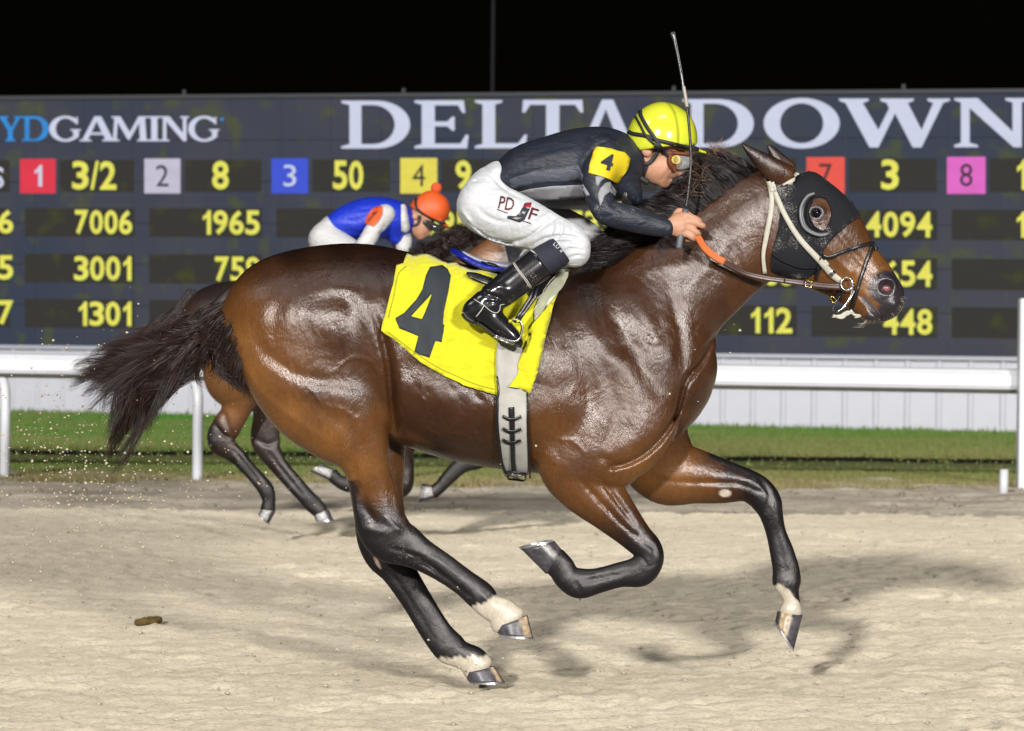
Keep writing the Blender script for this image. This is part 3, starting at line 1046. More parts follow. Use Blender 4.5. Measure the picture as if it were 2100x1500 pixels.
def ear_clip(outer, holes):
    pts, edges = [], []
    rings = [outer] + list(holes)
    for r in rings:
        o = len(pts); pts += r
        edges += [(o + i, o + (i + 1) % len(r)) for i in range(len(r))]
    v, e, f, *_ = delaunay_2d_cdt([Vector(p) for p in pts], edges, [], 0, 1e-6)
    def inside(x, y):
        c = False
        for r in rings:
            for i in range(len(r)):
                (x1, y1), (x2, y2) = r[i], r[i - 1]
                if (y1 > y) != (y2 > y) and x < (x2 - x1) * (y - y1) / (y2 - y1) + x1: c = not c
        return c
    F = [tuple(t) for t in f if inside(sum(v[i].x for i in t) / 3, sum(v[i].y for i in t) / 3)]
    return [(p.x, p.y) for p in v], F


def glyph(ch, xa, xb, ya, yb, mat, slope=0.0, out=0.012):
    shapes, w = GL[ch]()
    parts = []
    for o, h in shapes:
        v, f = ear_clip(o, h)
        V = [WP(xa + (xb - xa) * x / w, yb + (ya - yb) * y + slope * (xb - xa) * x / w, out) for x, y in v]
        parts.append((V, f))
    V, F = merge(parts)
    return mesh_obj('letter', V, F, mat, board, smooth=False)


for ch, a, b2 in (('D', 700, 843), ('E', 850, 961), ('L', 974, 1082), ('T', 1070, 1197), ('A', 1184, 1308),
                  ('D', 1400, 1548), ('O', 1566, 1722), ('W', 1721, 1948), ('N', 1957, 2110), ('S', 2128, 2225)):
    ya = 207 - 6 * (a - 700) / 1400; yb = 305 - 3 * (a - 700) / 1400
    glyph(ch, a, b2, ya, yb, m_wht)
for ch, a, b2, mm in (('Y', -4, 45, m_blu), ('D', 44, 101, m_blu), ('G', 101, 166, m_wht), ('A', 163, 238, m_wht), ('M', 226, 306, m_wht), ('I', 303, 330, m_wht), ('N', 329, 388, m_wht), ('G', 386, 450, m_wht)):
    glyph(ch, a, b2, 239, 290, mm)
v, f = quad('', 452, 242, 458, 248, 0.012, None, 0.01)
mesh_obj('registered_mark', v, f, m_blu, board, smooth=False)


def text_data(s, bold=0.0, res=3):
    c = bpy.data.curves.new('t', 'FONT'); c.body = s; c.size = 1.0; c.offset = bold; c.resolution_u = res
    o = bpy.data.objects.new('t', c); col.objects.link(o)
    dg = bpy.context.evaluated_depsgraph_get(); dg.update()
    me = bpy.data.meshes.new_from_object(o.evaluated_get(dg))
    v = np.array([q.co[:2] for q in me.vertices]); f = [tuple(p.vertices) for p in me.polygons]
    bpy.data.objects.remove(o); bpy.data.curves.remove(c); bpy.data.meshes.remove(me)
    v = v - v.min(0)
    return v, f


ONE = [(.36, 0), (.36, .70), (.10, .58), (.10, .74), (.30, .84), (.44, 1), (.62, 1), (.62, 0)]


def led_text(s, xa, xb, ya, yb, mat, bold=0.03, out=0.012, slope=None, ghost=True):
    wts = [0.52 if c == '/' else (0.74 if c == '1' else 1.0) for c in s]
    if len(s) == 1: wts = [1.0]
    tot = sum(wts); x = 0
    sl = 0.006 if slope is None else slope
    for c, wt in zip(s, wts):
        if c == '1':
            v, f = ear_clip(ONE, []); v = np.array(v)
            v[:, 0] /= .62
            w, h = 1.0, 1.0; span = .80 if len(s) > 1 else 1.0
        else:
            v, f = text_data(c, bold); w, h = v.max(0); span = .90 if len(s) > 1 else 1.0
        ca = xa + (xb - xa) * x / tot; cb = xa + (xb - xa) * (x + wt * span) / tot
        x += wt
        for px, py, o_, m_, nm in ((0, 0, out, mat, 'number'), (0.9, 1.0, out - 0.004, m_gho, 'number_glow')):
            if nm == 'number_glow' and not ghost: continue
            V = [WP(ca + (cb - ca) * q[0] / w + px, yb + (ya - yb) * q[1] / h + sl * (ca - xa) + py, o_) for q in v]
            mesh_obj(nm, V, f, m_, board, smooth=False)


def cell(xa, xb, f0, f1):
    v, f = quad('', 0, 0, 0, 0, 0.004, None, 0.002, [(xa, BY(xa, f0)), (xb, BY(xb, f0)), (xb, BY(xb, f1)), (xa, BY(xa, f1))])
    mesh_obj('odds_cell', v, f, m_cell, board, smooth=False)


tiles = [-215, 41, 296, 557, 821, 1091, 1369, 1654, 1942]
tiles.append(2236)
rowf = [(0.247, 0.382), (0.443, 0.557), (0.626, 0.742), (0.807, 0.922)]
for i in range(len(tiles) - 1):
    a, nx_ = tiles[i], tiles[i + 1]
    w = 72 * (1 + i * 0.012)
    n = str(i)
    if n in tile_m:
        v, f = quad('', 0, 0, 0, 0, 0.008, None, 0.004, [(a, BY(a, .246)), (a + w, BY(a + w, .246)), (a + w, BY(a + w, .384)), (a, BY(a, .384))])
        mesh_obj('number_tile', v, f, tile_m[n], board, smooth=False)
        dk = n not in '136'
        cx = a + w / 2; hw = 13 if n != '1' else 9
        hh = BY(a, .384) - BY(a, .246)
        led_text(n, cx - hw, cx + hw, BY(a, .246) + hh * .18, BY(a, .246) + hh * .80, m_blk if dk else m_wht, 0.0, 0.012, 0.0, False)
    if nx_ > -50:
        cell(a + w + 9, nx_ - 21, rowf[0][0] + .004, rowf[0][1] - .004)
        for r in (1, 2, 3):
            cell(a + 10, nx_ - 20, *rowf[r])


def val(s, xr, r, cw=30.0, left=None):
    f0, f1 = rowf[r]
    d = (f1 - f0)
    ya = BY(xr, f0 + d * .06); yb = BY(xr, f1 - d * .10)
    n = sum(0.45 if c == '/' else (0.75 if c == '1' else 1.0) for c in s)
    led_text(s, (left if left is not None else xr - n * cw), xr, ya, yb, m_yel, 0.022)


val('3/2', 242, 0, left=148); val('8', 469, 0, left=435); val('50', 748, 0, left=683); val('9', 966, 0, left=934)
val('3', 1843, 0, left=1807); val('12', 2150, 0, left=2082)
for r, s in ((1, '7006'), (2, '3001'), (3, '1301')): val(s, 274, r, left={1: 154, 2: 152, 3: 159}[r])
for r, s in ((1, '1965'), (2, '759')): val(s, 536, r, left={1: 413, 2: 441}[r])
for r, s in ((1, '6'), (2, '5'), (3, '7')): val(s, 27, r, left=-4)
val('995', 966, 1, left=872); val('533', 1262, 1, left=1168)
val('288', 1630, 2, left=1536); val('112', 1628, 3, left=1537)
for r, s in ((1, '4094'), (2, '2654'), (3, '448')): val(s, 1915, r, left={1: 1776, 2: 1778, 3: 1812}[r])
val('1375', 2214, 1, left=2082); val('820', 2214, 2, left=2118)
led_text('S', -14, 8, 343, 386, m_wht, 0.02, ghost=False)

# little lamps and brackets on the top edge
for px in (378, 828, 1382, 1853):
    a = WP(px, topy(px) - 2, -0.2)
    tube('board_bracket', [tuple(a), tuple(a + Vector((0, 0, 0.09)))], [0.045, 0.03], m_grey, board, sides=6)

# slim mast beyond the board
a = P(1010, 195, CY + 60); b2 = P(1010, -400, CY + 60)
mast = tube('lamp_mast', [(a.x, a.y, 0), (a.x, a.y, b2.z)], [0.055, 0.04], simple('mast_paint', (0.012, 0.012, 0.014), 0.7, spec=.1), sides=10,
            label='slim dim grey mast rising into the black sky above the scoreboard', cat='mast')

# ================================================================== RAIL
m_rail = simple('rail_paint', (0.56, 0.57, 0.60), 0.35, var=0.05, vscale=2.0, bump=0.1, bscale=30)
m_under = simple('underside_shade', (.05, .05, .032), .8, var=.3)  # shade below the beam, put into the colour as dark olive
rail = empty('running_rail', (0, RAIL_Y, 0), 'long white metal running rail with round posts along the track edge', 'rail')


def rail_z(py_l, py_r, px): 
    return P(px, py_l + (py_r - py_l) * px / 2100, RAIL_Y).z


xa, xb = P(-500, 700, RAIL_Y).x, P(2097, 700, RAIL_Y).x
def rail_section(x, zt, zb):
    # flat-faced cover with a rounded top and an underside whose shade is a dark painted strip
    h = zt - zb
    return [(x, RAIL_Y - .055, zb + .03), (x, RAIL_Y - .07, zb + h * .3), (x, RAIL_Y - .065, zb + h * .7), (x, RAIL_Y - .03, zt - .012), (x, RAIL_Y + .01, zt),
            (x, RAIL_Y + .05, zt - .02), (x, RAIL_Y + .07, zb + h * .5), (x, RAIL_Y + .06, zb + .03), (x, RAIL_Y, zb)]
def rail_piece(p0, p1):
    s = []
    for px in (p0, p1):
        zt = rail_z(724, 757, px); zb = rail_z(772, 806, px)
        s.append(rail_section(P(px, 700, RAIL_Y).x, zt, zb))
    n = 9
    V = s[0] + s[1]
    F = [(i, (i + 1) % n, (i + 1) % n + n, i + n) for i in range(n)] + [tuple(range(n))[::-1], tuple(range(n, 2 * n))]
    o = mesh_obj('rail_beam', V, F, m_rail, rail, smooth=False)
    xs = (P(p0, 700, RAIL_Y).x, P(p1, 700, RAIL_Y).x)
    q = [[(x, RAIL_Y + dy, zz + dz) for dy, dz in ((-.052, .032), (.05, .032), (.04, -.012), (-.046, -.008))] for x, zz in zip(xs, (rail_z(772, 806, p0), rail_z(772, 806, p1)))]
    mesh_obj('rail_shade_strip', q[0] + q[1], [(0, 1, 5, 4), (1, 2, 6, 5), (2, 3, 7, 6), (3, 0, 4, 7), (3, 2, 1, 0), (4, 5, 6, 7)], m_under, rail, smooth=False)
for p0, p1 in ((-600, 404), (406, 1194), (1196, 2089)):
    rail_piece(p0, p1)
for i, px in enumerate((-385, 10, 405, 800)):
    pb = P(px, 984 + 8 * px / 800, RAIL_Y - 0.05)
    x = pb.x
    z1 = rail_z(772, 806, px)
    pts = catmull([(x, RAIL_Y - .06, -0.05), (x, RAIL_Y - .06, 0.45), (x - .003, RAIL_Y - .05, z1 - .16), (x - .03, RAIL_Y + .0, z1 - .04), (x - .045, RAIL_Y + .02, z1 + .03)], 5)
    tube('post', pts, 0.047, m_rail, rail, sides=14)
xe = P(2110, 700, RAIL_Y - .2).x
v, f = box_data((P(2089, 700, RAIL_Y - .2).x, RAIL_Y - .26, -0.05), (P(2127, 700, RAIL_Y - .2).x, RAIL_Y - .12, P(2100, 612, RAIL_Y - .2).z))
o = mesh_obj('marker_post', v, f, m_rail, None, smooth=False, label='tall square white post standing at the right edge beside the rail', cat='post')
bv = o.modifiers.new('bevel', 'BEVEL'); bv.width = 0.02; bv.segments = 3
yp = CY + 24.4
x = P(2059, 1000, yp).x
tube('short_stake', [(x - 0.006, yp, -0.05), (x, yp, P(2058, 963, yp).z)], [0.04, 0.038], m_rail, None, sides=12, label='short white stake stub in the verge at lower right', cat='stake')

# ================================================================== GRASS
def grass_material():
    m, nt, b = mat_new('grass_blades')
    tc = nd(nt, 'ShaderNodeTexCoord')
    mp = nd(nt, 'ShaderNodeMapping'); mp.inputs['Scale'].default_value = (0.35, 1.0, 1.0); nt.links.new(tc.outputs['Object'], mp.inputs[0])
    n = nd(nt, 'ShaderNodeTexNoise', Scale=0.9, Detail=5.0, Roughness=0.6); nt.links.new(mp.outputs[0], n.inputs['Vector'])
    at = nd(nt, 'ShaderNodeAttribute', attribute_name='Col')
    r = nd(nt, 'ShaderNodeMapRange'); r.inputs[1].default_value = 0.38; r.inputs[2].default_value = 0.62
    nt.links.new(n.outputs[0], r.inputs[0])
    mx = nd(nt, 'ShaderNodeMix', data_type='RGBA'); nt.links.new(r.outputs[0], mx.inputs[0])
    nt.links.new(at.outputs['Color'], mx.inputs[6]); 
    m2 = nd(nt, 'ShaderNodeMix', data_type='RGBA'); m2.inputs[0].default_value = 0.55
    nt.links.new(at.outputs['Color'], m2.inputs[6]); m2.inputs[7].default_value = (0.20, 0.16, 0.07, 1)
    nt.links.new(m2.outputs[2], mx.inputs[7])
    nt.links.new(mx.outputs[2], b.inputs['Base Color'])
    b.inputs['Roughness'].default_value = 0.6
    b.inputs['Specular IOR Level'].default_value = 0.2
    return m


def grass(n, seed):
    r = np.random.default_rng(seed)
    y = RAIL_Y - 0.75 + (CY + 46.5 - RAIL_Y + 0.75) * r.random(n) ** 1.1
    half = (y - CY) * 0.20 + 1.5
    x = r.uniform(-1, 1, n) * half
    # keep in front of the wall
    wl = np.array([(BL.x, BL.y), (BR.x, BR.y)])
    ywall = wl[0, 1] + (x - wl[0, 0]) * (wl[1, 1] - wl[0, 1]) / (wl[1, 0] - wl[0, 0]) - 0.32
    edge = RAIL_Y - 0.35 + 0.25 * np.sin(x * 1.7) + 0.2 * np.sin(x * 4.1 + 1)
    dens = np.clip((y - edge + 0.3) / 0.7, 0, 1)
    keep = (y < ywall) & (r.random(n) < 0.15 + 0.85 * dens) & ((dens > 0.1) | (r.random(n) < 0.15))
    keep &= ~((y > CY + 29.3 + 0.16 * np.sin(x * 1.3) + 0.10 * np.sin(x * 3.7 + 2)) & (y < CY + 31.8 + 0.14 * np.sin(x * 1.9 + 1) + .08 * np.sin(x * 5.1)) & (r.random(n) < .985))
    x, y, ywall = x[keep], y[keep], ywall[keep]; n = len(x)
    near_wall = np.exp(-np.clip(ywall - y, 0, None) / 1.6)
    hgt = r.uniform(0.02, 0.055, n) * (1 + 1.1 * near_wall * (r.random(n) ** 2) * 1.6)
    hgt *= np.where((y > CY + 27.9) & (y < CY + 31.9), .22, 1.0)  # short blades so the painted shadow strip stays visible
    w = r.uniform(0.008, 0.018, n)
    a = r.uniform(0, math.pi, n)
    lean = r.normal(0, 0.02, (n, 2))
    bx, by = np.cos(a) * w, np.sin(a) * w * 0.5
    V = np.stack([np.stack([x - bx, y - by, np.full(n, -0.02)], 1), np.stack([x + bx, y + by, np.full(n, -0.02)], 1), np.stack([x + lean[:, 0], y + lean[:, 1], hgt], 1)], 1).reshape(-1, 3)
    F = np.arange(3 * n).reshape(-1, 3)
    o = mesh_obj('grass', V, F, grass_material(), smooth=False, kind='stuff', label='green and straw coloured grass between the rail and the wall')
    t = (y - RAIL_Y)
    lush = np.clip(0.25 + 0.5 * np.clip((y - RAIL_Y - 7) / 8, 0, 1) + 0.5 * near_wall + (x < 0) * 0.25 * np.clip(-x / 3, 0, 1) + 0.25 * r.standard_normal(n), 0, 1)[:, None]
    edge_dry = np.clip(1 - (y - RAIL_Y) / 1.6, 0, 1)[:, None]
    g = np.array([0.040, 0.165, 0.012]); d = np.array([0.17, 0.165, 0.055]); e = np.array([0.25, 0.20, 0.10])
    c = d * (1 - lush) + g * lush
    c = c * (1 - edge_dry * 0.7) + e * edge_dry * 0.7
    c = c * r.uniform(0.7, 1.3, (n, 1))
    set_color(o, np.repeat(c, 3, 0))


grass(520000, 77)
# ================================================================== THE HORSES
HRES = 0.0062


def idw(px, py, ctrl, power=2.6):
    """blend coat colours from control points (x, y, r, g, b, weight)"""
    ctrl = np.array(ctrl, float)
    acc = np.zeros((len(px), 3)); ws = np.zeros(len(px))
    for x, y, r, g, b, w in ctrl:
        q = w / (np.hypot(px - x, py - y) + 6.0) ** power
        acc += q[:, None] * np.array([r, g, b]); ws += q
    return acc / ws[:, None]


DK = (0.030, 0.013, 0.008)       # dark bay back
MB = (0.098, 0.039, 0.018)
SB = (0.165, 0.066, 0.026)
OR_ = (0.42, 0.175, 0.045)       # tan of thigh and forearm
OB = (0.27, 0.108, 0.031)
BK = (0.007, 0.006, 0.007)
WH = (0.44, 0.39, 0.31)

TORSO = [(536, 590, 536, 730, 0, .13), (548, 552, 548, 780, 0, .18), (572, 530, 576, 820, 0, .225), (610, 513, 618, 835, 0, .255),
         (670, 502, 680, 850, 0, .27), (735, 500, 738, 858, 0, .27), (800, 513, 800, 876, 0, .27), (870, 528, 872, 915, 0, .285),
         (950, 546, 948, 944, 0, .295), (1040, 560, 1030, 962, 0, .29), (1120, 560, 1115, 972, 0, .27), (1195, 556, 1200, 975, 0, .235),
         (1270, 560, 1290, 975, 0, .21), (1322, 610, 1345, 960, 0, .19), (1352, 710, 1366, 915, 0, .15)]
NECK = [(1190, 562, 1318, 900, 0, .17), (1230, 545, 1385, 815, 0, .165), (1285, 512, 1424, 736, 0, .145), (1345, 474, 1450, 692, 0, .125), (1395, 442, 1484, 656, 0, .108),
        (1440, 415, 1522, 618, 0, .098), (1490, 383, 1552, 590, 0, .092), (1540, 350, 1590, 560, 0, .088), (1585, 335, 1622, 540, 0, .082)]
HEAD = [(1592, 338, 1588, 500, 0, .075), (1616, 338, 1600, 560, 0, .088), (1656, 366, 1640, 582, 0, .094), (1699, 402, 1672, 600, 0, .088), (1740, 452, 1700, 613, 0, .068),
        (1776, 494, 1722, 622, 0, .056), (1805, 526, 1742, 636, 0, .052), (1830, 558, 1762, 650, 0, .055), (1847, 580, 1786, 656, 0, .052), (1850, 600, 1812, 654, 0, .036)]
EAR_N = ([(1614, 364, -.055, 26, .024), (1590, 351, -.072, 25, .022), (1566, 333, -.082, 20, .017), (1545, 316, -.085, 13, .012), (1532, 305, -.082, 8, .008), (1523, 296, -.078, 4, .006)])
EAR_F = ([(1615, 348, .05, 20, .02), (1600, 330, .062, 15, .016), (1588, 315, .065, 12, .012), (1580, 304, .065, 8, .008), (1575, 298, .064, 4, .005)])


def cuffed(rows, y):
    return [(a, b, c, d, y if len(r) < 6 else r[5], e) for r in rows for a, b, c, d, e in [r[:5]]]


# near (right) hind leg: rear edge -> front edge pairs, half depth
NH = [(520, 665, 760, 620, .10, -.10), (490, 730, 790, 690, .13, -.125), (530, 805, 803, 780, .13, -.135), (600, 868, 804, 850, .115, -.14),
      (668, 918, 800, 900, .085, -.14), (704, 962, 800, 950, .065, -.135), (717, 1005, 811, 998, .05, -.13), (724, 1048, 824, 1046, .044, -.13),
      (731, 1085, 836, 1072, .042, -.13), (752, 1116, 852, 1092, .038, -.13), (790, 1134, 872, 1104, .032, -.13), (832, 1150, 896, 1126, .028, -.13), (880, 1178, 932, 1148, .026, -.13), (930, 1213, 972, 1176, .028, -.13),
      (960, 1240, 1010, 1204, .034, -.13), (984, 1262, 1024, 1226, .029, -.13), (1004, 1274, 1056, 1240, .031, -.13), (1006, 1288, 1076, 1256, .034, -.13)]
FH = [(540, 700, 790, 640, .10, .10), (600, 850, 812, 780, .11, .125), (690, 930, 822, 850, .08, .13), (722, 975, 826, 930, .062, .13), (728, 1020, 826, 1000, .048, .13),
      (727, 1070, 832, 1060, .042, .13), (733, 1110, 840, 1106, .040, .13), (748, 1138, 842, 1138, .036, .13), (780, 1174, 852, 1166, .030, .13), (824, 1242, 880, 1212, .026, .13),
      (868, 1314, 922, 1280, .026, .13), (893, 1346, 952, 1312, .032, .13), (918, 1352, 972, 1334, .032, .13), (940, 1362, 998, 1346, .029, .13), (948, 1376, 1012, 1362, .033, .13)]
NF = [(1120, 760, 1380, 740, .10, -.12), (1095, 850, 1392, 840, .105, -.135), (1092, 925, 1335, 895, .10, -.145), (1100, 975, 1282, 935, .085, -.15), (1138, 1012, 1262, 972, .068, -.15),
      (1190, 1054, 1286, 1006, .055, -.15), (1236, 1090, 1306, 1040, .044, -.15), (1276, 1118, 1334, 1085, .038, -.15), (1298, 1134, 1357, 1118, .038, -.15), (1300, 1150, 1361, 1150, .038, -.15),
      (1284, 1156, 1340, 1188, .034, -.15), (1252, 1162, 1292, 1196, .028, -.15), (1214, 1168, 1240, 1214, .027, -.15), (1184, 1166, 1196, 1228, .031, -.15), (1164, 1158, 1166, 1214, .028, -.15),
      (1160, 1138, 1142, 1192, .027, -.15), (1150, 1124, 1122, 1176, .030, -.15)]
FF = [(1300, 860, 1405, 830, .09, .10), (1270, 950, 1412, 890, .09, .12), (1310, 1008, 1425, 922, .075, .13), (1380, 1014, 1468, 940, .058, .13), (1450, 1020, 1515, 956, .048, .13),
      (1505, 1020, 1552, 970, .042, .13), (1530, 1030, 1582, 990, .040, .13), (1545, 1042, 1602, 1022, .039, .13), (1558, 1060, 1606, 1052, .036, .13), (1570, 1090, 1612, 1092, .029, .13),
      (1578, 1130, 1628, 1132, .026, .13), (1584, 1168, 1640, 1170, .027, .13), (1584, 1192, 1643, 1196, .032, .13), (1598, 1214, 1639, 1216, .028, .13), (1606, 1234, 1641, 1236, .027, .13), (1598, 1248, 1644, 1258, .030, .13)]


def T2(x, y, s=0.582, ox=475, oy=498, tx=388, ty=571):
    return tx + (x - ox) * s, ty + (y - oy) * s


def tf(rows, y0, s, sp):
    out = []
    for r in rows:
        a = T2(r[0], r[1], s); b = T2(r[2], r[3], s)
        out.append((a[0], a[1], b[0], b[1], y0 + r[4] * 1.0, r[5]))
    return out


def leg_rows(rows, y0=0.0):
    return [(a, b, c, d, y0 + y, e) for a, b, c, d, e, y in rows]


def horse_field(torso, neck, head, ears, legs, lo_pad, h, detail=None, center=0.0):
    items = [E(torso), E(neck), E(head)]
    all_ = items + [E(l) for l in legs]
    lo = np.min([np.min(np.array(i[0]) - np.maximum(i[1], i[2])[:, None], 0) for i in all_], 0) - 0.03
    hi = np.max([np.max(np.array(i[0]) + np.maximum(i[1], i[2])[:, None], 0) for i in all_], 0) + 0.03
    hi[2] += .10
    lo[1] = max(lo[1], center - 0.36); hi[1] = min(hi[1], center + 0.36)
    f = Field(lo, hi, h)
    f.chain(*items[0], k=0.0)
    f.chain(*items[1], k=0.05)
    f.chain(*items[2], k=0.035)
    for l in legs:
        f.chain(*E(l), k=0.022, res=8)
    for e in ears:
        f.chain(*C(e), k=0.012)
    if detail: detail(f)
    return f


def head_detail(f):
    # orbit, facial crest, cheek, muzzle
    f.ell(P(1674, 436, -.078), (.030, .018, .026), 0.02)
    f.ell(P(1674, 436, .078), (.030, .018, .026), 0.02)
    f.ell(P(1674, 437, -.094), (.019, .014, .0165), 0.008, carve=True)
    f.ell(P(1625, 520, -.062), (.075, .030, .075), 0.03)
    f.crease([(1690, 500), (1722, 540), (1745, 560)], -.06, .012, -.006)
    f.crease([(1700, 455), (1735, 500), (1768, 540), (1790, 560, .4)], -.06, .014, .005)
    f.crease([(1668, 452), (1676, 458), (1688, 452)], -.085, .006, .004)
    # nostrils
    f.ell(P(1818, 586, -.044), (.036, .020, .036), 0.02)
    f.ell(P(1819, 589, -.068), (.031, .034, .027), 0.008, carve=True)
    f.ell(P(1818, 586, .044), (.036, .020, .036), 0.02)
    f.ell(P(1786, 648, -.01), (.030, .038, .022), 0.02)       # chin and lower lip
    f.ell(P(1828, 624, -.01), (.030, .046, .028), 0.02)       # upper lip
    f.crease([(1764, 606, .5), (1778, 622), (1794, 640), (1806, 654)], -.05, .0055, .014, span=.08)


def ear_detail(f):
    f.chain(*C([(1600, 352, -.094, 10, .010), (1572, 334, -.094, 9, .010), (1548, 317, -.09, 4, .006)]), k=0.006, carve=True) if False else None


def body_detail(f):
    head_detail(f)
    f.chain(*C([(850, 790, 0, 74, .272), (920, 815, 0, 88, .288), (1000, 832, 0, 94, .288), (1080, 836, 0, 90, .272), (1150, 830, 0, 80, .245)]), k=.05)
    y = -.26

    def cr(ln, yy, r, d, **k):
        big = r > .0095 and abs(d) < .02
        f.crease(ln, yy, r * (1.35 if big else 1), d * (.62 if big else .9), **k)
    # thigh and croup muscles
    cr([(768, 640, .3), (786, 690), (797, 745, 1.3), (802, 800, 1.6), (806, 850, 1.6), (808, 885, .8)], -.22, .016, .022)
    cr([(812, 700, .3), (820, 760), (830, 820)], -.26, .020, -.010)
    cr([(515, 670, .5), (535, 712), (575, 748), (640, 776), (725, 786, .6)], -.22, .020, .009)
    cr([(512, 700, .4), (538, 748), (600, 790), (680, 812), (740, 812, .4)], -.22, .034, -.006)
    cr([(655, 600, .5), (690, 588), (725, 598), (750, 640), (770, 690, .6)], y, .020, -.006)
    cr([(640, 622, .4), (668, 612), (700, 612), (724, 632), (735, 680), (742, 740, .4)], y, .022, .008)
    cr([(596, 560, .3), (575, 610), (560, 660), (565, 720, .4)], y, .024, .008)
    cr([(760, 560, .3), (775, 600), (768, 640), (790, 690, .4)], y, .016, -.008)
    cr([(720, 560, .3), (742, 590, 1), (752, 612, .4)], y, .020, -.010)
    cr([(496, 700, .4), (508, 760), (548, 815), (612, 862), (672, 905, .6)], -.16, .010, -.005)
    cr([(660, 840, .3), (710, 870), (750, 920), (762, 980, .6)], -.18, .020, .008)
    cr([(722, 950, .5), (738, 1000), (752, 1045, 1.2), (772, 1075, .4)], -.17, .011, .011)
    cr([(800, 960, .3), (800, 1000), (806, 1040)], -.16, .010, .005)
    cr([(744, 1084), (790, 1092), (826, 1084, .4)], -.17, .011, -.006)
    cr([(800, 1122, .4), (862, 1146), (930, 1196), (968, 1226, .5)], -.15, .0065, .007)
    cr([(850, 1128, .4), (900, 1152), (950, 1190, .5)], -.15, .007, -.003)
    # barrel: ribs and belly line
    for i, x in enumerate((880, 912, 945, 978)):
        cr([(x, 770, .3), (x + 6, 830), (x + 4, 890, .3)], -.28, .014, .0035)
    cr([(815, 868, .5), (850, 890), (900, 912), (960, 928), (1020, 936, .5)], -.22, .012, .007)
    cr([(830, 894, .5), (880, 922), (940, 938, .6)], -.16, .012, -.005)
    # shoulder
    cr([(1470, 690, .4), (1440, 745, 1), (1408, 780, 1.2), (1390, 840, 1.2), (1364, 886, 1.2), (1325, 926, 1.2), (1285, 948, 1.1), (1250, 956, .7)], -.13, .010, .020, span=.14)
    cr([(1430, 800, .4), (1408, 850), (1376, 905), (1330, 944), (1295, 962, .5)], -.10, .020, -.006)
    cr([(1180, 610, .4), (1215, 680), (1262, 745), (1310, 800, .5)], -.22, .026, -.010)
    cr([(1225, 600, .3), (1262, 660), (1300, 722), (1345, 800, .6)], -.20, .024, .013)
    cr([(1290, 590, .4), (1318, 650), (1352, 712), (1384, 770, .4)], -.18, .030, -.012)
    cr([(1310, 640, .4), (1328, 690), (1345, 700), (1358, 672, .5)], -.17, .013, .007)
    cr([(1370, 560, .3), (1385, 640), (1398, 715), (1392, 770, .4)], -.16, .018, .012)
    cr([(1170, 700, .3), (1200, 760), (1215, 830), (1206, 890, .4)], -.25, .024, .010)
    cr([(1250, 780, .4), (1262, 840), (1246, 900), (1235, 935, .5)], -.23, .014, .008)
    cr([(1330, 830, .3), (1325, 880), (1290, 918), (1236, 938, .6)], -.20, .036, -.012)
    cr([(1235, 940, .8), (1260, 952), (1275, 985, .5)], -.21, .010, .010)
    cr([(1100, 860, .4), (1112, 920), (1150, 960, .5)], -.25, .022, -.008)
    cr([(1190, 985, .5), (1232, 1030), (1280, 1080, .6), (1306, 1100, .4)], -.19, .0085, .010)
    cr([(1228, 978, .5), (1262, 1024), (1300, 1076, .5)], -.19, .008, .008)
    cr([(1160, 990, .4), (1210, 1040), (1260, 1090, .4)], -.19, .010, -.004)
    cr([(1306, 1118), (1332, 1130), (1350, 1146, .6)], -.18, .010, -.005)
    cr([(1320, 1112, .5), (1340, 1128), (1338, 1160, .6)], -.18, .007, .006)
    cr([(1290, 1172, .5), (1240, 1186), (1196, 1196, .6)], -.175, .0065, .006)
    cr([(1182, 1196), (1190, 1214, .6)], -.17, .007, .006)
    # far foreleg seen from its inner side
    cr([(1350, 985, .4), (1430, 990), (1510, 992), (1560, 1010, .6)], .08, .009, .006, span=.07)
    cr([(1560, 985), (1578, 1015), (1572, 1050, .6)], .09, .009, .007, span=.06)
    cr([(1592, 1090, .4), (1602, 1130), (1612, 1175, .5)], .10, .0065, .006, span=.05)
    # neck
    cr([(1560, 560, .4), (1528, 590), (1488, 640), (1456, 700), (1430, 745, .5)], -.09, .014, .009, span=.10)
    cr([(1300, 545, .3), (1370, 505), (1430, 470), (1500, 420), (1545, 390, .3)], -.13, .020, .007)
    cr([(1240, 570, .3), (1320, 552), (1400, 540), (1460, 530, .3)], -.16, .022, -.006)
    cr([(1560, 400, .5), (1565, 450), (1562, 510), (1570, 560, .5)], -.09, .011, .008)
    cr([(1400, 600, .3), (1440, 560), (1490, 500), (1530, 450, .3)], -.13, .018, -.006)
    # far hind tendons
    cr([(790, 1160, .4), (840, 1230), (890, 1310, .6)], .10, .0065, .006, span=.05)
    # small skin folds and wet hair furrows on flank, girth line, stifle and breast
    rr_ = random.Random(12)
    for i in range(46):
        x = rr_.uniform(825, 1015); yy0 = rr_.uniform(775, 905); L = rr_.uniform(12, 34); a = rr_.uniform(-.5, .9)
        if yy0 + L > 925 + (x - 1015) * .15: continue
        cr([(x, yy0, .2), (x + L * .5 * a, yy0 + L * .5, 1), (x + L * a * 1.2, yy0 + L, .2)], -.28, rr_.uniform(.0045, .008), rr_.choice((-1, 1)) * rr_.uniform(.0025, .005))
    for i in range(9):
        dx = i * 6 - 20
        cr([(752 + dx, 640 + i * 3, .2), (772 + dx * .8, 676, .8), (790 + dx * .4, 730, .8), (799 + dx * .2, 780, .2)], -.24, .0042, .0034 * (1 if i % 2 else -1))
    for i in range(4):
        dx = i * 10
        cr([(1396 + dx * .8, 780 + i * 4, .2), (1390 + dx * .7, 826, .9), (1372 + dx * .7, 872, .9), (1340 + dx * .6, 915, .2)], -.13, .005, .0028 * (1 if i % 2 else -1), span=.14)
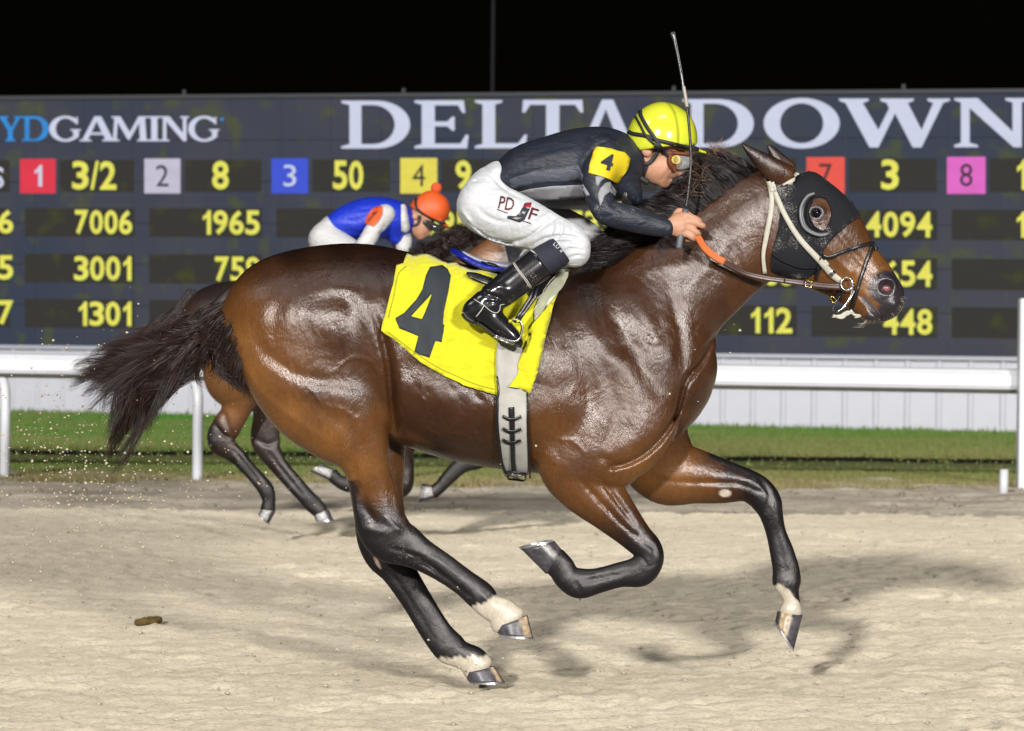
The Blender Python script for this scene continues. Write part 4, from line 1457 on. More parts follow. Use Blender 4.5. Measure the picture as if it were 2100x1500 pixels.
    for i in range(22):
        x = rr_.uniform(560, 740); yy0 = rr_.uniform(560, 860); L = rr_.uniform(20, 50); a = rr_.uniform(.1, 1.0)
        cr([(x, yy0, .2), (x + L * .5 * a, yy0 + L * .5, 1), (x + L * a * .8, yy0 + L, .2)], -.25, rr_.uniform(.006, .011), rr_.choice((-1, 1)) * rr_.uniform(.0006, .0018))
    for i in range(26):
        x = rr_.uniform(1120, 1360); yy0 = rr_.uniform(600, 900); L = rr_.uniform(20, 50); a = rr_.uniform(.0, .8)
        cr([(x, yy0, .2), (x + L * .5 * a, yy0 + L * .5, 1), (x + L * a * 1.1, yy0 + L, .2)], -.21, rr_.uniform(.006, .011), rr_.choice((-1, 1)) * rr_.uniform(.0006, .0018))
    for i in range(5):
        cr([(1545 - i * 9, 566 + i * 5, .3), (1530 - i * 10, 545, .8), (1525 - i * 10, 510, .3)], -.10, .005, .003 * (1 if i % 2 else -1))
    # tendons and bony points of the limbs
    cr([(736, 1070, .6), (730, 1040, 1), (722, 1006, .5)], -.15, .008, -.005)
    cr([(790, 1060, .5), (806, 1076, 1), (822, 1090, .5)], -.16, .008, -.006)
    cr([(830, 1140, .5), (880, 1166, 1), (934, 1206, .6)], -.15, .004, .006)
    cr([(990, 1220, .6), (1000, 1234, 1), (996, 1250, .6)], -.15, .007, -.005)
    cr([(1308, 1140, .8), (1322, 1150, 1), (1330, 1166, .6)], -.18, .005, .005)
    cr([(1256, 1176, .5), (1218, 1186, 1), (1190, 1190, .5)], -.175, .004, .005)
    # veins
    for ln in ([(690, 760), (720, 735), (760, 742), (780, 770)], [(640, 800), (665, 830), (700, 838), (735, 860)],
               [(1118, 880), (1140, 900), (1175, 905), (1200, 930)], [(870, 880), (905, 894), (935, 890), (985, 905)], [(1740, 540), (1728, 560), (1735, 580)]):
        cr([(a, b, .9) for a, b in ln], -.22, .0045, -.0035)


m_coat = coat_material('bay_coat')
horse = empty('racehorse', P(960, 1418, 0), 'shining dark bay racehorse with three white socks galloping under the jockey in black', 'horse')
fld = horse_field(TORSO, NECK, HEAD, (EAR_N, EAR_F), (cuffed(NH, 0), cuffed(FH, 0), cuffed(NF, 0), cuffed(FF, 0)), 0.03, HRES, body_detail)
V, F = fld.mesh()
V = rest_smooth(V, F, 2)
del fld
body = mesh_obj('body', V, F, m_coat, horse)
# coat colour of the animal
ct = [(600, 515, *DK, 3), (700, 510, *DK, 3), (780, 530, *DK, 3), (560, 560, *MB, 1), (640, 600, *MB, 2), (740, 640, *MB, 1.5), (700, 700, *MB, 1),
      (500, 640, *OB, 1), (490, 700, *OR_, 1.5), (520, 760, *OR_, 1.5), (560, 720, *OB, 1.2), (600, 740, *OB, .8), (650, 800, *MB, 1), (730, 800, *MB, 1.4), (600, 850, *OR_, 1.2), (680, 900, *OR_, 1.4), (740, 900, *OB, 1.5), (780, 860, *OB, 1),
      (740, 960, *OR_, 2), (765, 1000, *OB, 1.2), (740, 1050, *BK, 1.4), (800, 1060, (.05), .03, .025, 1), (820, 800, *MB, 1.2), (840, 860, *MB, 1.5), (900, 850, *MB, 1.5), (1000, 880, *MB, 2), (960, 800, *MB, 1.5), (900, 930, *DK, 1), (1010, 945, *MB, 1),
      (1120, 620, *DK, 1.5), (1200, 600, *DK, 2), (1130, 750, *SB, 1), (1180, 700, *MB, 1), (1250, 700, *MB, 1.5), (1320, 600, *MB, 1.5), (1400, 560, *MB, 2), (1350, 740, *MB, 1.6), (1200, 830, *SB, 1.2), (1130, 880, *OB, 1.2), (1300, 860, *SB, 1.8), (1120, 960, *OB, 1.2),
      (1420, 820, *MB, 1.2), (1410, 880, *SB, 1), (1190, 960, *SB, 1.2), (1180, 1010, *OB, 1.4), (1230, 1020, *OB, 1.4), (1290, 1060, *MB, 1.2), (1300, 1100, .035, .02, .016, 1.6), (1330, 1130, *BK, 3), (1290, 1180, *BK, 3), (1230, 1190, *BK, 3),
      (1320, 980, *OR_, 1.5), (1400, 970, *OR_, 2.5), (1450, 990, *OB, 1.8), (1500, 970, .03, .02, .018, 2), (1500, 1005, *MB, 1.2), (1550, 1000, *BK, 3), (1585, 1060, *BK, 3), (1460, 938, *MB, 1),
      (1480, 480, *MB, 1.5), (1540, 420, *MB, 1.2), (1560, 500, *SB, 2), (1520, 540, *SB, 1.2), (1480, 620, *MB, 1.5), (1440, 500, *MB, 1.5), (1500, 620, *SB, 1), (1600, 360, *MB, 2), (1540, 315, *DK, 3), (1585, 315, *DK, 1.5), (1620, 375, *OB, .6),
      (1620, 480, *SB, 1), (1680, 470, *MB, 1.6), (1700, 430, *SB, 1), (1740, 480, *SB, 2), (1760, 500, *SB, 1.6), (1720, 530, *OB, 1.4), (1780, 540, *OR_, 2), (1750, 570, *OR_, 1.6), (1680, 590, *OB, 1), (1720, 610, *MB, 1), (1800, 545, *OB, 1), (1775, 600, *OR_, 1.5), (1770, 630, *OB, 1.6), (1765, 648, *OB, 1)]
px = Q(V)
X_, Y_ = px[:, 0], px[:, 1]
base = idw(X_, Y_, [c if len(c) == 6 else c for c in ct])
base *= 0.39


def blend(mask, c):
    global base
    base = base * (1 - mask[:, None]) + np.array(c) * mask[:, None]


def sm(x): return np.clip(x, 0, 1)
nz = 14 * np.sin(X_ * .21 + Y_ * .13) + 9 * np.sin(X_ * .47 - Y_ * .31)
nz *= .35
low_near_hind = (V[:, 1] < 0) & (X_ < 1100) & (X_ > 690)
blend(sm((Y_ + nz * 1.5 - 1035 + (X_ - 740) * -.15) / 40) * (X_ < 1060) * (X_ > 690), BK)
blend(sm((735 - X_ + nz * .5 + (Y_ - 950) * .12) / 12) * (Y_ > 985) * (Y_ < 1200) * .9, BK)
blend(sm((Y_ - 1105 + nz) / 30) * (X_ > 1090) * (X_ < 1400) * (V[:, 1] < 0), BK)
blend(sm((X_ - 1515 + nz * 1.5) / 40) * (Y_ > 900) * (V[:, 1] > -.05) * (X_ < 1680), BK)
blend(sm((14 - np.abs(Y_ - 940 - (X_ - 1450) * .46 + 12)) / 10) * (X_ > 1455) * (X_ < 1560) * (V[:, 1] > 0), BK)
# socks
def line_side(x1, y1, x2, y2):
    return ((x2 - x1) * (Y_ - y1) - (y2 - y1) * (X_ - x1)) / math.hypot(x2 - x1, y2 - y1)
nearleg = (V[:, 1] < 0)
blend(sm((-line_side(1026, 1216, 962, 1246) + nz * .5) / 5) * (X_ > 940) * (X_ < 1105) * (Y_ > 1190) * (Y_ < 1320) * nearleg * 1.0, WH)
blend(sm((Y_ - 1344 - (970 - X_) * .05 + nz * .5) / 5) * (X_ > 880) * (X_ < 1060) * (~nearleg), WH)
blend(sm((Y_ - 1198 - np.clip(X_ - 1608, 0, 60) * 1.15 + nz * .5) / 5) * (X_ > 1560) * (X_ < 1700) * (~nearleg), WH)
blend(sm((9 - np.hypot((X_ - 1487) / 1.6, Y_ - 1012)) / 3) * (V[:, 1] > 0), WH)
blend(sm((8 - np.hypot((X_ - 774 - (Y_ - 1155) * .5) / .6, (Y_ - 1155) / 1.8)) / 3) * (~nearleg), (.35, .25, .2))
# muzzle and nostril
nd_ = np.hypot((X_ - 1819) / 1.15, Y_ - 590)
blend(sm((37 - nd_ + nz * .2) / 5) * (X_ > 1700), (.022, .018, .022))
blend(sm((X_ - 1800 - (620 - Y_) * .35) / 10) * (Y_ > 600) * (X_ > 1760), (.022, .018, .022))
blend(sm((X_ - 1838) / 6) * (Y_ > 560), (.025, .02, .024))
blend(sm((8 - np.hypot((X_ - 1818) / 1.3, (Y_ - 592) * 1.2)) / 4) * (V[:, 1] < 0), (.22, .06, .065))
blend(sm((8 - np.abs(line_side(1764, 606, 1804, 652))) / 4) * (X_ > 1768) * (X_ < 1806) * (Y_ > 606) * (Y_ < 656), (.10, .09, .10))
blend(sm((20 - np.hypot((X_ - 1790) / 1.0, Y_ - 655)) / 6), (.03, .025, .028))
# around the eye bare dark skin
blend(sm((18 - np.hypot((X_ - 1674) / 1.3, Y_ - 437)) / 4) * (V[:, 1] < 0), (.018, .012, .012))
blend(sm((5 - np.abs(np.hypot((X_ - 1676), (Y_ - 436) * 1.15) - 19)) / 4) * (Y_ > 440) * (V[:, 1] < 0), (.09, .06, .055))
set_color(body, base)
BODY_BVH = BVHTree.FromPolygons([tuple(x) for x in V.tolist()], [tuple(int(i) for i in f) for f in F])
# the bare head without ears, for laying the hood on
_e = [E(NECK[3:]), E(HEAD)]
_lo = np.min([np.min(np.array(i[0]) - np.maximum(i[1], i[2])[:, None], 0) for i in _e], 0) - .02
_hi = np.max([np.max(np.array(i[0]) + np.maximum(i[1], i[2])[:, None], 0) for i in _e], 0) + .02
_f = Field(_lo, _hi, .007)
_f.chain(*_e[0], k=.0); _f.chain(*_e[1], k=.035); head_detail(_f)
_V, _F = _f.mesh(); _V = rest_smooth(_V, _F, 2)
BARE_BVH = BVHTree.FromPolygons([tuple(x) for x in _V.tolist()], [tuple(int(i) for i in f) for f in _F])

# eye
m_eye = simple('horse_eye', (0.004, 0.003, 0.008), 0.06, spec=0.45)
def ball(name, c, r, mat, parent, sq=(1, 1, 1), seg=20, **kw):
    V, F = [], []
    n, m = seg, seg // 2
    for i in range(m + 1):
        for j in range(n):
            a, b2 = math.pi * i / m, 2 * math.pi * j / n
            V.append((c[0] + r * sq[0] * math.sin(a) * math.cos(b2), c[1] + r * sq[1] * math.sin(a) * math.sin(b2), c[2] + r * sq[2] * math.cos(a)))
    for i in range(m):
        for j in range(n):
            F.append((i * n + j, (i + 1) * n + j, (i + 1) * n + (j + 1) % n, i * n + (j + 1) % n))
    return mesh_obj(name, V, F, mat, parent, **kw)
ball('eye', P(1674, 437, -.083), .0185, m_eye, horse)


def hoof_piece(parent, cor, toe, heel, hd, y, stripes, mat_shoe, seed=0, px_scale=1.0, sole_show=0.0):
    """cor: (front px, back px) coronet points; toe/heel: sole end points"""
    A, B = np.array(P(cor[0][0], cor[0][1], y)), np.array(P(cor[1][0], cor[1][1], y))
    T, H = np.array(P(toe[0], toe[1], y)), np.array(P(heel[0], heel[1], y))
    dy = np.array([0, 1.0, 0])
    rings = []
    N = 28; M = 6
    for k in range(M + 1):
        t = k / M
        f = A + (T - A) * t; b_ = B + (H - B) * t
        c = (f + b_) / 2; ax = (f - b_) / 2
        w = hd * (0.86 + 0.26 * t)
        ring = []
        for j in range(N):
            a = 2 * math.pi * j / N
            ca, sa = math.cos(a), math.sin(a)
            xx = ca if ca > 0 else ca * 0.92
            yy = sa * (1.0 if ca > -0.2 else (1.0 - 0.25 * (-ca - 0.2)))
            ring.append(c + ax * xx + dy * w * yy)
        rings.append(ring)
    V = [p for r in rings for p in r]
    F = [(i * N + j, (i + 1) * N + j, (i + 1) * N + (j + 1) % N, i * N + (j + 1) % N) for i in range(M) for j in range(N)]
    # concave sole
    c = sum(rings[-1]) / N
    up = (A + B) / 2 - (T + H) / 2; up /= np.linalg.norm(up)
    inner = [c + (p - c) * 0.78 for p in rings[-1]]
    deep = [c + (p - c) * 0.7 + up * 0.010 for p in rings[-1]]
    o1 = len(V); V += inner; o2 = len(V); V += deep; V.append(c + up * .004)
    for j in range(N):
        k = (j + 1) % N
        F.append((M * N + j, o1 + j, o1 + k, M * N + k))
        F.append((o1 + j, o2 + j, o2 + k, o1 + k))
        F.append((o2 + j, len(V) - 1, o2 + k))
    F.append(tuple(range(N)))
    o = mesh_obj('hoof', V, F, M_HOOF, parent)
    bm = bmesh.new(); bm.from_mesh(o.data); bmesh.ops.recalc_face_normals(bm, faces=bm.faces); bm.to_mesh(o.data); bm.free(); o.data.shade_smooth()
    cols = []
    for k in range(M + 1):
        for j in range(N):
            a = (360 * j / N + 180) % 360 - 180
            cc = np.array((.055, .05, .058))
            for s0, s1, sc_ in stripes:
                if s0 <= a <= s1: cc = np.array(sc_)
            cols.append(cc)
    cols += [np.array((.16, .14, .12))] * (len(V) - len(cols))
    set_color(o, np.array(cols))
    # shoe: a worn metal band with open heel
    SV = []; n2 = 24
    dn = -up
    for j in range(n2 + 1):
        a = R(-150 + 300 * j / n2)
        ca, sa = math.cos(a), math.sin(a)
        f = T; b_ = H
        cc = (f + b_) / 2; ax = (f - b_) / 2
        w = hd * 1.12
        p_o = cc + ax * 1.03 * ca + dy * w * 1.03 * sa
        p_i = cc + ax * .72 * ca + dy * w * .70 * sa
        SV += [p_o, p_o + dn * .008, p_i + dn * .008, p_i]
    SF = []
    for j in range(n2):
        for q in range(4):
            SF.append((j * 4 + q, (j + 1) * 4 + q, (j + 1) * 4 + (q + 1) % 4, j * 4 + (q + 1) % 4))
    SF += [(0, 1, 2, 3), tuple(n2 * 4 + q for q in (3, 2, 1, 0))]
    s = mesh_obj('shoe', SV, SF, mat_shoe, o, smooth=False)
    return o


M_HOOF, nt, b = mat_new('hoof_horn')
at = nd(nt, 'ShaderNodeAttribute', attribute_name='Col')
tc = nd(nt, 'ShaderNodeTexCoord'); n = nd(nt, 'ShaderNodeTexNoise', Scale=60.0, Detail=4.0); nt.links.new(tc.outputs['Object'], n.inputs['Vector'])
mr = nd(nt, 'ShaderNodeMapRange'); mr.inputs[1].default_value = .3; mr.inputs[2].default_value = .7; mr.inputs[3].default_value = .6; mr.inputs[4].default_value = 1.5; nt.links.new(n.outputs[0], mr.inputs[0])
vm = nd(nt, 'ShaderNodeVectorMath', operation='SCALE'); nt.links.new(at.outputs['Color'], vm.inputs[0]); nt.links.new(mr.outputs[0], vm.inputs['Scale']); nt.links.new(vm.outputs[0], b.inputs['Base Color'])
b.inputs['Roughness'].default_value = .38
bp = nd(nt, 'ShaderNodeBump', Distance=.002, Strength=.5); nt.links.new(n.outputs[0], bp.inputs['Height']); nt.links.new(bp.outputs[0], b.inputs['Normal'])
m_shoe = simple('horseshoe_metal', (0.62, 0.63, 0.66), 0.28, metal=0.85, var=.3, vscale=60)
CREAM = (.36, .27, .17)
hoof_piece(horse, ((1082, 1262), (1008, 1288)), (1093, 1306), (1019, 1300), .043, -.13, [(-60, -25, CREAM), (20, 60, CREAM)], m_shoe)
hoof_piece(horse, ((1014, 1366), (948, 1380)), (1033, 1397), (958, 1398), .043, .13, [(-50, -15, CREAM)], m_shoe)
hoof_piece(horse, ((1120, 1178), (1152, 1124)), (1068, 1126), (1140, 1109), .041, -.15, [(-125, -95, (.25, .24, .23))], m_shoe)
hoof_piece(horse, ((1646, 1262), (1592, 1254)), (1628, 1333), (1588, 1272), .041, .13, [(-135, -80, CREAM)], m_shoe)


# ------------------------------------------------------------------ hair
def hair_mat(name, c1, c2, rough=0.38):
    m, nt, b = mat_new(name)
    at = nd(nt, 'ShaderNodeAttribute', attribute_name='Col')
    nt.links.new(at.outputs['Color'], b.inputs['Base Color'])
    b.inputs['Roughness'].default_value = .42
    b.inputs['Specular IOR Level'].default_value = .18
    return m


m_hair = hair_mat('dark_hair', None, None)


def hair(name, guides, n, parent, seed, width=.0016, spread=.012, wave=.006, c=(.006, .0045, .005), c2=(.085, .040, .022), tipfrac=.25, seg=14, clumps=60, lenvar=.25, fray=1.0, taper=0.0, **kw):
    """guides: list of lists of 3D points; strands are spread between random neighbouring guides and gathered in locks"""
    r = np.random.default_rng(seed)
    G = np.array([[tuple(x) for x in catmull([tuple(p) for p in g], 6)] for g in guides])
    # equal counts
    m = seg
    G2 = np.zeros((len(G), m, 3))
    for i, g in enumerate(G):
        L = np.concatenate([[0], np.cumsum(np.linalg.norm(np.diff(g, axis=0), axis=1))])
        for a in range(3): G2[i, :, a] = np.interp(np.linspace(0, L[-1], m), L, g[:, a])
    t = np.linspace(0, 1, m)
    # locks
    ci = r.uniform(0, len(G) - 1.001, clumps); 
    coff = r.normal(0, 1, (clumps, 3)) * spread
    cph = r.uniform(0, 6.28, (clumps, 3)); cfr = r.uniform(1.0, 2.6, clumps); clen = 1 - lenvar * r.random(clumps)
    which = r.integers(0, clumps, n)
    i = ci[which] + r.normal(0, .05, n); i = np.clip(i, 0, len(G) - 1.001)
    i0 = i.astype(int); f = (i - i0)[:, None, None]
    ln = np.clip(clen[which] * (1 - .3 * r.random(n) ** 2), .3, 1)
    S = np.zeros((n, m, 3))
    base = G2[i0] * (1 - f) + G2[i0 + 1] * f
    idx = t[None, :] * ln[:, None] * (m - 1)
    j0 = np.clip(idx.astype(int), 0, m - 2); fr = (idx - j0)[..., None]
    S = np.take_along_axis(base, j0[..., None].repeat(3, 2), 1) * (1 - fr) + np.take_along_axis(base, (j0 + 1)[..., None].repeat(3, 2), 1) * fr
    tt = t[None, :, None]
    S += coff[which][:, None, :] * (0.4 + tt * (1 + taper * tt))
    S += (wave * np.sin(cph[which][:, None, :] + 6.28 * cfr[which][:, None, None] * tt) * (tt ** 1.2) * 2.2)
    own = r.normal(0, 1, (n, 1, 3)) * spread * .45
    S += own * (0.35 + .9 * tt * fray)
    S += .5 * wave * np.sin(r.uniform(0, 6.28, (n, 1, 3)) + r.uniform(4, 11, (n, 1, 1)) * tt) * tt
    T = np.gradient(S, axis=1); T /= np.linalg.norm(T, axis=2)[..., None] + 1e-9
    rnd = r.normal(0, .35, (n, 1, 3)) + np.array([0, -1.0, .1])
    W = np.cross(T, rnd); W /= np.linalg.norm(W, axis=2)[..., None] + 1e-9
    w = width * r.uniform(.6, 1.5, (n, 1, 1)) * np.clip(1.15 - tt ** 2.5, .12, 1)
    A, B = S - W * w, S + W * w
    V = np.stack([A, B], 2).reshape(-1, 3)
    st = (np.arange(n) * m * 2)[:, None] + (np.arange(m - 1) * 2)[None, :]
    st = st.ravel()
    F = np.stack([st, st + 1, st + 3, st + 2], 1)
    o = mesh_obj(name, V, F, m_hair, parent, **kw)
    k = (r.random(n) ** 2.2)[:, None] * np.ones((1, m)) * .8 + .35 * (tt[0, :, 0][None] ** 2) * r.random(n)[:, None]
    k = np.clip(k * tipfrac * 2.2, 0, 1)[..., None]
    cc = np.array(c) * (1 - k) + np.array(c2) * k
    set_color(o, np.repeat(cc.reshape(-1, 3), 2, 0))
    return o


def g3(rows):
    return [P(a, b2, y) for a, b2, y in rows]


tail_e = hair('tail', [
    g3([(512, 594, 0), (450, 624, .02), (380, 672, .05), (300, 706, .06), (215, 738, .05), (130, 782, .04)]),
    g3([(510, 596, 0), (445, 634, .0), (370, 686, .0), (280, 724, .0), (200, 760, .0), (126, 800, .0)]),
    g3([(508, 597, 0), (448, 636, -.02), (380, 684, -.04), (300, 740, -.05), (240, 790, -.05), (190, 842, -.04)]),
    g3([(506, 602, 0), (452, 648, -.03), (390, 700, -.05), (320, 762, -.06), (268, 830, -.05), (224, 930, -.03)]),
    g3([(504, 608, 0), (456, 656, -.02), (400, 710, -.03), (345, 770, -.03), (290, 830, -.02), (214, 936, .0)]),
    g3([(502, 614, -.01), (462, 664, -.05), (418, 716, -.06), (372, 764, -.06), (318, 806, -.05), (250, 880, -.04)]),
], 7000, horse, 3, width=.0010, spread=.012, wave=.016, clumps=70, lenvar=.45, tipfrac=.2, seg=22, taper=1.6)
hair('tail_lock', [
    g3([(504, 606, 0), (474, 650, -.08), (448, 710, -.11), (440, 752, -.11), (470, 800, -.1)]),
    g3([(500, 612, 0), (480, 662, -.09), (468, 720, -.12), (480, 775, -.12), (512, 822, -.1)]),
    g3([(498, 618, 0), (486, 680, -.09), (484, 740, -.12), (505, 790, -.12), (538, 818, -.1)]),
    g3([(504, 604, 0), (464, 650, -.07), (430, 700, -.09), (410, 740, -.09), (420, 772, -.08)]),
], 4200, horse, 4, width=.0011, spread=.011, wave=.013, clumps=40, lenvar=.4, tipfrac=.2, seg=16, taper=1.2)
# tail dock
tube('tail_dock', [tuple(p) for p in catmull([tuple(P(*q)) for q in ((530, 580, 0), (500, 592, 0), (462, 615, .0), (425, 650, .0))], 5)], np.linspace(.05, .018, 16), simple('dock_hair', (.02, .013, .012), .45, bump=.6, bscale=250), horse, sides=12)

hair('mane', [
    g3([(1215, 558, -.05), (1180, 552, -.09), (1150, 540, -.08), (1110, 524, -.02)][0:3] + [P(1135, 532, -.05)][:0] + g3([(1168, 540, -.1)])) if False else g3([(1262, 534, -.06), (1228, 538, -.10), (1198, 540, -.11), (1175, 540, -.11)]),
    g3([(1300, 510, -.06), (1262, 516, -.10), (1225, 524, -.12), (1185, 530, -.11)]),
    g3([(1335, 488, -.06), (1295, 492, -.10), (1250, 500, -.12), (1205, 512, -.11)]),
    g3([(1365, 474, -.06), (1325, 474, -.10), (1280, 480, -.11), (1235, 485, -.10)]),
    g3([(1395, 456, -.05), (1360, 446, -.04), (1325, 440, -.02), (1290, 446, .0)]),
    g3([(1425, 437, -.05), (1400, 420, -.03), (1366, 412, .0), (1330, 418, .03)]),
    g3([(1450, 420, -.05), (1426, 400, -.03), (1400, 392, .01), (1366, 398, .05)]),
    g3([(1475, 402, -.05), (1452, 378, -.04), (1422, 364, -.01), (1392, 380, .03)]),
    g3([(1500, 386, -.04), (1477, 358, -.04), (1448, 340, -.02), (1412, 350, .02)]),
    g3([(1525, 368, -.03), (1500, 344, -.04), (1470, 326, -.03), (1432, 318, -.02)]),
    g3([(1550, 350, -.03), (1525, 338, -.04), (1498, 328, -.03), (1462, 322, -.02)]),
], 13000, horse, 5, width=.0009, spread=.0075, wave=.003, clumps=170, lenvar=.30, tipfrac=.10, seg=12, c=(.005, .0042, .0055), c2=(.10, .06, .045))
hair('mane_underlayer', [
    g3([(1235, 548, .0), (1215, 530, -.02), (1190, 528, -.03), (1170, 535, -.04)]),
    g3([(1300, 520, .02), (1270, 500, .0), (1235, 498, -.02), (1200, 510, -.03)]),
    g3([(1370, 472, .03), (1340, 448, .03), (1300, 448, .03), (1250, 470, .02)]),
    g3([(1420, 440, .03), (1392, 416, .05), (1360, 412, .07), (1320, 424, .08)]),
    g3([(1470, 404, .03), (1444, 374, .05), (1420, 370, .07), (1390, 390, .08)]),
    g3([(1530, 365, .03), (1500, 338, .03), (1462, 328, .03), (1420, 335, .03)]),
], 6000, horse, 6, width=.0014, spread=.012, wave=.004, clumps=90, lenvar=.3, tipfrac=.05, seg=12, c=(.010, .008, .009), c2=(.05, .03, .025))
hair('flyaway_mane', [
    g3([(1450, 425, -.05), (1420, 402, -.08), (1395, 396, -.08), (1368, 404, -.06)]),
    g3([(1460, 330, .0), (1462, 316, .0), (1468, 304, .0), (1478, 298, .0)]),
    g3([(1520, 350, -.02), (1488, 326, -.03), (1468, 312, -.03), (1450, 306, -.02)]),
    g3([(1540, 350, .0), (1505, 330, .0), (1490, 322, .0), (1474, 318, .0)]),
], 200, horse, 8, width=.0006, spread=.012, wave=.014, clumps=60, lenvar=.5, tipfrac=.9, seg=12, c=(.03, .02, .016), c2=(.20, .12, .08))
hair('whiskers', [
    g3([(1775, 655, -.02), (1765, 664, -.03), (1752, 668, -.03), (1740, 666, -.03)]),
    g3([(1800, 652, -.02), (1808, 658, -.03), (1810, 664, -.03), (1806, 668, -.03)]),
    g3([(1838, 622, -.03), (1844, 626, -.03), (1848, 632, -.03), (1850, 636, -.03)]),
    g3([(1840, 612, -.03), (1847, 614, -.03), (1851, 618, -.03), (1853, 622, -.03)]),
], 46, horse, 9, width=.0003, spread=.008, wave=.002, clumps=40, tipfrac=.9, seg=6, c=(.2, .15, .12), c2=(.5, .42, .35))


# ------------------------------------------------------------------ second horse, nearer the rail
Y2 = CAM.y + 18.2
S2 = 0.582
h2 = empty('racehorse', P(700, 1116, Y2), 'darker brown racehorse half hidden behind the leading bay horse, nearer the rail', 'horse')
y2 = Y2
B_NH = [(395, 650, 560, 640, .10, -.12), (408, 720, 590, 715, .13, -.13), (418, 782, 560, 790, .11, -.135), (450, 812, 532, 820, .075, -.14), (452, 838, 512, 848, .055, -.14),
        (436, 870, 496, 876, .045, -.14), (424, 896, 486, 898, .040, -.14), (430, 914, 482, 908, .038, -.14), (462, 938, 498, 922, .028, -.14), (496, 970, 520, 950, .025, -.14),
        (522, 1000, 548, 980, .029, -.14), (532, 1016, 562, 1000, .031, -.14), (538, 1030, 565, 1022, .027, -.14), (534, 1042, 565, 1046, .032, -.14)]
B_FH = [(470, 700, 600, 720, .11, .12), (505, 800, 600, 810, .08, .13), (518, 850, 582, 850, .055, .13), (514, 890, 574, 886, .045, .13), (516, 912, 576, 906, .040, .13), (530, 932, 578, 926, .036, .13),
        (556, 966, 590, 948, .027, .13), (586, 1000, 614, 976, .025, .13), (612, 1028, 640, 1006, .030, .13), (628, 1046, 658, 1024, .029, .13), (642, 1056, 672, 1042, .031, .13)]
B_NF = [(740, 780, 900, 770, .10, -.13), (760, 880, 880, 870, .09, -.14), (790, 920, 850, 930, .06, -.145), (800, 950, 848, 970, .042, -.145), (806, 985, 842, 1010, .038, -.145), (790, 988, 800, 1024, .03, -.145), (750, 984, 756, 1014, .026, -.145),
        (715, 976, 712, 1010, .029, -.145), (700, 976, 694, 1002, .026, -.145), (688, 962, 676, 988, .028, -.145)]
B_FF = [(820, 780, 930, 770, .10, .13), (880, 850, 960, 850, .08, .13), (960, 890, 1020, 900, .05, .13), (985, 915, 1030, 925, .04, .13), (972, 925, 990, 960, .03, .13), (940, 938, 958, 968, .027, .13), (916, 962, 930, 990, .03, .13), (900, 984, 908, 1010, .027, .13), (888, 996, 890, 1024, .028, .13)]
_T2 = T2
tor2 = [(r[0] - 14 * (r[0] < 470), r[1], r[2], r[3], y2 + r[4], r[5]) for r in [(*T2(a, b2), *T2(c, d), 0, e) for a, b2, c, d, _, e in TORSO]]
nek2 = [(r[0], r[1], r[2], r[3], y2 + r[4], r[5]) for r in [(*T2(a, b2), *T2(c, d), 0, e) for a, b2, c, d, _, e in NECK]]
hed2 = [(r[0], r[1], r[2], r[3], y2 + r[4], r[5]) for r in [(*T2(a, b2), *T2(c, d), 0, e) for a, b2, c, d, _, e in HEAD]]
ear2 = [(*T2(a, b2), y2 + y, r * S2, d) for a, b2, y, r, d in EAR_N]
ear3 = [(*T2(a, b2), y2 + y, r * S2, d) for a, b2, y, r, d in EAR_F]
f2 = horse_field(tor2, nek2, hed2, (ear2, ear3), [leg_rows(l, y2) for l in (B_NH, B_FH, B_NF, B_FF)], .03, 0.0095, lambda f: [f.crease(a, y2 - .17 if n < 4 else y2 + .09, r, d) for n, (a, r, d) in enumerate((
    ([(440, 872, .5), (458, 892), (480, 902, .5)], .014, .012), ([(462, 850, .4), (470, 880), (492, 915, .5)], .012, .010), ([(480, 925, .5), (510, 962), (535, 995, .5)], .010, .009), ([(420, 800, .3), (450, 840, .6), (470, 870, .3)], .02, .01),
    ([(524, 900, .5), (548, 912), (566, 905, .5)], .014, .012), ([(552, 930, .5), (590, 980), (620, 1015, .5)], .010, .009)))], y2)
V2, F2 = f2.mesh(); V2 = rest_smooth(V2, F2, 1); del f2
b2o = mesh_obj('body', V2, F2, coat_material('brown_coat', .42), h2)
q = Q(V2)
c2 = idw(q[:, 0], q[:, 1], [(440, 600, .03, .022, .02, 2), (520, 640, *MB, 1), (450, 760, .20, .085, .022, 2), (490, 800, .20, .085, .022, 1.5), (480, 850, *OB, 1.5), (440, 890, *BK, 3), (500, 960, *BK, 3), (550, 1020, *BK, 3), (545, 850, .06, .04, .03, 2), (545, 900, .04, .03, .03, 2), (620, 1010, *BK, 3), (700, 990, *BK, 3), (940, 960, *BK, 3), (800, 800, *MB, 1), (1000, 520, *OB, 3), (975, 500, *MB, 2), (1040, 530, *DK, 2)])
set_color(b2o, c2 * .6)
GREYH = (.30, .29, .29)
for cor, toe, heel, y in ((((566, 1048), (534, 1044)), (552, 1074), (530, 1052), -.14), (((674, 1044), (642, 1058)), (684, 1066), (646, 1068), .13),
                          (((676, 986), (684, 960)), (634, 966), (664, 954), -.145), (((890, 1022), (884, 994)), (858, 1032), (868, 990), .13)):
    hoof_piece(h2, cor, toe, heel, .042, y2 + y, [(-140, -60, (.35, .34, .33)), (60, 140, (.35, .34, .33))], m_shoe)
hair('tail', [
    g3([(400, 622, y2), (352, 664, y2), (300, 704, y2), (240, 742, y2), (150, 790, y2)]),
    g3([(392, 596, y2), (350, 650, y2), (290, 700, y2), (230, 745, y2), (170, 790, y2)]),
    g3([(392, 604, y2), (365, 670, y2), (330, 730, y2), (280, 770, y2), (220, 800, y2)]),
], 2600, h2, 13, width=.0018, spread=.02, wave=.02, clumps=50, lenvar=.3, tipfrac=.15, seg=14, c=(.016, .012, .012))
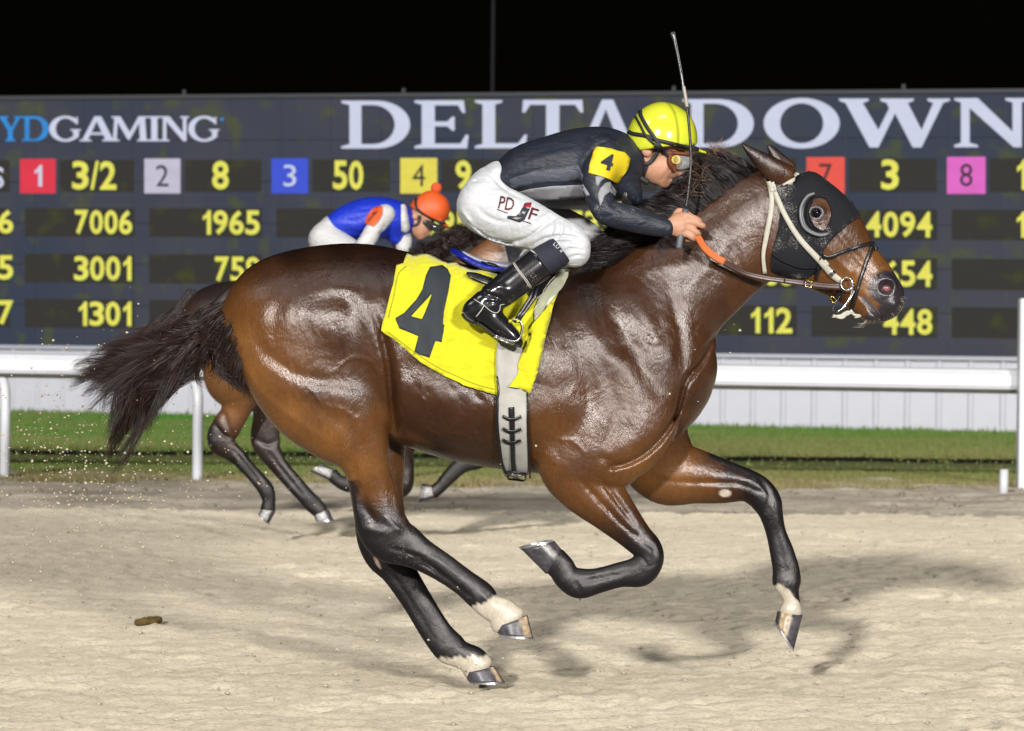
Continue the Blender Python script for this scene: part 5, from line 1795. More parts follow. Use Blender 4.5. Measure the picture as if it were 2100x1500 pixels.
hair('mane', [
    g3([(840, 565, y2 - .03), (830, 548, y2 - .05), (815, 540, y2 - .05), (800, 540, y2)]),
    g3([(900, 536, y2 - .03), (888, 515, y2 - .05), (875, 508, y2 - .05), (860, 512, y2)]),
    g3([(960, 505, y2 - .03), (945, 485, y2 - .05), (928, 482, y2 - .05), (905, 492, y2)]),
    g3([(1010, 480, y2 - .03), (990, 470, y2 - .05), (970, 472, y2 - .05), (945, 480, y2)]),
], 1300, h2, 14, width=.003, spread=.02, wave=.012, clumps=40, tipfrac=.2, seg=9)
ball('eye', P(*T2(1674, 437), y2 - .085), .02, m_eye, h2)
# ================================================================== TACK
m_yellow = simple('yellow_cloth', (0.56, 0.53, 0.012), 0.75, folds=.55, fscale=10, bump=.5, bscale=900, var=.05, vscale=14, sheen=.2, spec=.2)
m_hem = simple('hem_thread', (0.33, 0.30, 0.01), 0.8)
m_black_num = simple('numeral_black', (0.024, 0.030, 0.036), 0.7, bump=.3, bscale=700, spec=.3)
m_leather = simple('black_leather', (0.010, 0.010, 0.012), 0.32, bump=.25, bscale=150, spec=.6, dirt=.25)
m_brown_leather = simple('brown_leather', (0.045, 0.018, 0.014), 0.35, bump=.25, bscale=300, spec=.6)
m_orange = simple('orange_rubber', (0.55, 0.13, 0.03), 0.6, bump=.5, bscale=250)
m_webbing = simple('white_webbing', (0.42, 0.40, 0.33), 0.6, bump=.4, bscale=500, var=.1, vscale=40)
m_girth = simple('grey_white_girth', (0.36, 0.35, 0.32), 0.65, bump=.4, bscale=500, var=.18, vscale=9)
m_mesh = simple('hood_mesh_black', (0.006, 0.006, 0.009), 0.8, bump=.8, bscale=520, dirt=.95, dirtcol=(.22, .21, .20), spec=.3)
m_blue = simple('blue_vinyl', (0.012, 0.02, 0.30), 0.28, spec=.6)
m_pad = simple('pale_green_pad', (0.58, 0.59, 0.43), 0.85, bump=.5, bscale=400, var=.12, vscale=20)
m_steel = simple('polished_steel', (0.75, 0.76, 0.78), 0.18, metal=1.0)
m_brass = simple('brass', (0.75, 0.55, 0.15), 0.25, metal=1.0)
m_stitch = simple('pale_stitching', (0.45, 0.42, 0.36), 0.7)
m_greyplastic = simple('grey_plastic_rim', (0.13, 0.135, 0.15), 0.4)


def wob(x, y):
    w = .0035 * math.sin(x * .055 + y * .03) + .0025 * math.sin(x * .11 - y * .05 + 1)
    w += .006 * math.exp(-((x - 930 - (y - 560) * -.10) / 9) ** 2) * (1 if y < 700 else .3)
    w += .005 * math.exp(-((x - 985 + (y - 620) * .35) / 14) ** 2) * max(0, 1 - abs(y - 640) / 120)
    w *= 1.6
    w += max(0, (830 - x - (y - 600) * .25) / 60) * .010
    w += max(0, (y - 640 - (x - 800) * .55) / 80) * .008
    return w


cloth = empty('saddle_cloth', P(950, 660, -.28), 'bright yellow saddle cloth with a big black number four on the leading horse', 'saddle cloth')
sheet_px = [(834, 522), (900, 536), (960, 556), (1020, 566), (1090, 568), (1164, 566), (1150, 590), (1128, 640), (1112, 700), (1100, 760), (1089, 803),
            (1080, 806), (1047, 795), (1020, 810), (1000, 806), (960, 793), (905, 768), (865, 743), (830, 716), (806, 694), (786, 676), (788, 652), (796, 620), (806, 584), (812, 548), (826, 545)]
def cloth_top():
    xs = np.linspace(833, 1168, 34); ys = np.linspace(-.19, .19, 22)
    V = []
    for i, x in enumerate(xs):
        wx = P(x, 520, 0).x
        for y in ys:
            h_, n_, _, _ = BODY_BVH.ray_cast(Vector((wx, y, 3)), Vector((0, 0, -1)))
            V.append(h_ + n_ * (.013 + .002 * math.sin(x * .06) + .004 * math.exp(-((x - 838) / 20) ** 2)))
    F = [(i * 22 + j, i * 22 + j + 1, (i + 1) * 22 + j + 1, (i + 1) * 22 + j) for i in range(33) for j in range(21)]
    o = mesh_obj('cloth_top', V, F[::1], m_yellow, cloth)
    bm = bmesh.new(); bm.from_mesh(o.data)
    for fc in bm.faces:
        if fc.normal.z < 0: fc.normal_flip()
    bm.to_mesh(o.data); bm.free(); o.data.shade_smooth()
    thick(o, .003, 1.0)
    return o


ct_ = cloth_top()
co = drape_poly('cloth', BODY_BVH, sheet_px, m_yellow, cloth, step=9, off=.010, th=.003, both=True, wob=wob)
CLOTH_BVH = bvh_of([co])
for ln in ([(797, 652), (806, 614), (816, 566), (832, 548)], [(797, 682), (832, 708), (866, 734), (908, 758), (962, 783), (1012, 799)]):
    drape_line('hem_stitch', CLOTH_BVH, ln, 1.6, m_hem, cloth, off=.0032, th=.0008)
four = [(882, 549), (906, 545), (918, 553), (925, 566), (920, 598), (911, 640), (909, 666), (912, 667), (906, 702), (893, 700), (881, 734), (849, 725), (858, 690), (819, 674), (811, 653), (829, 642), (853, 616), (866, 594), (873, 567)]
drape_poly('numeral', CLOTH_BVH, four, m_black_num, cloth, holes=[[(887, 601), (843, 649), (866, 655)]], step=7, off=.0035, th=.0015)
ALL_BVH = bvh_of([body, co])

saddle = empty('saddle', P(1040, 560, 0), 'small black racing saddle with blue cantle edge and steel stirrup', 'saddle')
blob('cantle', [C([(938, 521, -.04, 8, .10), (965, 537, -.02, 9, .14), (1000, 550, 0, 9, .15), (1045, 556, 0, 9, .14), (1100, 554, 0, 10, .12)]) + (.0,)], .006, m_blue, saddle)
blob('seat', [C([(950, 520, .0, 5, .06), (985, 536, .0, 6, .10), (1040, 548, 0, 9, .12), (1110, 545, 0, 13, .12), (1160, 540, 0, 12, .10)]) + (.0,)], .006, simple('saddle_top', (.35, .36, .42), .5), saddle)
drape_line('cantle_binding', ALL_BVH, [(984, 549), (1010, 558), (1040, 563)], 6, m_leather, saddle, off=.03, th=.004)
drape_poly('pad', ALL_BVH, [(1130, 552), (1172, 546), (1170, 562), (1155, 590), (1134, 618), (1112, 642), (1097, 660), (1094, 640), (1104, 610), (1118, 580)], m_pad, saddle, step=8, off=.012, th=.008)
drape_poly('flap', ALL_BVH, [(1085, 552), (1148, 552), (1140, 575), (1118, 602), (1092, 622), (1078, 600), (1076, 570)], m_leather, saddle, step=8, off=.022, th=.006)
drape_line('flap_edge', ALL_BVH, [(1147, 556), (1132, 584), (1114, 606), (1093, 622)], 2.2, m_stitch, saddle, off=.030, th=.0015)
drape_line('strap_tip', ALL_BVH, [(956, 570, 5), (975, 576, 13), (1006, 586, 15)], 10, m_leather, saddle, off=.018, th=.004)
# girth over the cloth, black piping, elastic straps
drape_line('girth', ALL_BVH, [(1042, 690, 50), (1046, 740, 56), (1049, 800, 62), (1050, 860, 62), (1055, 920, 58), (1062, 966, 44)], 60, m_girth, saddle, off=.018, th=.005, across=9, n=6)
drape_line('girth_piping', ALL_BVH, [(1018, 770), (1019, 830), (1021, 880), (1030, 935), (1042, 972)], 5, m_leather, saddle, off=.020, th=.006)
drape_line('girth_piping', ALL_BVH, [(1079, 806), (1081, 860), (1084, 920), (1088, 968)], 4, m_leather, saddle, off=.020, th=.006)
drape_line('girth_strap', ALL_BVH, [(1047, 834, 11), (1048, 850, 11), (1050, 890, 9), (1052, 930, 9), (1057, 960, 10), (1066, 978, 10)], 10, m_leather, saddle, off=.026, th=.004)
for yy_, w in ((852, 36), (873, 37), (893, 38)):
    drape_line('girth_keeper', ALL_BVH, [(1030, yy_ - 3), (1042, yy_ + 2), (1056, yy_ + 2), (1067, yy_ - 2)], 5, m_leather, saddle, off=.031, th=.004)
# buckle at the bottom
bk = [drape_pt(ALL_BVH, x, y, .032) for x, y in ((1042, 958), (1042, 952), (1062, 953), (1078, 956), (1080, 966), (1076, 972), (1058, 970), (1044, 966), (1042, 958))]
tube('buckle', [tuple(p) for p in bk], .004, m_leather, saddle, sides=6)
drape_line('buckle_bar', ALL_BVH, [(1050, 955), (1072, 958)], 3, m_steel, saddle, off=.036, th=.002)
drape_poly('cloth_flap', ALL_BVH, [(1120, 640), (1135, 628), (1118, 690), (1102, 760), (1087, 808), (1072, 803), (1047, 794), (1062, 762), (1076, 715), (1088, 680)], m_yellow, cloth, step=8, off=.034, th=.003, wob=lambda x, y: .004 * math.sin(x * .12 + y * .02))

# stirrup leathers and iron
YF = -.37
for dx in (0, 9):
    tube('stirrup_leather', [tuple(P(1098 + dx, 575, -.335)), tuple(P(1088 + dx, 610, -.345)), tuple(P(1068 + dx * .8, 640, -.36)), tuple(P(1055 + dx * .6, 662, YF))], .007, m_leather, saddle, sides=6, flat=.5)
iron = []
for x, y in ((1015, 688), (1030, 694), (1048, 700), (1062, 698), (1069, 685), (1071, 668), (1064, 657), (1050, 657), (1043, 663)):
    iron.append(tuple(P(x, y, YF - .045)))
tube('stirrup_iron', catmull(iron, 3), .0042, m_steel, saddle, sides=8)
tube('stirrup_iron', catmull([tuple(P(x, y, YF + .045)) for x, y in ((1015, 688), (1030, 696), (1048, 704), (1062, 700), (1068, 685), (1070, 668), (1062, 657), (1050, 657))], 3), .0042, m_steel, saddle, sides=8)
tr = []
for y in (YF - .048, YF + .048):
    tube('stirrup_tread', [tuple(P(1012, 690, y)), tuple(P(1035, 701, y)), tuple(P(1054, 706, y))], .0035, m_steel, saddle, sides=6)
v, f = merge([box_data((0, 0, 0), (1, 1, 1))])
for s_ in (.0, .33, .66, 1.0):
    a = P(1013 + 41 * s_, 690 + 16 * s_, YF)
    tube('stirrup_tread', [tuple(a + Vector((0, -.048, 0))), tuple(a + Vector((0, .048, 0)))], .003, m_steel, saddle, sides=6)
for x in (1046, 1062):
    ball('rivet', P(x, 659, YF - .052), .006, m_yellow, saddle, seg=10)

# hood with blinker cup
hood = empty('blinker_hood', P(1660, 440, -.1), 'black mesh blinker hood with grey rimmed eye cup on the bay racehorse', 'hood')
hood_px = [(1598, 326), (1612, 320), (1634, 322), (1664, 336), (1692, 358), (1720, 382), (1746, 408), (1768, 440), (1736, 463), (1710, 487), (1690, 510), (1684, 526), (1679, 545), (1672, 558), (1655, 570), (1630, 570), (1600, 562), (1581, 555), (1582, 530), (1588, 500), (1597, 466), (1600, 436), (1592, 405), (1588, 384), (1592, 360), (1594, 340)]
eye_hole = [(1662, 420), (1668, 408), (1680, 404), (1692, 408), (1701, 420), (1706, 438), (1702, 456), (1696, 470), (1684, 474), (1670, 466), (1662, 452), (1658, 436)]
ho = drape_poly('hood_cloth', BARE_BVH, hood_px, m_mesh, hood, holes=[eye_hole], step=7, off=.007, th=.003, both=True)
HEAD_BVH = bvh_of([body, ho])
tube('eye_opening_hem', [tuple(drape_pt(HEAD_BVH, x, y, .006)) for x, y in eye_hole + eye_hole[:1]], .0028, m_mesh, hood, sides=6)
cup_px = [(1668, 400), (1654, 406), (1642, 424), (1640, 444), (1646, 464), (1660, 477), (1680, 483), (1696, 480)]
cup = catmull([tuple(drape_pt(HEAD_BVH, x, y, .016)) for x, y in cup_px], 4)
tube('cup_rim', cup, .0055, m_greyplastic, hood, sides=8)
inn = catmull([tuple(drape_pt(HEAD_BVH, x, y, .006)) for x, y in ((1670, 404), (1660, 412), (1655, 426), (1653, 444), (1658, 460), (1668, 470), (1682, 475), (1694, 473))], 4)
Vc = [tuple(p) for p in cup] + [tuple(p) for p in inn]
nC = len(cup)
thick(mesh_obj('eye_cup', Vc, [(i, i + 1, nC + i + 1, nC + i) for i in range(nC - 1)], simple('cup_black', (.012, .012, .014), .35), hood), .003)
drape_line('hood_seam', HEAD_BVH, [(1583, 520), (1605, 535), (1640, 548), (1675, 548)], 3, m_mesh, hood, off=.006, th=.002)

# bridle
br = empty('bridle', P(1700, 560, -.1), 'white and black race bridle with orange and brown reins on the leading horse', 'bridle')
drape_line('cheekpiece', HEAD_BVH, [(1583, 372, 10), (1592, 404, 10), (1615, 452, 10), (1644, 496, 11), (1688, 542, 12), (1706, 562, 13), (1724, 576, 11)], 11, m_webbing, br, off=.007, th=.004, n=6, relax=6)
drape_line('keeper', HEAD_BVH, [(1686, 536), (1694, 545)], 15, m_webbing, br, off=.010, th=.005)
drape_line('keeper', HEAD_BVH, [(1702, 557), (1708, 563)], 15, m_steel, br, off=.011, th=.003)
drape_line('throatlatch', HEAD_BVH, [(1577, 370), (1582, 400), (1582, 430), (1573, 480), (1565, 524), (1567, 560)], 9.5, m_webbing, br, off=.007, th=.004, relax=5)
drape_line('throatlatch_keeper', HEAD_BVH, [(1580, 392), (1592, 390)], 10, m_webbing, br, off=.012, th=.004)
drape_line('browband', HEAD_BVH, [(1603, 381), (1620, 372), (1638, 359)], 10, m_webbing, br, off=.012, th=.004)
drape_line('noseband', HEAD_BVH, [(1687, 524), (1702, 526), (1732, 515), (1760, 506), (1780, 501), (1790, 503), (1796, 514)], 7.5, m_leather, br, off=.006, th=.006)
drape_line('noseband', HEAD_BVH, [(1787, 506), (1781, 522), (1772, 548), (1764, 572), (1757, 596), (1752, 616), (1746, 637)], 7, m_leather, br, off=.006, th=.006)
drape_line('noseband', HEAD_BVH, [(1683, 524), (1678, 548), (1672, 572)], 6, m_leather, br, off=.006, th=.005)
ring_c = P(1738, 583, -.078)
tube('bit_ring', [tuple(P(1737 + 12.5 * math.cos(a), 583 + 13 * math.sin(a), -.080)) for a in np.linspace(0, 2 * math.pi, 25)], .0034, m_steel, br, sides=8)
tube('bit_cheek', catmull([tuple(P(x, y, -.082)) for x, y in ((1746, 572), (1748, 590), (1742, 612), (1730, 630), (1716, 641))], 4), .003, m_steel, br, sides=8)
tube('bit_cheek', catmull([tuple(P(x, y, -.078)) for x, y in ((1752, 596), (1748, 606), (1738, 622), (1728, 634))], 4), .0028, m_steel, br, sides=8)
tube('bit_mouthpiece', [tuple(P(1740, 594, -.082)), tuple(P(1742, 600, .08))], .005, m_steel, br, sides=8)
drape_line('curb_strap', HEAD_BVH, [(1729, 594, 8), (1716, 606, 9), (1706, 614, 9), (1702, 622, 8)], 9, m_leather, br, off=.010, th=.005)
tube('curb_buckle', [tuple(P(x, y, -.075)) for x, y in ((1702, 612), (1708, 608), (1716, 617), (1710, 622), (1702, 612))], .0022, m_brass, br, sides=6)
tube('curb_cord', catmull([tuple(P(x, y, -.05)) for x, y in ((1724, 605), (1714, 622), (1708, 636), (1718, 642))], 4), .0025, m_leather, br, sides=6)
for q in (((1746, 640), (1736, 646), (1722, 648), (1706, 651)), ((1750, 644), (1740, 640), (1730, 644), (1718, 653)), ((1744, 636), (1752, 646), (1764, 648), (1752, 652)), ((1738, 642), (1728, 652), (1716, 650), (1708, 646))):
    tube('tongue_tie', catmull([tuple(P(x, y, -.055)) for x, y in q], 4), [.0055] * 11 + [.0035, .002], m_webbing, br, sides=6, flat=.5)
# reins: free straps from the hand over the neck to the bit
def rein(name, rows, mat, sides_w, th=.004):
    q = catmull(rows, 6)
    t = np.gradient(q[:, :2], axis=0); t /= np.linalg.norm(t, axis=1)[:, None]
    V = []
    for i in range(len(q)):
        n_ = np.array([-t[i, 1], t[i, 0]])
        w = q[i, 3] / 2
        for s in (-1, -.34, .34, 1):
            p = P(q[i, 0] + n_[0] * w * s, q[i, 1] + n_[1] * w * s, q[i, 2] + (.0018 if abs(s) < .5 else 0))
            V.append(tuple(p))
    F = [(i * 4 + k, i * 4 + k + 1, (i + 1) * 4 + k + 1, (i + 1) * 4 + k) for i in range(len(q) - 1) for k in range(3)]
    o = mesh_obj(name, V, F, mat, br); thick(o, th, 0); return o
rein('rein_grip', [(1418, 462, -.235, 12), (1430, 484, -.225, 13), (1445, 508, -.205, 14), (1464, 525, -.190, 14), (1486, 538, -.178, 13)], m_orange, 12, .006)
rein('rein', [(1484, 537, -.178, 12), (1497, 545, -.170, 12), (1532, 562, -.148, 11), (1571, 571, -.135, 10.5), (1609, 576, -.128, 10), (1640, 580, -.118, 10)], m_brown_leather, 11, .005)
rein('rein_billet', [(1608, 576, -.134, 11), (1640, 580, -.124, 12), (1668, 584, -.112, 13), (1700, 587, -.096, 13), (1724, 588, -.085, 14)], m_brown_leather, 11, .007)
tube('rein_buckle', [tuple(P(x, y, -.134)) for x, y in ((1652, 576), (1664, 578), (1664, 590), (1652, 588), (1652, 576))], .002, m_brass, br, sides=6)

# ================================================================== THE LEADING JOCKEY
m_skin = simple('skin', (0.42, 0.215, 0.135), 0.48, var=.12, vscale=30, sss=.12, bump=.2, bscale=300, spec=.4)
m_jersey = simple('black_jersey', (0.018, 0.022, 0.032), 0.42, folds=.42, fscale=10, bump=.35, bscale=600, dirt=.42, dirtcol=(.22, .22, .24), spec=.3, sheen=.0)
m_greystripe = simple('grey_silver_cloth', (0.24, 0.24, 0.26), 0.55, bump=.3, bscale=600, spec=.4, var=.1, vscale=30)
m_jsheen = simple('charcoal_panel', (0.055, 0.062, 0.080), 0.5, folds=.4, bump=.3, bscale=600, dirt=.35, spec=.4)
m_white = simple('white_breeches', (0.50, 0.51, 0.53), 0.6, folds=.55, fscale=8, dirt=.2, dirtcol=(.30, .26, .20), bump=.3, bscale=500, var=.04, vscale=20, sheen=.1, spec=.3)
m_boot = simple('patent_boot', (0.008, 0.008, 0.010), 0.22, bump=.06, bscale=60, spec=.6, coat=.25, dirt=.25, dirtcol=(.25, .22, .18))
m_sock = simple('navy_sock', (0.014, 0.015, 0.028), 0.8, bump=.6, bscale=700)
m_helmet = simple('lime_yellow_cap', (0.54, 0.58, 0.035), 0.2, spec=.5, coat=.5, bump=.1, bscale=25)
m_strap = simple('black_elastic', (0.014, 0.014, 0.017), 0.6, bump=.3, bscale=400)
m_band = simple('yellow_armband', (0.62, 0.48, 0.012), 0.55, bump=.2, bscale=400)
m_collar = simple('white_shine', (0.40, 0.41, 0.42), 0.3, bump=.3, bscale=90)

jk = empty('person', P(1080, 560, 0), 'jockey in black jersey, white breeches and lime yellow helmet crouching over the leading horse', 'jockey')

HIP = (-.115, .115)
def skin_post(f):
    f.ell(P(1352, 290, 0), (.088, .074, .092), .03)
    f.ell(P(1365, 338, 0), (.050, .055, .060), .03)
    # nose, lips, chin, brow
    f.chain(*C([(1398, 332, 0, 5.5, .010), (1397, 345, 0, 7, .012), (1390, 355, 0, 8, .014)]), k=.010)
    f.ell(P(1386, 352, -.012), (.010, .007, .007), .006)
    f.ell(P(1379, 362, 0), (.013, .021, .0075), .006)
    f.ell(P(1373, 371, 0), (.012, .018, .0075), .006)
    f.ell(P(1362, 378, 0), (.018, .020, .015), .012)
    f.ell(P(1398, 318, 0), (.014, .05, .012), .015)
    f.ell(P(1352, 345, -.038), (.040, .018, .030), .02)     # cheek
    f.crease([(1378, 340, .5), (1366, 356), (1358, 370, .5)], -.045, .005, .004, span=.05)
    f.crease([(1372, 367, .8), (1382, 367, .8)], -.02, .003, .006, span=.05)
    # ear
    f.ell(P(1327, 307, -.078), (.022, .010, .028), .005)
    f.ell(P(1328, 305, -.092), (.011, .010, .016), .004, carve=True)
    # near hand: fist closed on whip and rein
    hy = -.225
    f.ell(P(1392, 462, hy), (.040, .022, .044), .015)
    for i, (kx, ky, tx, ty, ex, ey) in enumerate(((1412, 444, 1432, 452, 1424, 462), (1416, 455, 1440, 463, 1428, 470), (1414, 468, 1430, 478, 1418, 482), (1408, 480, 1420, 488, 1408, 492))):
        f.chain(*C([(kx - 14, ky - 1, hy + .006, 8, .013), (kx, ky, hy - .004, 7.5, .012), (tx, ty, hy - .002, 6.5, .011), (tx + 1, ty + 3, hy + .020, 6, .010), (ex, ey, hy + .030, 5.5, .010)]), k=.004)
        f.crease([(kx - 26, ky + 2 + i * 2, .4), (kx - 8, ky + i, 1)], hy - .02, .0035, -.0025, span=.05)
    f.chain(*C([(1384, 446, hy + .02, 8), (1392, 434, hy + .022, 7.5), (1404, 436, hy + .020, 6.5), (1416, 442, hy + .018, 5.5)]), k=.006)   # thumb
    # far hand
    f.chain(*C([(1402, 448, .14, 10), (1418, 445, .13, 12), (1428, 446, .12, 9)]), k=.01)
    for dz in (-6, 0, 6):
        f.chain(*C([(1422, 444 + dz, .115, 6), (1432, 440 + dz, .10, 5.5), (1428, 436 + dz, .09, 5)]), k=.004)


skin = blob('body', [
    C([(1000, 410, 0, 38, .12), (1040, 372, 0, 38, .12), (1110, 350, 0, 46, .14), (1190, 342, 0, 56, .15), (1250, 335, 0, 48, .14), (1282, 332, 0, 32, .08)]) + (.02,),
    C([(1278, 330, 0, 34, .07), (1305, 332, 0, 27, .058), (1325, 322, 0, 28, .06)]) + (.02,),
    C([(1318, 332, 0, 22, .055), (1338, 356, 0, 20, .048), (1358, 370, 0, 13, .032)]) + (.02,),
    C([(1240, 318, -.14, 30), (1222, 370, -.215, 22), (1243, 432, -.25, 18), (1300, 455, -.24, 17), (1352, 466, -.23, 13.5), (1380, 464, -.226, 15, .020)]) + (.02,),
    C([(1245, 318, .14, 30), (1250, 375, .215, 22), (1275, 430, .23, 18), (1330, 446, .20, 17), (1380, 450, .16, 13), (1405, 448, .14, 13)]) + (.02,),
    C([(1000, 420, -.09, 40), (1080, 455, -.17, 34), (1160, 500, -.28, 15), (1110, 545, -.34, 18), (1010, 618, -.36, 12), (1020, 664, -.37, 8), (1050, 694, -.37, 7)]) + (.02,),
    C([(1000, 420, .09, 44), (1090, 455, .17, 36), (1200, 495, .29, 26), (1140, 560, .33, 22), (1050, 618, .36, 13), (1075, 670, .37, 12)]) + (.02,),
], .0042, m_skin, jk, post=skin_post)

# jersey
def jersey_post(f):
    y = -.17
    for ln, d, r in (([(1188, 372, .5), (1200, 330), (1226, 300), (1256, 286, .5)], .006, .008), ([(1040, 372, .4), (1100, 352), (1170, 344, .5)], .004, .010),
                  ([(1120, 400, .5), (1160, 380), (1195, 372, .5)], .005, .008), ([(1085, 330, .4), (1140, 315), (1190, 310, .4)], -.004, .012), ([(1060, 390, .6), (1110, 396), (1180, 392, .5)], .004, .007),
                  ([(1206, 400, .4), (1218, 420), (1236, 428, .5)], .004, .006), ([(1215, 440, .5), (1240, 446), (1262, 440, .4)], .004, .005), ([(1244, 410, .5), (1262, 428), (1280, 440, .5)], .004, .005), ([(1300, 448, .4), (1310, 470, .6)], .003, .004), ([(1336, 458, .5), (1344, 478, .5)], .003, .004)):
        f.crease(ln, y if ln[0][1] < 399 and ln[0][0] < 1200 else -.25, r, d)


jersey = blob('jersey', [
    C([(1036, 368, 0, 34, .135), (1078, 354, 0, 56, .165), (1134, 353, 0, 74, .19), (1188, 346, 0, 82, .20), (1232, 341, 0, 80, .19), (1264, 336, 0, 62, .155), (1284, 336, 0, 40, .09), (1294, 338, 0, 36, .075)]) + (.0,),
    C([(1238, 322, -.15, 42), (1222, 366, -.22, 33, .055), (1232, 412, -.25, 28, .048), (1246, 436, -.252, 27, .046), (1290, 448, -.245, 27, .042), (1330, 460, -.235, 23, .036), (1366, 468, -.23, 18.5, .031)]) + (.03,),
    C([(1240, 322, .15, 42), (1255, 366, .22, 33, .055), (1275, 412, .25, 28, .048), (1290, 432, .25, 27, .046), (1330, 446, .21, 24, .042), (1384, 450, .16, 18, .03)]) + (.03,),
    C([(1262, 360, -.05, 40, .10), (1284, 385, -.02, 28, .10), (1296, 400, 0, 14, .08)]) + (.02,),
], .0048, m_jersey, jk, post=jersey_post)
# waist and cuff trims
JB = bvh_of([jersey])
drape_poly('side_stripe', JB, [(1052, 397), (1085, 388), (1130, 382), (1196, 379), (1210, 400), (1196, 405), (1150, 410), (1090, 415), (1078, 414)], m_greystripe, jk, step=7, off=.002, th=.0015)
drape_poly('side_panel', JB, [(1044, 368), (1090, 352), (1140, 345), (1186, 338), (1196, 360), (1194, 372), (1130, 374), (1085, 380), (1048, 389)], m_jsheen, jk, step=8, off=.0015, th=.001)
for pts in ([(1221, 362), (1232, 362), (1242, 365), (1232, 372), (1226, 384), (1222, 378)], [(1226, 400), (1231, 387), (1242, 375), (1252, 374), (1264, 392), (1262, 402), (1250, 394), (1240, 402), (1231, 425)]):
    drape_poly('sleeve_chevron', JB, pts, m_greystripe, jk, step=5, off=.002, th=.0015)
band_px = [(1222, 303), (1252, 306), (1276, 314), (1285, 326), (1282, 344), (1272, 362), (1266, 376), (1236, 364), (1208, 356), (1210, 340), (1216, 320)]
band = drape_poly('number_armband', JB, band_px, m_band, jk, step=6, off=.006, th=.002, wob=lambda x, y: max(0, (x - 1265) / 20) * .012)
BB = bvh_of([band])


def drape_text(name, s, bvh, x0, y0, x1, y1, h, mat, parent, bold=.02, off=.004, skew=0.0, dep=0.0):
    """text from baseline start (x0,y0) to baseline end (x1,y1), h pixels tall"""
    v, f = text_data(s, bold, 2)
    w, hh = v.max(0)
    L = math.hypot(x1 - x0, y1 - y0); ux, uy = (x1 - x0) / L, (y1 - y0) / L
    nx, ny = uy, -ux
    V = [drape_pt(bvh, x0 + ux * L * (a + skew * b2) / w + nx * h * b2 / hh, y0 + uy * L * (a + skew * b2) / w + ny * h * b2 / hh, off, dep) for a, b2 in v]
    o = mesh_obj(name, V, f, mat, parent, smooth=False)
    bm = bmesh.new(); bm.from_mesh(o.data)
    for fc in bm.faces:
        if fc.normal.dot(fc.calc_center_median() - CAM) > 0: fc.normal_flip()
    bm.to_mesh(o.data); bm.free()
    thick(o, .0008, 1.0)
    return o


drape_text('armband_number', '4', BB, 1229, 346, 1252, 352, 34, m_black_num, jk, .025)
# collar
tube('collar', catmull([tuple(P(x, y, d)) for x, y, d in ((1276, 300, -.03), (1290, 318, -.075), (1300, 345, -.082), (1303, 372, -.06), (1306, 384, 0), (1303, 372, .06), (1300, 345, .08), (1290, 318, .075), (1276, 300, .03))], 4), .014, m_strap, jk, sides=8, flat=.6)
blob('collar_tag', [C([(1272, 300, -.085, 9, .01), (1282, 305, -.09, 8, .01), (1284, 318, -.085, 7, .008)]) + (0,)], .004, m_collar, jk)
blob('shiny_vest_front', [C([(1283, 388, -.10, 9, .02), (1282, 408, -.10, 10, .02), (1288, 416, -.09, 8, .02)]) + (.01,), C([(1302, 386, -.05, 9, .03), (1305, 402, -.05, 8, .03), (1306, 414, -.05, 5, .02)]) + (.01,)], .004, simple('vest_black_shine', (.012, .012, .012), .15, coat=.8, bump=.5, bscale=60), jk)

# breeches
def breech_post(f):
    y = -.19
    for ln, r, d in (([(990, 336, .5), (1010, 362), (1040, 392), (1070, 408, .6)], .008, .004), ([(962, 372, .3), (985, 368), (1008, 372, .4)], .007, .006), ([(946, 430, .3), (975, 470), (1020, 496), (1066, 506, .3)], .011, -.006),
                     ([(960, 455, .3), (1000, 486), (1050, 500, .5)], .007, .007), ([(1030, 500, .3), (1080, 490), (1120, 462), (1140, 450, .3)], .008, .006), ([(1090, 505, .3), (1120, 490), (1160, 486), (1196, 494, .3)], .007, .008),
                     ([(1060, 470, .3), (1100, 456), (1130, 436, .3)], .008, -.004), ([(1120, 510, .4), (1150, 498), (1190, 500, .4)], .006, .007), ([(1150, 520, .4), (1170, 512), (1196, 516, .4)], .005, .006), ([(1160, 534, .4), (1180, 526), (1196, 528, .4)], .004, .005),
                     ([(1128, 446, .4), (1134, 470), (1120, 496, .4)], .006, .005), ([(1150, 454, .4), (1152, 476), (1136, 502, .4)], .005, .006), ([(1170, 462, .4), (1174, 486, .7), (1160, 508, .4)], .005, .005), ([(980, 430, .3), (1010, 450), (1050, 458, .3)], .010, .004)):
        f.crease(ln, y - (.06 if ln[0][0] > 1085 else 0), r * .75, d * 2.1, span=.2)


breeches = blob('breeches', [
    C([(1020, 358, 0, 27, .13), (1000, 388, 0, 42, .155), (992, 422, 0, 52, .165)]) + (.0,),
    C([(994, 424, -.085, 54, .11), (1034, 442, -.13, 56, .10), (1080, 460, -.18, 50, .088), (1130, 482, -.24, 43, .075), (1168, 500, -.285, 40, .068), (1178, 516, -.30, 33, .062)]) + (.04,),
    C([(994, 424, .085, 52, .11), (1040, 440, .13, 60, .10), (1100, 458, .19, 52, .09), (1160, 474, .25, 44, .078), (1206, 492, .285, 34, .068), (1212, 500, .30, 26, .055)]) + (.04,),
], .0048, m_white, jk, post=breech_post)
PB = bvh_of([breeches])
m_red = simple('red_print', (0.30, 0.006, 0.01), .6)
m_dkred = simple('maroon_print', (0.085, 0.006, 0.010), .6)
m_silver = simple('silver_print', (.30, .28, .26), .5)
drape_text('sponsor_letters', 'PD', PB, 1022, 428, 1052, 434, 25, m_dkred, jk, .0)
drape_text('sponsor_letters', 'J', PB, 1060, 446, 1072, 450, 30, m_black_num, jk, .03)
drape_text('sponsor_letters', 'F', PB, 1083, 450, 1098, 455, 24, m_dkred, jk, .0)
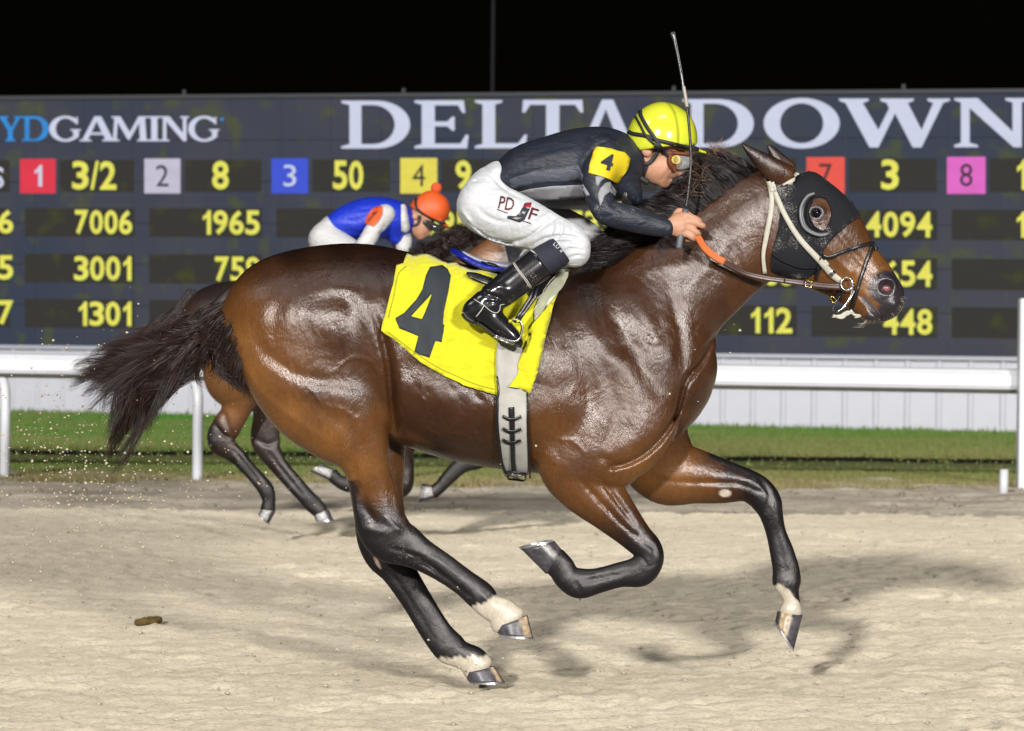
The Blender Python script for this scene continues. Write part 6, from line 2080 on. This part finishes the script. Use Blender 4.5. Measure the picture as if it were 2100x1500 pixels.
drape_line('sponsor_underline', PB, [(1020, 430), (1042, 438)], 1.5, m_dkred, jk, off=.002, th=.001)
drape_line('sponsor_underline', PB, [(1072, 454), (1089, 459)], 1.5, m_dkred, jk, off=.002, th=.001)
drape_poly('sponsor_emblem', PB, [(1077, 417), (1090, 417), (1088, 427), (1074, 426)], m_red, jk, step=4, off=.003, th=.001)
drape_poly('sponsor_emblem', PB, [(1071, 427), (1087, 429), (1076, 452), (1066, 457), (1052, 452), (1040, 448), (1042, 443), (1058, 444), (1066, 438)], m_black_num, jk, step=4, off=.0025, th=.001)
drape_poly('sponsor_emblem', PB, [(1072, 434), (1079, 436), (1070, 448), (1060, 451), (1050, 448), (1060, 446)], m_silver, jk, step=4, off=.0038, th=.001)

# boots
def boot(parent, off, y, name='boot'):
    dx, dy = off
    q = lambda rows: C([(a + dx, b2 + dy, y + c, r, d) for a, b2, c, r, d in rows])
    o = blob(name, [
        q([(1118, 531, .03, 35, .056), (1090, 552, .022, 35, .055), (1066, 570, .014, 34, .052), (1036, 594, .006, 33, .048), (1010, 612, 0, 30, .043), (996, 622, 0, 26, .040)]) + (.0,),
        q([(1004, 618, 0, 26, .040), (986, 630, 0, 27, .038), (972, 636, 0, 24, .036), (964, 640, 0, 17, .032)]) + (.02,),
        q([(990, 634, 0, 24, .037), (1014, 656, 0, 22, .038), (1036, 676, 0, 19, .040), (1054, 692, 0, 15, .038), (1066, 704, 0, 8, .028)]) + (.02,)],
        .0045, m_boot, parent, post=boot_post if dx == 0 else None)
    # sole and heel
    sp = [(951, 642), (958, 652), (972, 661), (986, 667), (1000, 677), (1020, 691), (1045, 704), (1070, 711)]
    sole = catmull([tuple(P(a + dx, b2 + dy, y)) for a, b2 in sp], 4)
    tube('sole', sole, [.012] * 9 + [.006] * 20, simple('boot_sole', (.012, .012, .012), .5), o, sides=10, flat=3.6)
    return o


def boot_post(f):
    f.crease([(985, 596, .6), (1004, 606, 1), (1024, 612), (1036, 622, .6)], -.39, .007, .009)
    f.crease([(996, 622, .5), (1016, 620), (1034, 628, .5)], -.39, .006, .006)
    f.crease([(1000, 598, .4), (1024, 588), (1044, 596, .4)], -.39, .008, -.004)
    f.cut(P(1110, 537, -.34), (P(1159, 501, 0) - P(1110, 537, 0)).normalized(), .003)
    # flat under the foot
    n = (P(1010, 700, 0) - P(1030, 668, 0)).normalized()
    f.cut(P(1010, 690, -.37), n, .003)


bo = boot(jk, (0, 0), -.37)
bo2 = boot(jk, (26, 0), .37)
BTB = bvh_of([bo])
drape_line('boot_seam', BTB, [(1052, 540), (1062, 556), (1076, 574), (1088, 592)], 1.6, m_stitch, bo, off=.0015, th=.001)
drape_line('boot_seam', BTB, [(1054, 538), (1064, 554), (1079, 573), (1090, 590)], 1.6, m_stitch, bo, off=.0015, th=.001)
drape_line('boot_top_trim', BTB, [(1088, 514), (1102, 524), (1116, 540), (1129, 558)], 2.2, m_stitch, bo, off=.002, th=.0015)
drape_line('boot_seam', BTB, [(972, 614), (985, 622), (993, 627), (1006, 638), (1018, 642), (1024, 636), (1026, 626), (1034, 624)], 1.5, m_stitch, bo, off=.0015, th=.001)
drape_line('boot_seam', BTB, [(993, 627), (986, 638), (976, 650)], 1.8, m_stitch, bo, off=.0015, th=.001)
drape_line('boot_welt', BTB, [(950, 641), (964, 655), (985, 664), (1002, 676), (1020, 690), (1045, 698)], 2, m_stitch, bo, off=.002, th=.0015)
blob('sock', [C([(1104, 540, -.342, 31, .050), (1124, 530, -.335, 32.5, .056), (1140, 521, -.33, 32, .060), (1146, 518, -.325, 29, .058)]) + (0,)], .0048, m_sock, jk,
     post=lambda f: [f.cut(P(1153, 513, -.33), (P(1159, 501, 0) - P(1110, 537, 0)).normalized(), .004), f.crease([(1122, 500), (1136, 520), (1154, 545)], -.38, .005, .004), f.crease([(1136, 498), (1150, 515), (1164, 538)], -.38, .005, .005)])
SKB = bvh_of([o for o in jk.children if o.name.startswith('sock')])
drape_text('sock_print', 'LU d', SKB, 1134, 504, 1149, 519, 7, m_white, jk, .0)

# helmet with lime cap
def helm_post(f):
    f.cut(P(1360, 306, 0), (P(1360, 330, 0) - P(1356.5, 300, 0)).normalized(), .006)
    f.ell(P(1352, 296, 0), (.094, .080, .095), .004, carve=True)
    # peak
    f.chain(*C([(1392, 301, 0, 9, .08), (1418, 308, 0, 7, .075), (1446, 315, 0, 4, .045)]), k=.01)
    f.chain(*C([(1296, 296, 0, 9, .05), (1310, 306, 0, 8, .07), (1324, 308, 0, 6, .08)]), k=.01)


helmet = blob('helmet', [C([(1330, 292, 0, 40, .09), (1352, 288, 0, 70, .112), (1368, 286, 0, 64, .105)]) + (.0,),
                         C([(1357, 285, 0, 74, .118), (1363, 286, 0, 71, .115)]) + (.03,)], .0042, m_helmet, jk, post=helm_post)
HB = bvh_of([helmet, skin])
drape_line('helmet_strap', HB, [(1289, 270), (1300, 275), (1324, 279), (1345, 287), (1370, 293), (1400, 300), (1433, 306)], 8, m_strap, helmet, off=.0025, th=.002)
drape_line('helmet_strap', HB, [(1314, 228), (1316, 240), (1328, 262), (1342, 282), (1352, 298), (1366, 314), (1378, 326)], 7.5, m_strap, helmet, off=.004, th=.002)
drape_line('helmet_strap', HB, [(1304, 240), (1314, 258), (1326, 280), (1342, 296)], 5, m_strap, helmet, off=.003, th=.002)
drape_line('chin_harness', HB, [(1308, 302), (1308, 316), (1314, 330), (1324, 336), (1334, 332), (1344, 318), (1350, 306)], 9, m_strap, helmet, off=.006, th=.003)
drape_line('chin_strap', HB, [(1328, 334), (1322, 352), (1316, 366), (1326, 374)], 7.5, m_strap, helmet, off=.006, th=.003)
blob('chin_cup', [C([(1314, 366, -.058, 6, .010), (1326, 373, -.05, 7, .012)]) + (0,)], .0035, m_strap, helmet)
# goggles
m_orange_foam = simple('orange_foam', (.15, .04, .012), .7, bump=.4, bscale=300)
m_lens, nt, b = mat_new('clear_lens')
b.inputs['Base Color'].default_value = (.75, .78, .78, 1); b.inputs['Roughness'].default_value = .06
b.inputs['Transmission Weight'].default_value = .75; b.inputs['IOR'].default_value = 1.2; b.inputs['Coat Weight'].default_value = 1.0
gog = blob('goggles', [C([(1374, 318, -.052, 6, .02), (1376, 334, -.056, 9, .02), (1382, 348, -.046, 6, .02)]) + (.0,), C([(1364, 312, -.066, 4, .01), (1400, 316, -.05, 4, .02), (1408, 318, -.02, 4, .03)]) + (.01,)], .0035, m_orange_foam, jk)
blob('lens', [C([(1388, 330, -.045, 17, .018), (1398, 332, -.035, 18, .022), (1406, 332, -.018, 15, .03)]) + (.01,)], .0035, m_lens, gog)
gc = P(1386, 328, -.078)
tube('vent_cap', [tuple(gc + Vector((0, .012, 0))), tuple(gc + Vector((0, -.010, 0)))], .0165, m_brass, gog, sides=20, smooth=False)
tube('vent_cap', [tuple(gc + Vector((0, -.009, 0))), tuple(gc + Vector((0, -.013, 0)))], .010, simple('cap_olive', (.30, .24, .04), .4), gog, sides=16, smooth=False)
drape_line('goggle_strap', HB, [(1344, 296), (1358, 306), (1372, 320)], 10, m_strap, gog, off=.009, th=.003)
tube('ear_hem', [tuple(P(x, y, -.086)) for x, y in ((1313, 300), (1316, 292), (1326, 290), (1334, 296))], .003, m_strap, gog, sides=6)

# whip
wh = empty('riding_whip', P(1393, 504, -.24), 'long thin black riding whip held upright in the front jockey hand', 'whip')
tube('handle', catmull([tuple(P(x, y, d)) for x, y, d in ((1392, 510, -.232), (1394, 495, -.232), (1400, 462, -.222), (1406, 430, -.215))], 4), .0125, simple('whip_grip_grey', (.085, .09, .10), .5, bump=.3, bscale=300), wh, sides=12)
tube('shaft', catmull([tuple(P(x, y, d)) for x, y, d in ((1406, 430, -.215), (1413, 380, -.22), (1417, 330, -.22), (1414, 270, -.2), (1408, 214, -.18), (1405, 190, -.17))], 6), np.linspace(.0058, .0045, 31), simple('whip_braid', (.014, .014, .016), .3, bump=1.0, bscale=180, spec=.7), wh, sides=8)
tube('wrap', catmull([tuple(P(x, y, d)) for x, y, d in ((1409, 220, -.182), (1406, 200, -.175), (1402, 178, -.17))], 4), .0065, simple('whip_wrap', (.34, .30, .25), .5, bump=.6, bscale=300), wh, sides=8)
tube('flap', catmull([tuple(P(x, y, d)) for x, y, d in ((1402, 182, -.17), (1397, 150, -.165), (1389, 108, -.16), (1379, 66, -.155))], 6), [.0058] * 17 + [.009, .009], simple('whip_flap', (.03, .03, .035), .25, spec=.8), wh, sides=8, flat=.5)
tube('flap_edge', catmull([tuple(P(x, y, d)) for x, y, d in ((1399, 150, -.172), (1391, 108, -.167), (1383, 66, -.162))], 4), .0014, m_greyplastic, wh, sides=5)

# ================================================================== THE SECOND JOCKEY (blue, orange cap)
Y3 = Y2
j2 = empty('person', P(740, 560, Y3), 'jockey in royal blue and white silks with orange pompom cap on the far horse', 'jockey')
m_w2 = simple('white_silk', (0.48, 0.48, 0.48), .55, folds=.6, fscale=10, bump=.4, bscale=200)
m_b2 = simple('royal_blue_silk', (0.008, 0.03, 0.46), .5, folds=.6, fscale=8, bump=.4, bscale=150, var=.08)
m_o2 = simple('orange_cloth', (0.60, 0.085, 0.012), .55, bump=.3, bscale=300)


def j2_post(f):
    f.ell(P(868, 440, Y3), (.085, .072, .09), .03)
    f.ell(P(866, 468, Y3), (.05, .055, .055), .03)
    f.chain(*C([(880, 462, Y3, 3.2, .009), (882, 474, Y3, 4, .012), (879, 480, Y3, 4, .012)]), k=.012)
    f.ell(P(872, 484, Y3), (.014, .02, .009), .01)
    f.ell(P(862, 487, Y3), (.02, .022, .016), .012)
    f.ell(P(851, 444, Y3 - .076), (.02, .01, .026), .005)
    for dz in (-5, 0, 5):
        f.chain(*C([(868, 536 + dz, Y3 - .15, 4.2), (876, 536 + dz, Y3 - .165, 3.8), (878, 537 + dz, Y3 - .14, 3.4)]), k=.004)


blob('body', [
    C([(664, 492, Y3, 22, .12), (700, 470, Y3, 24, .13), (750, 455, Y3, 32, .15), (800, 446, Y3, 30, .15), (835, 450, Y3, 16, .07), (855, 462, Y3, 14, .055)]) + (.02,),
    C([(846, 462, Y3, 13, .055), (856, 474, Y3, 12, .045), (862, 484, Y3, 8, .03)]) + (.02,),
    C([(785, 440, Y3 - .14, 17), (758, 480, Y3 - .22, 13), (760, 515, Y3 - .24, 11), (820, 530, Y3 - .2, 10), (862, 536, Y3 - .16, 8), (870, 536, Y3 - .155, 8)]) + (.02,),
    C([(800, 440, Y3 + .14, 17), (810, 480, Y3 + .2, 13), (820, 510, Y3 + .2, 11), (866, 534, Y3 + .12, 8)]) + (.02,),
    C([(664, 492, Y3 - .09, 26), (720, 520, Y3 - .18, 20), (775, 545, Y3 - .28, 15), (740, 585, Y3 - .33, 12), (690, 620, Y3 - .36, 7), (715, 650, Y3 - .37, 7)]) + (.02,),
    C([(664, 492, Y3 + .09, 26), (720, 520, Y3 + .18, 20), (775, 545, Y3 + .28, 15), (740, 585, Y3 + .33, 12), (690, 620, Y3 + .36, 7), (715, 650, Y3 + .37, 7)]) + (.02,),
], .0065, m_skin, j2, post=j2_post)
blob('breeches', [
    C([(680, 466, Y3, 24, .14), (668, 492, Y3, 32, .16)]) + (.0,),
    C([(668, 492, Y3 - .08, 34, .11), (700, 512, Y3 - .14, 33, .10), (740, 530, Y3 - .22, 27, .085), (776, 545, Y3 - .29, 21, .065)]) + (.04,),
    C([(668, 492, Y3 + .08, 34, .11), (700, 512, Y3 + .14, 33, .10), (740, 530, Y3 + .22, 27, .085), (776, 545, Y3 + .29, 21, .065)]) + (.04,),
], .008, m_w2, j2)
jer2 = blob('jersey', [
    C([(690, 462, Y3, 26, .145), (716, 456, Y3, 36, .17), (752, 450, Y3, 44, .19), (786, 448, Y3, 43, .195), (812, 450, Y3, 37, .17), (830, 456, Y3, 26, .09)]) + (.0,),
    C([(806, 470, Y3, 26, .13), (812, 488, Y3, 17, .10)]) + (.02,),
], .008, m_b2, j2, post=lambda f: [f.crease([(700, 450, .5), (730, 452), (765, 440, .5)], Y3 - .18, .016, .008), f.crease([(710, 470, .5), (740, 478), (760, 470, .5)], Y3 - .18, .014, .008), f.crease([(740, 430, .5), (780, 428), (800, 420, .5)], Y3 - .18, .014, .006)])
blob('sleeve', [C([(790, 440, Y3 - .16, 21), (772, 464, Y3 - .21, 19, .06), (754, 492, Y3 - .25, 17, .05), (744, 510, Y3 - .26, 15, .048), (780, 524, Y3 - .24, 14, .045), (825, 534, Y3 - .2, 12, .035), (856, 537, Y3 - .165, 9, .03)]) + (.02,)], .008, m_w2, j2,
     post=lambda f: f.crease([(790, 460, .5), (780, 480), (786, 500, .5)], Y3 - .24, .010, .010))
blob('sleeve', [C([(812, 460, Y3 + .1, 18), (828, 490, Y3 + .0, 17, .05), (828, 512, Y3 - .02, 15, .045), (850, 534, Y3 + .08, 10, .03)]) + (.02,)], .008, m_w2, j2)
sl = [o for o in j2.children if o.name.startswith('sleeve')]
SB2 = bvh_of(sl + [jer2])
ab = drape_poly('number_armband', SB2, [(748, 459), (753, 445), (762, 432), (776, 424), (785, 426), (784, 440), (776, 455), (766, 466)], m_o2, j2, step=5, off=.012, th=.003, y0=Y3)
drape_text('armband_number', '7', bvh_of([ab]), 753, 455, 764, 453, 16, m_black_num, j2, .02, off=.003, dep=Y3, skew=.9)
blob('collar', [C([(827, 430, Y3 - .08, 8, .05), (827, 448, Y3 - .115, 11, .05), (830, 466, Y3 - .09, 11, .05)]) + (.01,)], .006, m_w2, j2)
cap = blob('cap', [C([(872, 434, Y3, 33, .105), (888, 432, Y3, 33, .105)]) + (.0,), C([(884, 424, Y3, 33, .10), (892, 426, Y3, 30, .10)]) + (.02,)], .006, m_o2, j2,
     post=lambda f: [f.cut(P(884, 448, Y3), (P(880, 470, 0) - P(891, 449, 0)).normalized(), .006), f.ell(P(866, 444, Y3), (.088, .078, .09), .004, carve=True), f.chain(*C([(900, 452, Y3, 5, .08), (912, 462, Y3, 4, .07), (919, 467, Y3, 3, .05)]), k=.01)])
ball('pompom', P(895, 386, Y3), .036, simple('orange_pompom', (.55, .075, .015), .9, bump=1.0, bscale=120), cap)
CB = bvh_of([cap] + [o for o in j2.children if o.name.startswith('body')])
drape_line('cap_strap', CB, [(855, 404), (854, 422), (862, 434), (884, 448), (916, 460)], 4.5, m_strap, cap, off=.004, th=.003, y0=Y3 - .05)
drape_line('chin_harness', CB, [(840, 430), (843, 448), (848, 462), (858, 458), (862, 442)], 5.5, m_strap, cap, off=.006, th=.004, y0=Y3 - .05)
blob('goggles', [C([(872, 456, Y3 - .05, 7, .02), (882, 462, Y3 - .045, 9, .025), (894, 468, Y3 - .03, 8, .035), (901, 470, Y3 - .01, 5, .03)]) + (.0,)], .006, simple('smoked_lens', (.035, .035, .035), .08, coat=1.0, var=.6, vscale=20), j2)
for sy in (-1, 1):
    yb = Y3 + sy * .35
    blob('boot', [C([(772, 552, yb + sy * -.03, 17, .056), (745, 580, yb, 17, .055), (715, 602, yb, 14, .045), (690, 620, yb, 12, .04)]) + (0,), C([(688, 620, yb, 13, .04), (702, 640, yb, 10, .038), (722, 655, yb, 6, .03)]) + (.02,)], .009, m_boot, j2)
# tack of the second horse
B2B = bvh_of([b2o])
h2hood = empty('blinker_hood', P(1010, 515, Y3), 'dark blinker hood with grey cup on the far horse behind the jockey', 'hood')
hp = [T2(x, y) for x, y in hood_px]
drape_poly('hood_cloth', B2B, hp, m_mesh, h2hood, holes=[[T2(x, y) for x, y in eye_hole]], step=6, off=.006, th=.004, y0=Y3)
tube('cup_rim', catmull([tuple(drape_pt(B2B, *T2(x, y), .02, Y3)) for x, y in cup_px], 3), .007, simple('pale_rim', (.3, .3, .3), .4), h2hood, sides=6)
sc2 = empty('saddle', P(740, 570, Y3), 'dark racing saddle under the blue jockey on the far horse', 'saddle')
blob('seat', [C([(690, 598, Y3, 6, .12), (730, 602, Y3, 6, .15), (780, 600, Y3, 7, .13)]) + (0,)], .01, m_leather, sc2)

# ================================================================== FLYING SAND AND DROPPINGS
def spray(r, n):
    k = r.choice(4, n, p=[.58, .34, .06, .02])
    cx = np.array([150, 330, 930, 1440])[k]; cy = np.array([960, 1000, 1330, 700])[k]
    sx = np.array([130, 200, 120, 45])[k]; sy = np.array([120, 130, 90, 60])[k]
    px = cx + r.normal(0, 1, n) * sx; py = cy + r.normal(0, 1, n) * sy
    py = np.where(py > 1380, 1380 - (py - 1380) * 2.5, py)
    y = r.uniform(-.5, .6, n) + np.where(k < 2, .4, 0)
    return PN(px, py, y)


clods('flying_sand', 1500, None, None, (.0026, .0085), simple('flying_sand_grain', (.50, .43, .30), .9), 55, pxf=spray, label='sand grains kicked up into the air behind the hooves')
m_dung = simple('droppings', (.10, .065, .012), .9, bump=.8, bscale=90, var=.4, vscale=40)
gy = P(300, 1272, 0)
d = (P(300, 1280, 0) - CAM); t = -CAM.z / d.z; gp = CAM + d * t
r_ = random.Random(4)
its = []
for k in range(11):
    x = gp.x + r_.uniform(-.05, .05); y = gp.y + r_.uniform(-.05, .05); r = r_.uniform(.012, .022)
    its.append(([(x, y, r * .7), (x + .012, y, r * .8)], [r, r * .8], [r, r], .004))
blob('droppings', its, .004, m_dung, None, label='small mound of yellowish brown droppings lying on the sand at lower left', cat='droppings')
